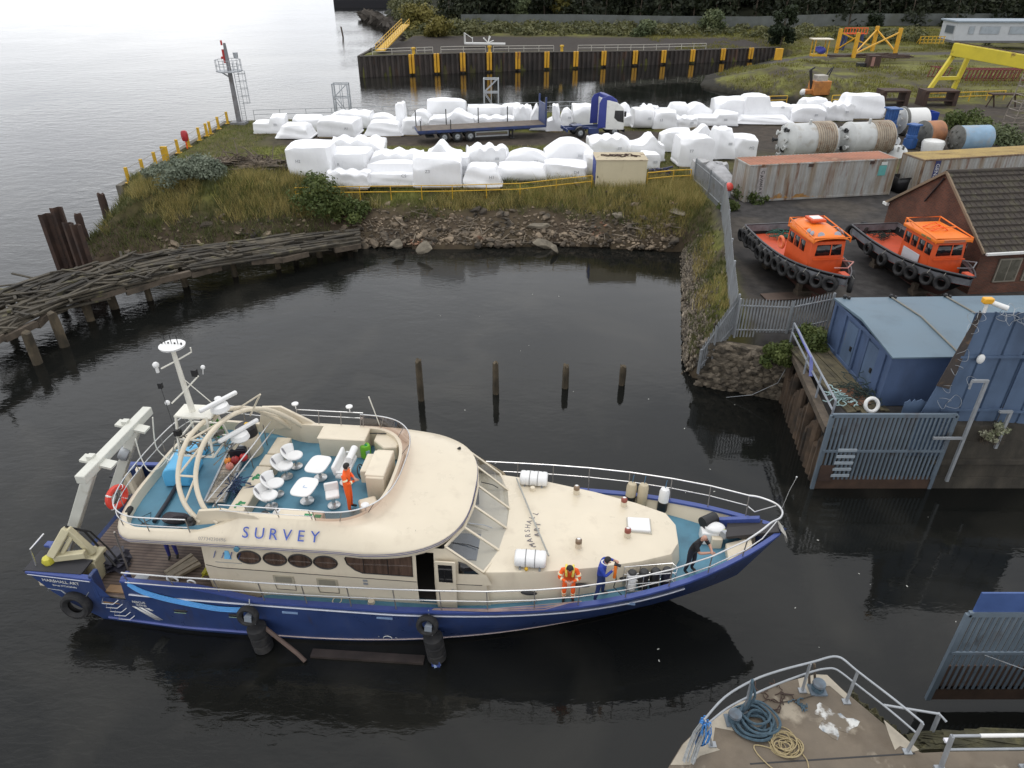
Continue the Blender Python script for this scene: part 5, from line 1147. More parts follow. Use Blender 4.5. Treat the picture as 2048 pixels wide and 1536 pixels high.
q_=G(1688,802,3.1);rope_heap('rope_tangle','pale turquoise rope tangle at the corner of the left water gate',(q_.x,q_.y,3.12),.6,16,M('pale turquoise rope',(.30,.42,.42),.8,var=.3),.025,3)
q_=G(1718,790,3.1);rope_heap('net_heap','dark green net heap against the blue hut',(q_.x,q_.y,3.1),.75,46,M('dark net',(.02,.035,.03),.9,var=.3),.016,4,'net',.7)
tg=[Vector((13.5,30.0,2.3)),Vector((12.9,29.5,1.2)),Vector((11.8,29.6,.45)),Vector((10.7,30.0,.05))];tag(MB().tube(tg,.012,5).build('mooring_line',galv),'thin slack line from the pier head into the water','rope')
b=MB();g=random.Random(2)
for i in range(70):p=Vector((g.uniform(0,.8),g.uniform(0,.4),0));b.tube([p,p+Vector((g.gauss(0,.15),g.gauss(0,.15),g.uniform(.3,.9)))],.008,4,taper=.002)
v,f,t=leaves([(g.uniform(0,.9),g.uniform(0,.4),g.uniform(.2,.9),.18,.18,.12)for i in range(16)],900,.05,.2,8)
pl=thing('flowering_weed','pale flowering weed growing on the quay ledge under the tall blue sheets','plant',(sp1.x+1.6,sp1.y-.7,2.3));b.build('stems',wood_old,pl);link_mesh('flowers',raw_mesh('flowers',v,f,leaf_mat('pale flower',(.12,.15,.05),(.6,.58,.45)),t),pl)
# ---- far yard
gy=M('gantry yellow paint',(.58,.47,.03),.5,var=.12,scale=.6,dirt=((.14,.07,.03),.7,.62,.72))
P1_,P2_=G(1876,186,3.02),G(1888,98,8.3);gt=thing('gantry','yellow travelling gantry with A shaped leg and sloping box beam','crane',(P1_.x,P1_.y,3.0));o_=Vector((P1_.x,P1_.y,3.0));zg_=top_of(1888,98,P1_.y).z-3
lf,rt=G(1852,188,3.02)-o_,G(1903,186,3.02)-o_;tl=Vector((.5,0,zg_-.9));tr2=Vector((2.6,0,zg_-.9))
for a,c in((lf,tl),(rt,tr2)):MB().bar(a,c,.5,.5,up=(0,1,0)).build('leg',gy,gt,bevel=.04)
MB().bar(lf.lerp(tl,.42),rt.lerp(tr2,.42),.45,.4).build('cross_brace',gy,gt);be=top_of(2075,128,P1_.y-9)-o_;bs_=Vector((.4,0,zg_));b=MB();b.bar(bs_,be+(be-bs_)*.6,1.0,1.5);b.build('beam',gy,gt,bevel=.05)
b=MB();b.bar(bs_+Vector((0,-.3,.85)),be+(be-bs_)*.6+Vector((0,-.3,.85)),.1);b.bar(bs_+Vector((0,.3,.85)),be+(be-bs_)*.6+Vector((0,.3,.85)),.1);b.build('rail',rust,gt)
e2=be+(be-bs_)*.55
for dx in(-1.6,1.6):MB().bar((e2.x+dx,e2.y,0),(e2.x+dx*.3,e2.y,e2.z-.6),.5,.5,up=(0,1,0)).build('leg',gy,gt)
yf=thing('steel_rig','open yellow steel frame with four legs and diagonal braces on the far road','frame',G(1735,118,3.05));ys_=M('orange yellow steel',(.62,.33,.02),.5,var=.12);base=Vector(yf.location);lg=[G(x,y,3.05)-base for x,y in((1672,106),(1706,116),(1744,102),(1789,110))]
tp_=[top_of(x,y,(lg[i]+base).y)-base for i,(x,y)in enumerate(((1679,57),(1718,65),(1755,52),(1797,56)))]
for a,c in zip(lg,tp_):MB().bar(a,Vector((a.x,a.y,c.z)),.55,.55).build('leg',ys_,yf)
b=MB()
for i,j in((0,1),(1,3),(3,2),(2,0),(1,2)):b.bar(lg[i]+Vector((0,0,.6)),Vector((lg[j].x,lg[j].y,tp_[j].z*.85)),.22)
b.build('brace',ys_,yf)
q_=G(1700,100,3.05);og=thing('orange_rack','orange barred rack on a blue stand inside the yellow frame','rack',q_);b=MB()
for i in range(9):
 b.bar((i*.55-2.2,-.8,2.9),(i*.55-2.2,.8,2.9),.1);b.bar((i*.55-2.2,-.8,2.9),(i*.55-2.2,-.8,3.9),.1)
for y,z in((-.8,2.9),(.8,2.9),(-.8,3.9)):b.bar((-2.2,y,z),(2.2,y,z),.14)
b.build('bars',orange_paint,og);b=MB()
for x in(-1.8,1.8):
 for y in(-.7,.7):b.bar((x,y,0),(x*.8,y,2.9),.35)
b.build('stand',m_navy,og)
q_=G(1735,114,3.02);b=MB();g=random.Random(3)
for i in range(26):x,y=g.uniform(-6,6),g.uniform(-2.2,2.2);b.bar((x-2,y,g.uniform(.05,.35)),(x+2,y+g.gauss(0,.4),g.uniform(.05,.4)),.3,.2)
tag(b.build('steel_beams',rust,loc=q_),'flat heap of rusty beams lying under the yellow frame','beams')
q_=G(1636,113,3.05);sh_=thing('shelter','small kiosk with cream roof and blue sheet on the far quay road','shelter',q_);MB().box((0,0,2.9),(3.6,2.4,.14)).build('roof',cream,sh_)
for x in(-1.2,1.2):
 for y in(-.8,.8):MB().bar((x,y,0),(x,y,2.85),.15).build('post',ys_,sh_)
vs,fs=rock((1.1,.9,.9),5,3);MB().add([Vector(p)+Vector((.1,0,1.1))for p in vs],fs).build('blue_sheet',M('blue sheeting',(.04,.05,.30),.5,var=.2),sh_);MB().box((-.1,-.3,.3),(2.6,1.4,.35)).build('base',yellow,sh_)
q_=G(1743,134,3.0);bx=thing('brown_cabinet','rust brown steel cabinet standing on the slope below the yellow frame','cabinet',q_);MB().box((0,0,.9),(2.0,1.4,1.8)).build('body',rust,bx,bevel=.04);MB().box((-.3,-.72,.9),(.5,.05,1.4)).build('panel',M('pink primer',(.3,.16,.13),.7),bx);MB().box((-1.7,.2,.3),(1.4,.8,.6)).build('step',dark,bx)
q_=G(1634,178,2.2);q_.z=max(1.2,ground_z(q_.x,q_.y));om=thing('orange_machine','derelict orange machine with dark lever arms on the muddy slope','machine',q_,.2);MB().box((.3,0,1.2),(2.6,1.8,1.9)).build('body',M('rusting orange paint',(.50,.20,.05),.6,var=.2,scale=1,dirt=((.2,.08,.04),1,.5,.75)),om,bevel=.08);MB().box((-1.4,0,.7),(1.4,1.2,.6)).build('nose',M('rusting orange paint',(0,0,0)),om,bevel=.06)
MB().box((.2,0,2.5),(1.6,1.4,.8)).build('deck',M('dirty white steel',(.4,.38,.34),.7,var=.3),om,bevel=.06);b=MB();b.bar((-.9,0,1.0),(-1.5,.2,3.6),.35);b.bar((-1.5,.2,3.6),(-.9,.2,3.9),.2);b.bar((1.2,-.3,2.6),(1.7,-.3,4.0),.14);b.bar((1.2,.4,2.6),(1.9,.4,3.7),.14);b.build('lever',dark,om);MB().ball((-2.1,0,.6),.5,8).build('wheel',white,om)
q_=G(1975,82,3.4);wc=thing('portable_cabin','white flat roofed portable cabin with long windows at the far right','cabin',(q_.x,q_.y,3.4),-.03);m_wc=M('off white cladding',(.48,.50,.52),.6,var=.06)
MB().box((0,0,2.0),(17.5,6,3.4)).build('wall',m_wc,wc);MB().box((0,0,3.85),(18.3,6.8,.32)).build('roof',M('blue grey flat roof',(.26,.31,.36),.5,var=.1),wc,bevel=.04);MB().box((0,-.02,.15),(17.6,6.1,.4)).build('plinth',M('grey plinth',(.14,.14,.14),.8),wc)
for x,w_ in((-5.6,1.2),(-1.9,4.0),(4.5,5)):f_=MB().box((x,-3.03,2.25),(w_,.08,1.5)).build('window',M('window frame grey',(.32,.34,.36),.5),wc);MB().box((x,-3.09,2.25),(w_-.3,.03,1.25)).build('pane',M('pale pane',(.34,.38,.42),.15),f_)
f_=MB().box((-8.78,-.6,2.25),(.08,3.6,1.6)).build('window',M('window frame grey',(0,0,0)),wc);MB().box((-8.84,-.6,2.25),(.03,3.3,1.35)).build('pane',M('shaded pane',(.12,.14,.16),.15),f_)  # end pane: darker copy of the front pane colour, shade painted in
q_=G(1862,88,3.2);yr=thing('yellow_rack','small yellow barred rack lying left of the white portable cabin','rack',q_);b=MB()
for i in range(7):b.bar((i*.8-2.4,0,0),(i*.8-2.4,0,1.4),.12)
for z in(.2,.8,1.4):b.bar((-2.6,0,z),(2.6,0,z),.12)
b.bar((-2.4,0,1.4),(-2.4,1.2,0),.1);b.build('bars',yellow,yr)
m_redf=M('dull red primer steel',(.17,.035,.03),.7,var=.3)
for i,(x0,x1,yb,lb)in enumerate(((1868,1900,158,'short group of dull red frames behind the gantry leg'),(1930,2055,162,'long row of dull red steel frames under the gantry beam'))):
 a,c=G(x0,yb,3.0),G(x1,yb,3.0);r_=thing('red_frames',lb,'frames',a);L_=c.x-a.x;b=MB();n=int(L_/.55)
 for k in range(n):x=L_*k/n;b.bar((x,0,0),(x+.3,0,1.5),.1);b.bar((x,2,0),(x+.3,2,1.5),.1);b.bar((x+.3,0,1.5),(x+.3,2,1.5),.1)
 for z in(.1,1.5):b.bar((0,0,z),(L_,0,z),.1);b.bar((0,2,z),(L_,2,z),.1)
 b.build('bars',m_redf,r_)
for i,(x0,x1,yb,lb)in enumerate(((1762,1815,213,'rusty steel work table partly behind the last white load'),(1846,1912,213,'wide rusty steel work table under the gantry leg'))):
 a,c=G(x0,yb,3.02),G(x1,yb,3.02);r_=thing('steel_table',lb,'table',a);L_=c.x-a.x;MB().box((L_/2,1.1,1.7),(L_,2.2,.2)).build('table_top',rust,r_)
 for x in(.2,L_-.2):MB().box((x,1.1,.8),(.5,1.9,1.62)).build('leg',rust,r_)
 MB().box((L_/2,1.1,.6),(L_-.9,1.8,.12)).build('shelf',rust,r_)
a=G(1985,216,3.02);r_=thing('trestle','dark trestle table with splayed legs near the scaffold tower','table',a);MB().box((1.3,.6,1.5),(3.4,1.2,.14)).build('table_top',rust,r_)
for x in(0,2.6):b=MB();b.bar((x-.5,.6,0),(x,.6,1.45),.12);b.bar((x+.5,.6,0),(x,.6,1.45),.12);b.build('leg',rust,r_)
a=G(2022,258,3.02);sc_=thing('scaffold_tower','rusty scaffold tower cut off by the right edge of the yard','scaffold',a);hS=5.2;b=MB()
for x in(0,2.4,4.8):
 for y in(0,1.8):b.tube([(x+.12*0,y,0),(x+.5,y,hS)],.055,6)
b.build('standard',M('scaffold tube',(.22,.19,.16),.6,var=.3),sc_);b=MB()
for k in range(7):
 z=.3+k*.75;s_=.5*z/hS
 for y in(0,1.8):b.tube([(s_,y,z),(4.8+s_,y,z)],.045,5)
 for x in(0,2.4,4.8):b.tube([(x+s_,0,z),(x+s_,1.8,z)],.045,5)
 b.tube([(s_,0,z),(2.4+s_,0,z+.75)],.04,5)
b.build('ledger',M('scaffold tube',(0,0,0)),sc_)
# ================================================================ FOREGROUND QUAY
QZ=3.5
fp=[G(x,y,QZ)for x,y in((1322,1560),(1340,1527),(1365,1486),(1407,1445),(1482,1401),(1567,1363),(1630,1347),(1654,1348),(1682,1374),(1750,1431),(1821,1489),(1843,1504),(1900,1501))]
poly=[(p.x,p.y)for p in fp]+[(22,9.6),(22,3),(1.5,3),(2.4,7.4)]
m_fg=M('worn quay concrete',(.145,.118,.088),.85,var=.2,scale=1.1,dirt=((.10,.078,.055),.8,.45,.7),dirt2=((.30,.26,.20),.9,.60,.70),bump=.35,bscale=9)
q_=MB().prism(poly,-2,QZ).build('quay',m_fg,smooth=False,bevel=.05);tag(q_,kind='structure')
m_light=M('bare pale concrete',(.36,.32,.255),.85,var=.2,scale=2,bump=.3)
def patch(pts,z,mat_,name='pale_concrete',label=None,cat=None):
 b=MB();n=len(pts);P=[Vector(p)for p in pts];b.prism([(p.x,p.y)for p in P],z-.02,z+.006);return tag(b.build(name,mat_,smooth=False),label,cat,kind=None if label else 'structure')
g=random.Random(3);P_=[]
for x,y in((1341,1530),(1366,1489),(1408,1448),(1482,1404),(1500,1398),(1496,1410),(1455,1440),(1468,1462),(1430,1455),(1425,1490),(1440,1500),(1400,1512),(1380,1530)):P_.append(G(x,y,QZ))
patch(P_,QZ,m_light,'edge_stain')
patch([G(x,y,QZ)for x,y in((1596,1358),(1630,1349),(1654,1350),(1700,1394),(1690,1398),(1660,1372),(1640,1372),(1618,1388),(1600,1378))],QZ,m_light,'edge_stain')
patch([G(x,y,QZ)for x,y in((1768,1440),(1838,1500),(1826,1504),(1800,1492),(1790,1500),(1778,1470))],QZ,m_light,'edge_stain')
m_spill=M('white and blue paint spill',(.52,.52,.50),.7,var=.2,scale=3,dirt=((.16,.19,.22),1.8,.45,.58),dirt2=((.14,.115,.085),2.6,.47,.56))
pts=[];c_=G(1668,1443,QZ)
for i in range(28):a=i*.2244;r=.34*(1+.35*math.sin(3*a+1)+.2*math.sin(7*a));pts.append((c_.x+r*1.15*math.cos(a)+.1*math.sin(a),c_.y+r*math.sin(a)-.12*math.cos(a),QZ))
patch(pts,QZ+.003,m_spill,'paint_spill','patchy white and blue paint spill on the brown quay floor','paint spill')
# kerb joint and expansion line
j0,j1=G(1500,1528,QZ),G(1830,1507,QZ);tag(MB().bar((j0.x,j0.y,QZ),(j1.x,j1.y,QZ),.035,.012).build('floor_joint',dark),kind='structure')
m_moss=M('mossy rubble ledge',(.045,.042,.022),.95,var=.6,scale=2.5,dirt=((.10,.09,.04),3,.55,.7),bump=.8)
lg_=MB();e0,e1=G(1690,1380,QZ),G(1838,1500,QZ);dd=(e1-e0).normalized();on=Vector((dd.y,-dd.x,0));on=on if on.y>0 else-on
for i in range(150):
 t=random.random();p=e0.lerp(e1,t)+on*random.uniform(.0,.42);vs,fs=rock((random.uniform(.05,.16),)*3,i,1);lg_.add([Vector(q)+Vector((p.x,p.y,QZ-.35-random.random()*.25))for q in vs],fs)
lg_.bar(e0+on*.2-Vector((0,0,2.7)),e1+on*.2-Vector((0,0,2.7)),.5,4.4)
for i in range(120):vs,fs=rock((random.uniform(.05,.14),)*3,i,1);lg_.add([Vector(q)+Vector((random.uniform(9.4,14),9.62+random.uniform(0,.45),QZ-.2))for q in vs],fs)
lg_.box((15.5,9.8,.6),(12.4,.5,5.3))
tag(lg_.build('mossy_ledge',m_moss,smooth=False),'mossy broken ledge along the right flank of the near quay','ledge')
# rails
m_gp=M('galvanised rail pipe',(.32,.34,.36),.45,metal=.4,var=.15,scale=3)
fr_=thing('quay_railing','curved galvanised railing round the nose of the near quay','railing',(7.8,11.5,QZ));FO=Vector((7.8,11.5,QZ))
top=[G(x,y,QZ+1.08)-FO for x,y in((1408,1440),(1450,1394),(1505,1361),(1560,1341),(1625,1324),(1660,1314),(1677,1314),(1690,1321),(1716,1343),(1790,1400),(1846,1446))]
low=[G(x,y,QZ+.52)-FO for x,y in((1410,1452),(1455,1416),(1507,1389),(1560,1366),(1625,1343),(1655,1337),(1670,1338),(1685,1347),(1708,1365),(1780,1421),(1835,1468))]
def smooth_path(P,n=4):
 out=[]
 for i in range(len(P)-1):
  p0,p1,p2,p3=P[max(0,i-1)],P[i],P[i+1],P[min(len(P)-1,i+2)]
  for k in range(n):
   t=k/n;out.append(.5*((2*p1)+(p2-p0)*t+(2*p0-5*p1+4*p2-p3)*t*t+(3*p1-p0-3*p2+p3)*t**3))
 return out+[P[-1]]
MB().tube(smooth_path(top),.027,10).build('rail',m_gp,fr_);MB().tube(smooth_path(low),.025,10).build('rail',m_gp,fr_)
for bx,by,tx,ty in((1424,1490,1410,1440),(1488,1424,1503,1362),(1604,1382,1621,1326),(1692,1404,1716,1343),(1814,1504,1846,1446)):
 a,c=G(bx,by,QZ)-FO,G(tx,ty,QZ+1.08)-FO;b=MB();b.bar(a,c,.075,.035);b.box(a+Vector((0,0,.02)),(.18,.14,.035));b.build('post',m_gp,fr_)
r2=thing('quay_railing','galvanised railing with a white sleeve at the bottom right corner','railing',G(1897,1532,QZ));RO=Vector(r2.location);a,c=G(1905,1472,QZ+1.08)-RO,G(2090,1470,QZ+1.08)-RO
MB().tube([a,c],.033,10).build('rail',m_gp,r2);MB().tube([a+Vector((0,0,-.5)),c+Vector((0,0,-.5))],.028,10).build('rail',m_gp,r2);MB().tube([a.lerp(c,.3),a.lerp(c,.8)],.042,10).build('sleeve',white,r2)
for k in(0,.95):p=a.lerp(c,k);b=MB();b.bar(Vector((p.x,p.y-.12,0)),p,.1,.05);b.box((p.x,p.y-.12,.03),(.22,.18,.06));b.build('post',m_gp,r2)
r3=thing('bent_handrail','bent grey handrail end beyond the right side of the near quay','railing',G(1862,1470,QZ-.3));o_=Vector(r3.location);MB().tube([G(1768,1410,QZ+.2)-o_,G(1879,1428,QZ+.55)-o_,G(1893,1444,QZ+.5)-o_],.03,8).build('rail',m_gp,r3);MB().bar((0,0,-.2),G(1879,1428,QZ+.55)-o_,.09,.05).build('post',m_gp,r3)
# ropes and bollards on the quay
def coil(name,label,c,r0,r1,n,rr,mat_,tail=None,seed=0,turns=9):
 g_=random.Random(seed);b=MB()
 for k in range(turns):
  r=r0+(r1-r0)*(k/max(1,turns-1));cx,cy=g_.gauss(0,.05),g_.gauss(0,.05);ph=g_.random()*6;z=rr+rr*1.5*(k%4)+.0
  b.tube([(cx+r*(1+.05*math.sin(2*a+ph))*math.cos(a),cy+r*.9*(1+.06*math.sin(3*a+ph))*math.sin(a),z+.02*math.sin(3*a+ph))for a in np.linspace(0,6.283,30)],rr,6,closed=False)
 if tail:b.tube(smooth_path([Vector(p)for p in tail],6),rr,6)
 return tag(b.build(name,mat_,loc=c),label,'rope')
m_rb=M('blue grey mooring rope',(.055,.095,.125),.85,var=.35,scale=14,bump=.8,bscale=40);m_ry=M('straw rope',(.36,.29,.16),.85,var=.25,scale=20,bump=.6,bscale=60);m_rbl=M('bright blue rope',(.06,.23,.55),.75,var=.3,scale=20)
c_=G(1511,1448,QZ);rt_=G(1504,1364,QZ+1.08)-c_;coil('mooring_rope','thick blue grey mooring rope coiled on the near quay',(c_.x,c_.y,QZ),.22,.52,8,.032,m_rb,[(-.3,.2,.1),rt_*.5+Vector((-.12,0,.0)),rt_*.85+Vector((-.03,-.03,.02)),rt_+Vector((0,.0,.06)),rt_+Vector((.05,.05,-.12)),rt_*.6+Vector((.05,.06,0)),(-.15,.3,.1)],3,10)
c_=G(1566,1492,QZ);coil('thin_rope','straw coloured thin rope coil with a long loose loop',(c_.x,c_.y,QZ),.12,.36,8,.014,m_ry,[(.3,.1,.03),(.45,.02,.02),(.35,-.12,.02),(.42,-.4,.02),(.25,-.75,.02),(-.3,-.62,.02),(-.62,-.25,.02),(-.66,.0,.02),(-.35,-.05,.02),(-.1,-.2,.02)],5,13)
c_=G(1406,1460,QZ+.7);b=MB();g=random.Random(4)
for i in range(16):x,y=g.gauss(0,.07),g.gauss(0,.05);b.tube([(x,y,.35),(x+.05,y-.05,0),(x+.02,y-.06,-.3),(x-.04,y-.02,-.45),(x-.05,y+.03,-.1),(x-.02,y+.02,.32)],.016,5)
tag(b.build('hanging_rope',m_rbl,loc=c_),'bright blue rope hank tied on the left end of the near railing','rope')
b=MB()
for i in range(9):x,y=g.gauss(-.12,.08),g.gauss(-.03,.06);b.tube([(x+.1,y,.3),(x,y,0),(x-.1,y-.1,-.3),(x-.25,y-.35,-.55+.0*i)],.022,5)
tag(b.build('mooring_rope',M('faded grey rope',(.27,.28,.28),.9,var=.3,scale=15),loc=c_),'faded grey mooring ropes leading down from the left end of the near railing','rope')
m_bol=M('grey blue bollard paint',(.12,.155,.19),.6,var=.25,scale=4,dirt=((.07,.05,.04),2,.55,.75))
for p_,lb in(((1467,1442),'grey blue mooring bitt left of the thick rope coil'),((1634,1381),'grey blue mooring bitt wound with rope at the nose of the near quay')):
 c_=G(*p_,QZ);bo=thing('mooring_bitt',lb,'bollard',(c_.x,c_.y,QZ));MB().lathe((0,0,0),(0,0,1),[(0,.15),(.05,.11),(.2,.1),(.24,.16),(.3,.15),(.33,.05)],16).build('post',m_bol,bo);MB().box((0,0,.02),(.4,.32,.05)).build('base',m_bol,bo)
 b=MB();[b.torus((0,0,.08+.04*k),(0,0,1),.13,.022,16,6)for k in range(3)];b.build('rope_turns',m_rb,bo)
for dx in(-.07,.07):tag(MB().bar((c_.x+dx-.06,c_.y+.16,QZ),(c_.x+dx-.16,c_.y+.3,QZ+.62),.035,.05).build('wooden_stake',wood_old),'wooden stake leaning on the rail at the quay nose','stake','two stakes at the quay nose')
c_=G(1600,1410,QZ);rope_heap('rope_scrap','small blue rope scrap with a dark tail on the quay floor',(c_.x,c_.y,QZ),.16,10,m_rb,.014,6);MB
tl=[G(1640,1388,QZ+.02),G(1600,1398,QZ+.02),G(1560,1405,QZ+.02)];tag(MB().tube(tl,.014,5).build('rope_line',M('brown rope',(.06,.05,.04),.9)),'brown rope lying from the nose bitt across the quay floor','rope')
c_=G(1560,1392,QZ);rope_heap('rusty_chain','faint brown tangle of old chain on the quay floor',(c_.x,c_.y,QZ),.32,12,rust,.012,9,'chain',.1)
c_=G(1898,1483,QZ);tag(MB().box((0,0,.03),(.17,.1,.06)).build('paper_scrap',M('white paper',(.75,.75,.8),.7),loc=(c_.x,9.75,QZ-.05)),'white scrap of litter on the mossy ledge','litter')
# floating litter
b=MB();g=random.Random(21)
for i in range(46):
 px_,py_=g.uniform(850,2000),g.uniform(560,1330);p=G(px_,py_,.004);s_=g.uniform(.012,.035);a=g.random()*3;b.box((p.x,p.y,.006),(s_*2.2,s_,.01),rz=a)
tag(b.build('floating_flecks',M('pale flotsam',(.5,.5,.46),.7)),kind='stuff')
# ================================================================ ORANGE WORK BOATS ASHORE
m_bhull=M('black boat hull',(.008,.008,.009),.7,var=.4,scale=2,dirt=((.025,.022,.022),1.6,.6,.85),spec=.25);m_boot=M('brown antifouling',(.10,.045,.035),.8,var=.3,scale=2);m_gin=M('grey bulwark',(.17,.175,.19),.6,var=.2,scale=1.2,dirt=((.08,.075,.075),1.5,.5,.75))
m_rdeck=M('red orange deck',(.52,.07,.022),.6,var=.12,scale=1.5,dirt=((.3,.06,.03),2,.6,.8));m_roofo=M('roof orange',(.80,.19,.015),.45,var=.08);m_cabo=M('cabin red orange',(.62,.085,.015),.5,var=.1,dirt=((.4,.06,.02),1.2,.58,.8))
def workboat(label,stern,bow,kz,variant):
 s_,e=Vector(stern),Vector(bow);d=e-s_;L_=d.length;rz=math.atan2(d.y,d.x);r_=thing('work_boat',label,'boat',(s_.x,s_.y,kz),rz);B_=1.62;N_=20
 def hb(t,f=1.0):return B_*f*(1-max(0,(t-.42)/.58)**2.6)*(.90+.1*min(1,t/.3))*(1 if t<.999 else .0)+.02
 def sh(t):return 1.75+.15*(1-t)**2+.42*t**2.2
 T=[i/N_ for i in range(N_+1)]
 lv=[(0.0,.06,.78),(.28,.55,.86),(.75,.90,.95),(1.0,1.0,1.0)]
 def ring(t,side):
  out=[]
  for q,wf,xf in lv:z=q*sh(t)+(0 if q>.3 else .35*t**4);out.append(((t*L_*xf+(1-xf)*0+(1-q)*.35*(1-t)),side*hb(t)*wf,z))
  return out
 rows=[ring(t,-1)[::-1]+ring(t,1)for t in T];lo=MB()
 b=MB();b.loft(rows,close=False,cap=False);b.add(rows[0],[list(range(len(rows[0])))]);b.build('hull',m_bhull,r_,smooth=True)
 b=MB();k=.33
 b.loft([[(x,y*1.012,z-.01)for x,y,z in(r[2:6])]for r in rows],close=False,cap=False);b.build('underwater_hull',m_boot,r_)
 zi=.55 # bulwark depth
 b=MB()
 for sd_ in(-1,1):b.sheet([[(t*L_*.985+.05,sd_*(hb(t)-.05),sh(t)-.02)for t in T],[(t*L_*.975+.08,sd_*(hb(t)-.07),sh(t)-zi)for t in T]])
 b.quad((.05,-hb(0)+.05,sh(0)-.02),(.05,hb(0)-.05,sh(0)-.02),(.08,hb(0)-.05,sh(0)-zi),(.08,-hb(0)+.05,sh(0)-zi))
 for sd_ in(-1,1):
  for t in T[1:9:1]:b.bar((t*L_,sd_*(hb(t)-.1),sh(t)-zi),(t*L_,sd_*(hb(t)-.08),sh(t)-.04),.05)
 b.build('bulwark',m_gin,r_)
 b=MB();b.sheet([[(t*L_*.975+.08,-(hb(t)-.06),sh(t)-zi-.01)for t in T],[(t*L_*.975+.08,(hb(t)-.06),sh(t)-zi-.01)for t in T]]);b.build('deck',m_rdeck,r_)
 b=MB();b.tube([(t*L_,-hb(t),sh(t))for t in T],.05,6);b.tube([(t*L_,hb(t),sh(t))for t in T],.05,6);b.bar((0,-hb(0),sh(0)),(0,hb(0),sh(0)),.09);b.build('gunwale',M('dark gunwale',(.05,.05,.055),.5,var=.3),r_)
 MB().bar((.3,0,-.12),(L_*.8,0,-.05),.14,.3).build('keel',m_boot,r_)
 # wheelhouse
 x0,x1,zw=.46*L_,.76*L_,3.18;z0=sh(.6)-zi;hw=.98;wh=MB();P0=[(x0,-hw),(x1-.12,-hw),(x1,-hw+.2),(x1,hw-.2),(x1-.12,hw),(x0,hw)]
 wh.loft([[(x,y,z0)for x,y in P0],[(x-(.14 if x>x0 else-.04),y*.97,zw)for x,y in P0]]);cabn=wh.build('wheelhouse',m_cabo,r_,bevel=.04)
 rf=MB()
 if variant==0:rf.loft([[(x0-.1+(x1-x0+.15)*u,y,zw+.02+.42*(1-(abs(y)/(hw+.05))**2.6)**.6*(1-.55*max(0,u-.55)/.45))for y in np.linspace(-hw-.05,hw+.05,13)]for u in np.linspace(0,1,7)],close=False,cap=False)
 else:rf.box(((x0+x1)/2-.05,0,zw+.1),(x1-x0+.2,2*hw+.12,.2))
 rf.build('roof',m_roofo,r_,bevel=.05 if variant else 0,solid=.03 if not variant else 0)
 b=MB();zr=zw+.46
 loop=[(x0-.1,-hw,zr),(x1+.02,-hw-.02,zr-.22),(x1+.02,hw+.02,zr-.22),(x0-.1,hw,zr)]
 b.tube(loop,.035,6,closed=True)
 for x,y,z in loop:b.tube([(x,y,zw-.02),(x,y,z)],.03,6)
 b.tube([((x0+x1)/2,-hw,zr-.1),((x0+x1)/2,hw,zr-.1)],.03,6);b.tube([loop[0],(x0+1.0,-hw,zw+.1)],.025,6);b.build('roof_rail',m_roofo,r_)
 if variant==0:
  b=MB();b.box((x0+.75,0,zw+.62),(.85,.8,.14));b.build('liferaft_box',m_cabo,r_,bevel=.03);MB().box((x0+.75,0,zw+.70),(.5,.55,.03)).build('white_plate',white,r_)
 else:
  b=MB();[b.tube([(x0+.7+.35*k,-.5,zw+.2),(x0+.9+.35*k,0,zw+.5),(x0+.7+.35*k,.5,zw+.2)],.03,6)for k in range(3)];b.build('mast_step',orange_paint,r_)
 gl=lambda pts,nm='window':MB().add(pts,[list(range(len(pts)))]).build(nm,glass_dark,r_,solid=.02)
 fx=lambda z:x1+.012-.14*(z-z0)/(zw-z0)
 zb,zt_=zw-.72,zw-.16
 gl([(fx(zb),-.72,zb),(fx(zb),.72,zb),(fx(zt_),.66,zt_),(fx(zt_),-.66,zt_)],'windscreen');MB().bar((fx(zb)+.01,.1,zb),(fx(zt_)+.01,.1,zt_),.05).build('mullion',m_cabo,r_)
 for sd_ in(-1,1):
  for k in range(3 if variant==0 else 4):
   u0=x0+.2+k*.62;y=lambda z:sd_*(hw*(1-.03*(z-z0)/(zw-z0))+.012);gl([(u0,y(zb),zb),(u0+.46,y(zb),zb),(u0+.46,y(zt_),zt_),(u0,y(zt_),zt_)],'side_window')
 if variant==0:
  for y in(-.45,.45):MB().lathe((x1-.34,y,zw+.26),(.85,0,.55),[(0,.2),(.03,.2),(.04,.16)],8).build('skylight',M('skylight glass',(.30,.32,.36),.2),r_)
  for x in(x1-.62,x1-.98):
   for sd_ in(-1,1):MB().lathe((x,sd_*(hw-.16),zw+.3),(0,sd_*.85,.5),[(0,.15),(.03,.15),(.04,.12)],14).build('skylight',M('skylight glass',(0,0,0)),r_)
 else:
  MB().box((x1+.02,0,zw+.1),(.06,1.2,.12)).build('slot_window',M('skylight glass',(.30,.32,.36),.2),r_)
  for x in(x1-.55,x1-1.0):MB().box((x,-hw-.05,zw+.1),(.34,.05,.1)).build('slot_window',M('yellowed glass',(.2,.19,.08),.3),r_)
  MB().box(((x0+x1)/2-.25,-hw-.035,z0+.48),(1.45,.03,.78)).build('white_panel',M('pale grey panel',(.52,.53,.56),.6,var=.06),r_)
 MB().box((x1+.06,0,zb-.16),(.1,1.7,.05)).build('grab_rail',m_cabo,r_);b=MB();b.tube([(x0-.12,-.4,z0),(x0-.12,-.4,z0+1.3),(x0-.12,.4,z0+1.3),(x0-.12,.4,z0)],.03,6);b.build('ladder',dark if variant else m_cabo,r_)
 MB().torus((x0-.2,-.62,z0+.75),(1,0,.15),.3,.075,20,8).build('ring',m_roofo,r_)if False else None
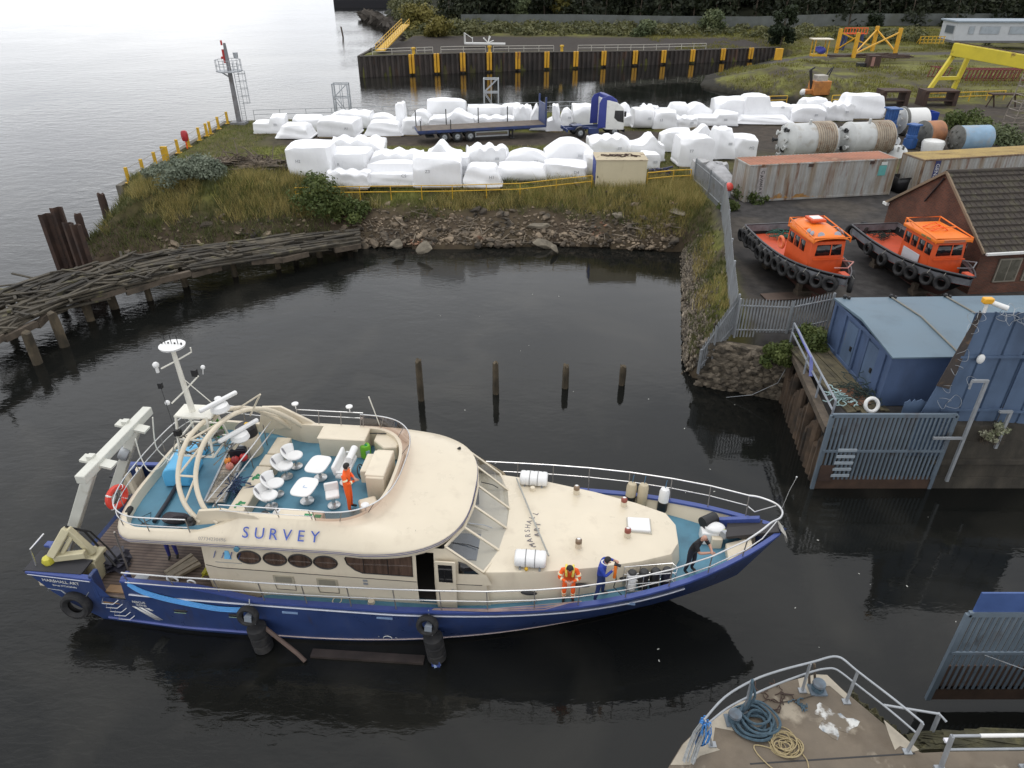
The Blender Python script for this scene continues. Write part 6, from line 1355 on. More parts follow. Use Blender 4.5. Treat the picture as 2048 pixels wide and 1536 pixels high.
 # fore rail and stem post
 xb=L_*.965;b=MB();b.tube([(x1+.1,hw*.8,sh(.8)+.2),(L_*.88,.75,sh(.9)+.42),(xb,0,sh(1)+.35),(L_*.88,-.2,sh(.9)+.15)],.035,6);b.build('fore_rail',m_gin if variant else M('pink rail',(.45,.2,.17),.6),r_)
 MB().box((xb-.15,0,sh(.97)-.02),(.55,.34,.1)).build('stem_plate',m_rdeck,r_);MB().cyl((.25*L_,.7,z0),(.25*L_,.7,z0+.4),.09).build('bitt',dark,r_)
 for x,nm in((.22*L_,'stern'),(.66*L_,'bow')):
  c_,n_=math.cos(rz),math.sin(rz);b=MB().box((0,0,.05),(.5,1.7,.3)).box((0,0,-.1),(.6,1.0,.3)).box((0,-.7,.3),(.3,.25,.6)).box((0,.7,.3),(.3,.25,.6))
  tag(b.build('keel_block',wood_old,None,loc=(s_.x+x*c_,s_.y+x*n_,kz),rz=rz),'timber blocks under the '+nm+' of the '+('left' if variant==0 else 'right')+' orange work boat','blocks')
 return r_,L_,hb,sh,rz,s_,kz
def at_boat(wb,x,y,z):
 r_,L_,hb,sh,rz,s_,kz=wb;c,n=math.cos(rz),math.sin(rz);return Vector((s_.x+x*c-y*n,s_.y+x*n+y*c,kz+z))
tyre_me=MB().lathe((0,0,0),(0,0,1),[(.03,.20),(-.01,.24),(-.04,.30),(-.02,.37),(.03,.395),(.15,.395),(.20,.37),(.22,.30),(.19,.24),(.15,.20),(.14,.34),(.04,.34),(.03,.20)],26,cap=False).mesh('tyre',black_rubber)
def tyre(loc,axis,label,group,s_=1.0,sq=1.0):
 o_=link_mesh('tyre_fender',tyre_me);o_.rotation_euler=Vector(axis).to_track_quat('Z','Y').to_euler();o_.location=loc;o_.scale=(s_,s_,s_*sq);return tag(o_,label,'tyre',group)
wb1=workboat('left orange topped work boat with rounded roof, ringed by black tyres',(15.5,41.7),(16.7,32.8),3.15,0)
wb2=workboat('right orange topped work boat with flat roof and white side panel',(22.1,42.0),(23.05,33.0),3.05,1)
for wb,ts,lb,gp in((wb1,[(-1,t)for t in(.0,.06,.12,.18,.24,.31,.38,.46,.54,.62,.70,.78,.86,.93)]+[(1,t)for t in(.86,.94)],'black tyre hung along the side of the left orange work boat','tyres on the left work boat'),
  (wb2,[(-1,t)for t in(.28,.45,.62,.70,.80,.88)],'black tyre hung on the visible side of the right orange work boat','tyres on the right work boat')):
 r_,L_,hb,sh,rz,s_,kz=wb;rope_b=MB()
 for sd_,t in ts:
  t1=min(1,t+.03);n=Vector(((hb(t)-hb(t1)),sd_*.03*L_,0)).normalized()if t<.97 else Vector((1,0,0));n=Vector((max(0,n.x),n.y,0)).normalized()
  p=Vector((t*L_,sd_*hb(t),sh(t)-.52));w_=at_boat(wb,*(p+n*.02));ax=at_boat(wb,*(p+n))-at_boat(wb,*p);tyre(w_+Vector((0,0,random.uniform(-.12,.06))),ax+Vector((0,0,random.uniform(-.1,.2))),lb,gp,random.uniform(.88,1.05))
  rope_b.tube([(t*L_,sd_*(hb(t)-.03),sh(t)),(t*L_+n.x*.2,sd_*hb(t)+n.y*.2,sh(t)-.25)],.012,4)
 rope_b.build('fender_lines',M('pale line',(.4,.38,.33),.8),r_)
p=at_boat(wb2,-.25,-1.1,1.35);tyre(p,(-.8,-.3,.1),'big dark tyre on the stern corner of the right orange work boat',None,1.25)
p=at_boat(wb2,-.3,-.4,1.5);tyre(p,(-1,0,.1),'second dark tyre at the stern of the right orange work boat',None,1.1)
m_ring=M('orange life ring',(.75,.17,.06),.5,var=.1)
for wb,x,y,lb in((wb1,3.6,-.95,'orange life ring on the wheelhouse side of the left work boat'),(wb2,3.5,.1,'orange life ring behind the wheelhouse of the right work boat')):
 tag(MB().torus((0,0,0),(0,1,.1)if wb is wb1 else(1,.4,.1),.3,.08,22,8).build('life_ring',m_ring,loc=at_boat(wb,x,y,2.1),rz=wb[4]),lb,'life ring')
rope_heap('net_heap','green net heap on the stern deck of the left orange work boat',at_boat(wb1,.9,.5,1.4),.55,40,M('green net',(.03,.12,.09),.9,var=.4),.016,8,'net',.5)
rope_heap('net_heap','dark net heap on the stern deck of the right orange work boat',at_boat(wb2,.9,.1,1.4),.5,34,M('dark net',(0,0,0)),.016,9,'net',.5)
p=at_boat(wb1,1.3,1.0,1.35);tag(MB().box((0,0,.05),(1.2,.5,.08)).build('hatch_board',wood_old,loc=p,rz=wb1[4]),'brown board on the stern deck of the left orange work boat','board')
p=G(1590,592,3.03);tag(MB().box((0,0,.02),(3.6,.9,.05),rz=.12).build('steel_plate',M('brown steel plate',(.10,.07,.055),.8,var=.3),loc=p),'brown plate lying on the yard before the left work boat','plate')
# ================================================================ SURVEY BOAT
BX,BY,BA=-15.2,19.05,math.atan2(-.092,.996)
def BW(x,y,z):return Vector((BX+x*math.cos(BA)-y*math.sin(BA),BY+x*math.sin(BA)+y*math.cos(BA),z))
sb=thing('survey_boat','large blue hulled survey boat with cream superstructure and flying bridge','boat',(BX,BY,0),BA)
LB=24.0
SH=[(0,2.2),(2.28,2.2),(2.34,1.45),(3.22,1.45),(3.28,2.3),(5.6,2.27),(6.6,2.1),(7.6,1.86),(12,1.9),(15,2.06),(18,2.36),(21,2.8),(23,3.2),(24,3.45)]
def sheer(x):return float(np.interp(x,[a for a,_ in SH],[b for _,b in SH]))
def deckz(x):return float(np.interp(x,[0,7.2,7.7,14,18,22,24],[1.35,1.35,1.62,1.74,2.04,2.42,2.6]))
def hbeam(x):t=x/LB;return 3.06*(1-max(0,(t-.4)/.6)**3.8)*(.93+.07*min(1,x/4))
ST=sorted([0,.3,.8,1.4,2.0,2.28,2.34,2.8,3.22,3.28,3.6,4.3,5,5.6,6.6,7.6]+[8.5+.75*i for i in range(15)]+[19.6,20.2,20.8,21.4,21.9,22.4,22.8,23.2,23.5,23.75,23.9,24])
LV=[(-1.0,3.4,18.4,.30,1.9),(-.4,2.6,19.6,.80,2.0),(.0,1.8,20.5,.935,2.2),(.12,1.7,20.7,.94,2.25),(.75,1.05,21.9,.97,2.8),(1.3,.6,22.8,.99,3.3)]
def hull_pt(x,lv):
 t=x/LB
 if lv is None:return(x,hbeam(x),sheer(x))
 z,xs_,xb,f,p=lv;tt=min(1,t);b=3.06*f*(1-max(0,(tt-.32)/.68)**p)*(.93+.07*min(1,x/4));return(xs_+tt*(xb-xs_),b,z)
rows=[]
for x in ST:
 pr=[hull_pt(x,l)for l in LV]+[hull_pt(x,None)];rows.append([(a,-b,c)for a,b,c in pr[::-1]]+[(a,b,c)for a,b,c in pr])
b=MB();b.loft(rows,close=False,cap=False);n_=len(rows[0]);b.add(rows[0]+[(0,1.95,2.2),(.55,1.95,1.38),(.55,-1.95,1.38),(0,-1.95,2.2)],[list(range(n_+4))]);b.build('hull',blue_hull,sb,ang=50)
def side_y(x,z):
 """half beam of the outer hull at x, z by scanning the built rows"""
 best=None;P=[]
 for r in rows:
  pr=r[len(LV)+1:];P.append(pr)
 lo=None
 pts=[]
 for pr in P:
  zs=[p[2]for p in pr]
  if z>zs[-1]+.01:zz=zs[-1]
  else:zz=z
  k=max(i for i in range(len(pr)-1)if zs[i]<=zz+1e-6);f=(zz-zs[k])/max(1e-6,zs[k+1]-zs[k]);f=min(1,f)
  pts.append((pr[k][0]+(pr[k+1][0]-pr[k][0])*f,pr[k][1]+(pr[k+1][1]-pr[k][1])*f))
 return float(np.interp(x,[p[0]for p in pts],[p[1]for p in pts]))
def side_line(name,mat_,x0,x1,z,r,n=40,both=True,off=.01):
 for sd_ in(-1,1):MB().tube([(x,sd_*(side_y(x,z if not callable(z)else z(x))+off),z if not callable(z)else z(x))for x in np.linspace(x0,x1,n)],r,6).build(name,mat_,sb)
m_trim=M('pale trim',(.62,.64,.70),.4,var=.1)
side_line('rubbing_strake',m_trim,3.4,20.8,lambda x:min(sheer(x)-.12,1.7+max(0,x-12)*.045),.03)
side_line('rubbing_strake',m_trim,.05,2.2,2.12,.035)
side_line('waterline_stripe',M('waterline stripe',(.55,.45,.42),.5,var=.2),7.4,20.2,.13,.022);side_line('waterline_stripe',M('boot top stripe',(.10,.13,.36),.5,var=.2),2.1,7.2,.2,.05,14)
b=MB()
for sd_ in(-1,1):b.sheet([[(x,sd_*max(.02,side_y(x,sheer(x)-(sheer(x)-deckz(x)+.02)*f)-.07),sheer(x)-.005-(sheer(x)-deckz(x)+.02)*f)for x in ST[3:-4]]for f in(0,.5,1)])
[b.box((.42,q*2.3,1.78),(.7,.72,.78))for q in(-1,1)];b.build('bulwark_lining',cream,sb)
cap_x=[x for x in ST if x<=23.75]
for seg in([x for x in cap_x if x<=2.28],[x for x in cap_x if x>=3.28]):
 b=MB()
 for sd_ in(-1,1):
  o_=lambda x,d,dz:(x,sd_*max(.02,hbeam(x)-d),sheer(x)+dz);b.loft([[o_(x,-.035,-.05),o_(x,-.035,.025),o_(x,.15,.025),o_(x,.15,-.05)]for x in seg])
 b.build('cap_rail',blue_cap,sb)
[MB().box((.05,q*2.38,2.21),(.3,.9,.06)).build('transom_cap',M('dark non slip',(.035,.035,.04),.85),sb)for q in(-1,1)];MB().box((.9,-2.45,2.23),(1.9,.75,.05)).build('stern_cap',M('dark non slip',(0,0,0)),sb)
for sd_ in(-1,1):
 for x in(2.25,3.32):b=MB();b.box((x,sd_*2.8,1.85),(.14,.34,1.0));b.build('gate_post',blue_cap if x>3 else blue_hull,sb,bevel=.03)
# decks
def plank_mat():
 m=M('teak deck',(.16,.12,.098),.75,var=.3,scale=1.5,dirt=((.055,.035,.03),.8,.42,.7));N,K=m.node_tree.nodes,m.node_tree.links;p=N['Principled BSDF'];src=p.inputs['Base Color'].links[0].from_socket
 tc=N.new('ShaderNodeTexCoord');wv=N.new('ShaderNodeTexWave');wv.bands_direction='Y';wv.inputs['Scale'].default_value=2.4;K.new(tc.outputs['Object'],wv.inputs[0]);wv.inputs['Distortion'].default_value=.4
 r=N.new('ShaderNodeMapRange');r.inputs[1].default_value=.0;r.inputs[2].default_value=.35;r.inputs[3].default_value=.35;r.inputs[4].default_value=1;K.new(wv.outputs['Fac'],r.inputs[0])
 x=N.new('ShaderNodeMix');x.data_type='RGBA';x.blend_type='MULTIPLY';x.inputs[0].default_value=1;K.new(src,x.inputs[6]);K.new(r.outputs[0],x.inputs[7]);K.new(x.outputs[2],p.inputs['Base Color']);return m
teak=plank_mat()
def deck_sheet(name,x0,x1,mat_,dz=0.0):
 xs_=np.linspace(x0,x1,24);b=MB();b.sheet([[(x,-max(.03,side_y(x,deckz(x))-.07),deckz(x)+dz)for x in xs_],[(x,max(.03,side_y(x,deckz(x))-.07),deckz(x)+dz)for x in xs_]]);b.build(name,mat_,sb)
deck_sheet('aft_deck',.7,7.55,teak);deck_sheet('side_deck',7.55,14.2,teal);deck_sheet('fore_deck',14.2,22.9,teal)
for i in range(2):MB().box((2.78,-2.55-.22*i,1.36-.24*i),(.95,.3,.05)).build('boarding_step',M('varnished step',(.26,.16,.08),.5,var=.3),sb)
# ---- deckhouse
WB,WK,WT=2.52,2.60,2.46
def wall_seg(b,x0,x1,sd_,z0=1.35,z1=4.02,n=2):
 for za,zb,ya,yb in((z0,2.72,WB,WK),(2.72,z1,WK,WT)):
  fa=lambda z:np.interp(z,[1.35,2.72,4.02],[WB,WK,WT])
  b.quad((x0,sd_*fa(za),za),(x1,sd_*fa(za),za),(x1,sd_*fa(zb),zb),(x0,sd_*fa(zb),zb))
wy=lambda z:float(np.interp(z,[1.35,2.72,4.02],[WB,WK,WT]))
b=MB();wall_seg(b,5.95,12.62,-1);wall_seg(b,13.16,13.45,-1);wall_seg(b,5.95,13.45,1)
b.quad((12.62,-wy(3.85),3.85),(13.16,-wy(3.85),3.85),(13.16,-WT,4.02),(12.62,-WT,4.02));b.quad((12.62,-WB,1.35),(13.16,-WB,1.35),(13.16,-wy(1.8),1.8),(12.62,-wy(1.8),1.8))
for sd_ in(-1,1):
 for za,zb in((1.35,2.72),(2.72,3.12)):b.quad((13.45,sd_*wy(za),za),(14.9,sd_*(wy(za)-.06),za),(14.72,sd_*(wy(zb)-.06),zb),(13.45,sd_*wy(zb),zb))
 b.add([(13.45,sd_*wy(3.12),3.12),(14.66,sd_*(wy(3.12)-.06),3.12),(13.5,sd_*(WT-.03),4.02),(13.45,sd_*WT,4.02)],[(0,1,2,3)])
b.quad((5.95,-WB,1.35),(5.95,WB,1.35),(5.95,WT,4.02),(5.95,-WT,4.02));b.build('deckhouse',cream,sb,ang=20)
m_int=M('cabin interior',(.03,.026,.024),.8);b=MB();b.box((10.2,0,1.74),(8.4,4.7,.06));b.box((11.5,0,2.6),(.06,4.6,1.8));b.box((13.2,0,2.5),(.06,3.2,1.6));b.box((10,.6,2.7),(8.2,.06,2.4));b.build('cabin_interior',m_int,sb)
b=MB();b.box((14.2,0,2.86),(1.5,4.3,.2));b.box((13.95,-1.3,3.05),(.8,1.3,.22));b.build('dashboard',M('grey blue dashboard',(.15,.17,.2),.6,var=.2),sb);MB().box((14.75,0,3.0),(.5,4.0,.05)).build('window_shelf',M('pale shelf',(.26,.26,.24),.6),sb)
b=MB();b.box((13.6,.5,3.05),(.5,.8,.3));b.box((13.9,.4,3.0),(.3,.3,.1));b.build('wheelhouse_seat',M('tan cushion',(.35,.25,.17),.7),sb)
for sd_ in(-1,1):MB().tube([(5.98,sd_*(WK-.005),2.82),(6.4,sd_*(WK+.004),2.74),(12.6 if sd_<0 else 15,sd_*(WK+.004),2.72)],.012,5).build('knuckle_line',dark,sb)
MB().tube([(13.2,-WK-.004,2.72),(14.6,-WK+.04,2.72)],.012,5).build('knuckle_line',dark,sb)
m_curt=M('brown curtain',(.27,.20,.17),.8,var=.65,scale=1.0,stretch=(7,7,.4));m_frame=M('dark window frame',(.025,.02,.018),.4)
def oval_window(x,z,rx,rz_,sd_,name='oval_window'):
 y=wy(z);tl_=(WT-WK)/(4.02-2.72);b=MB();pts=[(x+rx*math.cos(a),sd_*(y+tl_*rz_*math.sin(a)+.006),z+rz_*math.sin(a))for a in np.linspace(0,6.2832,33)[:-1]]
 f_=MB().tube(pts,.028,6,closed=True).build(name,m_frame,sb);MB().add(pts,[list(range(32))]).build('pane',glass_mat('porthole glass',(.55,.5,.46))if 'porthole glass' not in bpy.data.materials else bpy.data.materials['porthole glass'],f_)
 pts2=[(px_,py_-sd_*.004,pz_)for px_,py_,pz_ in pts];MB().add(pts2,[list(range(32))]).build('curtain',m_curt,f_)
for x in(7.42,8.24,9.03,9.82):
 for sd_ in(-1,1):oval_window(x,3.22,.36,.235,sd_)
for sd_ in(-1,1):
 pl_=[(10.95,2.92),(12.5,2.92),(12.5,3.68),(10.8,3.68),(10.55,3.60),(10.44,3.42),(10.5,3.22),(10.72,3.02)];P=[(x,sd_*(wy(z)+.006),z)for x,z in pl_]
 f_=MB().tube(P,.022,6,closed=True).build('saloon_window',m_frame,sb);MB().add([(x,y-sd_*.004,z)for x,y,z in P],[list(range(8))]).build('curtain',m_curt,f_);MB().add(P,[list(range(8))]).build('pane',bpy.data.materials['porthole glass'],f_)
 for x in(11.0,11.75):MB().bar((x,sd_*(wy(2.93)+.012),2.93),(x,sd_*(wy(3.67)+.012),3.67),.035,.02).build('mullion',m_frame,f_)
# doorway, open door, small window
dr=MB().box((13.52,-WB-.12,2.72),(.62,.05,1.95)).build('door',cream,sb,bevel=.02);MB().box((13.52,-WB-.152,3.22),(.42,.014,.7)).build('door_window',glass_dark,dr);MB().cyl((13.72,-WB-.14,2.6),(13.72,-WB-.2,2.6),.03).build('handle',steel,dr)
P=[(13.9,3.15),(14.5,3.15),(14.12,3.52),(13.9,3.6)];MB().add([(x,-wy(z)-.008+.03*(x>14.2),z)for x,z in P],[(0,1,2,3)]).build('side_window',glass_dark,sb,solid=.012)
for x in(8.4,9.78):
 vt=MB().box((x,-wy(2.4)-.012,2.42),(.66,.03,.30)).build('louvre_vent',M('vent frame',(.40,.36,.27),.5),sb);MB().box((x,-wy(2.4)-.03,2.42),(.52,.012,.22)).build('grille',M('vent mesh',(.24,.22,.17),.6),vt)
 b=MB();zq=[(x-.33,2.17),(x-.31,1.93),(x+.31,1.93),(x+.33,2.17)];b.tube([(a,-wy(c)-.012,c)for a,c in zq],.012,5);b.build('flap_outline',m_frame,sb)
for z in(2.62,2.48):MB().box((11.0,-wy(z)-.012,z),(.14,.02,.08)).build('socket',galv,sb)
MB().torus((10.0,-WB-.1,1.66),(0,0,1),.14,.02,14,5).build('cleat',cream,sb);MB().cyl((11.1,-WB-.1,1.6),(11.1,-WB-.1,1.78),.14,.1).build('deck_vent',cream,sb)
m_lb=M('logo blue',(.03,.09,.33),.5);[MB().bar((6.55+.26*k,-wy(3.3)-.014,3.13),(6.65+.26*k,-wy(3.38)-.014,3.38 if k%2 else 3.34),.07,.016).build('company_mark',m_lb,sb)for k in range(-1,3)]
MB().add([(6.62,-wy(3.1)-.016,3.1),(6.86,-wy(3.1)-.016,3.1),(6.80,-wy(3.42)-.016,3.42),(6.68,-wy(3.42)-.016,3.42)],[(0,1,2,3)]).build('company_mark',M('logo light blue',(.18,.50,.78),.5),sb)
MB().box((6.74,-wy(2.96)-.01,2.96),(.85,.012,.014)).build('company_line',galv,sb)
# ---- windscreen
wb_=[(14.62,-2.38),(15.04,-1.45),(15.22,-.48),(15.22,.48),(15.04,1.45),(14.62,2.38)];wt_=[(13.5,-2.38),(13.94,-1.5),(14.1,-.5),(14.1,.5),(13.94,1.5),(13.5,2.38)]
zB,zT=3.08,4.03;sg=glass_mat('windscreen glass',(.80,.82,.83));wsf=MB()
for k in range(6):wsf.bar((*wb_[k],zB),(*wt_[k],zT),.075,.05,up=(1,0,.7))
for k in range(5):wsf.bar((*wb_[k],zB),(*wb_[k+1],zB),.06,.06);wsf.bar((*wt_[k],zT),(*wt_[k+1],zT),.06,.08)
ws=wsf.build('windscreen',cream,sb)
for k in range(5):MB().quad((*wb_[k],zB),(*wb_[k+1],zB),(*wt_[k+1],zT),(*wt_[k],zT)).build('pane',sg,ws)
for k in(0,1,3):a,c=Vector((*wt_[k],zT)),Vector((*wb_[k+1],zB));MB().tube([a+Vector((.08,.2,.0)),a.lerp(c,.35)+Vector((.1,.1,.06)),a.lerp(c,.55)+Vector((.08,0,.05))],.016,5).build('wiper',dark if k!=1 else galv,ws)
# ---- trunk cabin on the fore deck
TH=[(13.7,2.4),(14.8,2.34),(16.3,2.16),(18.0,1.78),(19.4,1.36),(20.35,.95),(20.62,.42)]
top_z=lambda x:3.06-.02*max(0,x-15)
loop=[(x,-y)for x,y in TH]+[(x,y)for x,y in TH[::-1]]
def trk_pt(x,y,o,z):k=1+o/max(.6,abs(y));return(x+o*(.9 if x>19 else .15 if x>16 else 0),y*k if abs(y)>.5 else y+math.copysign(o*.8,y),z)
b=MB();rings=[[trk_pt(x,y,.12,deckz(x)-.03)for x,y in loop],[trk_pt(x,y,.035,top_z(x)-.1)for x,y in loop],[trk_pt(x,y,.0,top_z(x))for x,y in loop],[(x-.25*(x>20),y*.8,top_z(x)+.06)for x,y in loop],[(x-.6*(x>20),y*.35,top_z(x)+.1)for x,y in loop]]
b.loft(rings,cap=False);nl=len(loop);vs=rings[-1];b.add(vs,[(i,i+1,nl-2-i,nl-1-i)for i in range(nl//2-1)]);b.build('trunk_cabin',cream,sb,ang=30)
ht=MB().box((19.4,.12,3.12),(.72,.62,.1)).build('hatch',white_plastic,sb,bevel=.03);MB().box((19.4,.12,3.065),(.8,.70,.05)).build('hatch_frame',M('beige hatch frame',(.45,.42,.35),.6),sb)  # beige frame under the lid, slightly wider than it on all sides
m_hood=M('bronze vent hood',(.22,.16,.11),.35,metal=.5,var=.2)
for x,y,rd in((17.35,1.5,0),(18.95,1.06,1),(17.45,-1.08,0),(19.0,-.42,1)):
 v_=MB().lathe((x,y,top_z(x)+.0),(0,0,1),[(0,.17),(.06,.17),(.1,.11),(.3,.11)],14).build('cowl_vent',cream,sb);MB().cyl((x,y,top_z(x)+.1),(x,y,top_z(x)+.40),.105,.105,14).ball((x,y,top_z(x)+.40),(.105,.105,.06),6).build('hood',m_hood if not rd else M('red hood',(.25,.07,.05),.4,metal=.2),v_)
 MB().ball((x,y+.01,top_z(x)+.42),(.075,.06,.05),6).build('hood_mouth',white_plastic,v_)
b=MB();b.tube([(15.25,1.9,3.3),(15.95,-.1,3.32),(16.55,-1.75,3.32)],.028,8);b.tube([(16.0,-1.7,3.2),(16.5,-1.55,3.35)],.03,6);b.build('boom',M('grey boom',(.33,.33,.30),.5,var=.15),sb)
for i,ch in enumerate('MARSHALL'):a=(i-3.5)/3.5;lettering(ch,.25,M('grey lettering',(.13,.12,.14),.6),sb,(15.80+.22*a*a+.01,-.42+.74*a,top_z(15.8)+.10),(.42*a,1,.02),(-1,.4*a,0))
for i,ch in enumerate('ART'):lettering(ch,.25,M('grey lettering',(0,0,0)),sb,(16.12+.02*abs(i-1),-.45+.24*(i-1),top_z(16)+.125),(.1*(i-1),1,0),(-1,.1*(i-1),0))
for x,sd_ in((17.6,-1),(16.0,-1),(16.9,1),(19.0,-1)):yv=np.interp(x,[a for a,_ in TH],[c for _,c in TH])+.15;MB().ball((x,sd_*yv,2.45 if x>16.5 else 2.3),(.26,.06,.07),8).build('porthole',dark,sb)
# ---- upper moulding: flying bridge and wheelhouse roof
def upper(o_): # o_: 0 outer edge, 1 rim ; list of (x, y, z)
 P=[]
 def rimw(x):return float(np.interp(x,[4.2,6.3,7.6,12],[2.92,2.88,2.46,2.46]))
 def rimz(x):return float(np.interp(x,[3.2,6.2,7.6,12],[4.42,4.42,4.82,4.80]))
 def ow(x):return float(np.interp(x,[3,6,12],[3.08,3.06,3.05]))
 XO=np.linspace(4.5,10.5,17);XR=np.linspace(4.5,9.7,17)
 for xo,xr in zip(XO,XR):P.append(((xo,-ow(xo)),(xr,-rimw(xr),rimz(xr))))
 e=2/2.9
 for a in np.linspace(-90,90,37)[1:-1]:
  c,s_=math.cos(R(a)),math.sin(R(a));P.append(((10.5+3.56*abs(c)**e,3.1*math.copysign(abs(s_)**e,s_)),(9.7+1.85*abs(c)**e,2.46*math.copysign(abs(s_)**e,s_),4.80)))
 for xo,xr in zip(XO[::-1],XR[::-1]):P.append(((xo,ow(xo)),(xr,rimw(xr),rimz(xr))))
 e2=2/3.0
 for a in np.linspace(90,270,21)[1:-1]:
  c,s_=math.cos(R(a)),math.sin(R(a));P.append(((4.5-1.3*abs(c)**e2,3.1*math.copysign(abs(s_)**e2,s_)),(4.5-1.14*abs(c)**e2,2.92*math.copysign(abs(s_)**e2,s_),4.42)))
 return P
UP=upper(0);FZ=4.09
def zedge(x):return 4.05+.006*(x-3.5)
r0=[(p[0][0]-.05*(p[0][0]>13),p[0][1]*.985,4.0)for p in UP];r1=[(p[0][0],p[0][1],zedge(p[0][0])+.02)for p in UP];r2_=[(p[0][0],p[0][1],zedge(p[0][0])+.15)for p in UP]
def mixp(p,f,h):(xo,yo),(xr,yr,zr)=p;zo=zedge(xo)+.19;return(xo+(xr-xo)*f,yo+(yr-yo)*f,zo+(zr-zo)*h)
r3=[mixp(p,.04,.03)for p in UP];r35=[mixp(p,.35,.42)for p in UP];r4=[mixp(p,.72,.78)for p in UP];r5=[p[1]for p in UP]
def ins(p,d,z):x,y,_=p;cx=7.6;k=math.hypot(x-cx,y);return(x-(x-cx)/k*d,y-y/k*d*1.6,z)
r6=[ins(p,.10,p[2])for p in r5];r7=[ins(p,.13,FZ-.02)for p in r5]
b=MB();b.loft([r0,r1,r2_,r3,r35,r4,r5,r6,r7],cap=False);b.build('upper_moulding',cream,sb,ang=32)
b=MB();b.add(r7,[list(range(len(r7)))]);b.build('flybridge_deck',teal,sb,smooth=False,loc=(0,0,.015));b=MB();b.add(r0,[list(range(len(r0)))]);b.build('soffit',cream,sb,smooth=False)
m_pin=M('blue grey pinstripe',(.12,.12,.22),.5)
for dz in(.045,.105):MB().tube([(p[0][0]+.004,p[0][1]*1.0015,zedge(p[0][0])+dz)for p in UP],.012,5,closed=True).build('pinstripe',m_pin,sb)
for i,ch in enumerate('SURVEY'):
 x=7.72+i*.415;w_=np.interp(x,[6.3,7.6],[2.88,2.46]);lettering(ch,.46,M('lettering blue',(.045,.09,.38),.5),sb,(x,-2.88,4.55),(1,0,0),(0,.66,.66))
lettering('07734230496',.145,M('lettering grey',(.30,.28,.26),.6),sb,(6.75,-3.06,4.38),(1,0,0),(0,.5,.75),spacing=1.05)
MB().lathe((7.45,-3.1,4.085),(0,-1,0),[(-.05,.085),(.03,.085),(.036,.06)],14).build('fairlead',teal,sb)
# ---- rails
m_st=M('dull stanchion',(.28,.26,.24),.45,metal=.5)
def fence_rail(name,pts,post_to,zs_,r=.024,mats=steel,every=1):
 b=MB()
 for dz in zs_:b.tube([(x,y,z-dz)for x,y,z in pts],r if dz==0 else r*.75,8)
 b.build(name,mats,sb)
 for i in range(0,len(pts),every):MB().tube([post_to[i],pts[i]],r*.8,6).build('stanchion',m_st,sb)
nr=[(x,-(hbeam(x)+.06),z)for x,z in((3.5,2.75),(5,2.76),(6.45,2.78),(7.85,2.78),(9.2,2.8),(10.6,2.85),(12.0,2.9),(13.4,2.96),(14.8,3.02),(16.2,3.12),(17.5,3.22),(18.9,3.36),(20.2,3.52),(21.4,3.68),(22.5,3.88))]
fence_rail('side_rail',nr,[(x,-(hbeam(x)-.05),sheer(x))for x,_,_ in nr],(0,.42))
frl=[(x,hbeam(x)+.06,z)for x,z in((12.6,3.0),(13.9,3.05),(15.2,3.1),(16.5,3.18),(17.8,3.28),(19.2,3.42),(20.6,3.6),(21.8,3.8),(22.9,4.0))]
fence_rail('side_rail',frl,[(x,hbeam(x)-.05,sheer(x))for x,_,_ in frl],(0,.42))
b=MB();b.tube(smooth_path([Vector(p)for p in(nr[-1],(22.95,-.8,4.02),(23.3,-.5,4.1),(23.6,-.3,4.14),(23.72,0,4.15),(23.6,.35,4.15),(23.2,.7,4.08),frl[-1])],5),.032,8);b.tube([(22.5,-nr[-1][1]*-1,3.46),(23.1,-.6,3.5),(23.6,-.25,4.1)],.02,6);b.tube([(22.9,frl[-1][1],3.58),(23.1,.6,3.55),(23.6,.3,4.1)],.02,6);b.build('pulpit',steel,sb)
MB().tube([(23.7,0.05,4.15),(23.85,.2,4.8),(24.0,.3,5.25)],.009,5).ball((24.0,.3,5.28),.03,5).build('jackstaff',steel,sb)
# ---- bow gear
wl_=MB();wl_.box((21.75,.42,2.62),(.55,.5,.5));wl_.ball((21.9,.4,2.95),(.34,.26,.14),8);wd_=wl_.build('windlass',white_plastic,sb,bevel=.04);MB().cyl((21.5,.5,3.02),(21.95,.82,3.02),.2,n=18).build('drum',black,wd_);MB().cyl((22.1,.1,2.9),(22.35,.3,2.9),.14,n=14).build('gypsy',galv,wd_)
b=MB();b.box((21.95,.15,2.45),(.34,.3,.7));b.loft([[(22.2,-.05,2.35),(22.2,-.75,2.3),(22.2,-.75,2.62),(22.2,-.05,2.72)],[(22.95,-.05,2.65),(22.95,-.32,2.65),(22.95,-.34,3.0),(22.95,-.05,3.05)]]);b.build('anchor_locker',cream,sb,bevel=.03)
b=MB();b.bar((22.2,.12,2.98),(23.75,.03,3.42),.42,.1);b.build('chain_channel',M('dark rubber mat',(.03,.027,.028),.7),sb);b=MB();b.bar((22.3,.5,2.92),(23.3,.22,3.3),.55,.05);b.build('bow_grating',M('dark rubber mat',(0,0,0)),sb)
b=MB()
for k in range(16):b.torus((22.45+k*.095,.18-.006*k,3.06+.026*k),(0,1,.2)if k%2 else(0,.2,1),.035,.011,8,4)
b.build('anchor_chain',galv,sb);MB().tube([(22.15,.25,3.0),(22.75,.3,3.1),(23.0,.26,3.16)],.022,6).build('snubber',M('yellow green strop',(.45,.5,.06),.6),sb)
b=MB();b.loft([[(23.75+.3*math.sin(t*1.6),.25*math.cos(q)*(1-.3*t),3.55-.55*t+.06*math.sin(q))for q in np.linspace(0,6.28,9)[:-1]]for t in np.linspace(0,1,6)]);b.build('anchor',M('weathered anchor',(.5,.48,.43),.6,var=.2),sb);MB().box((22.75,.62,2.98),(.5,.16,1.3),ry=1.2,rz=-.3).build('blue_fairlead',blue_cap,sb)
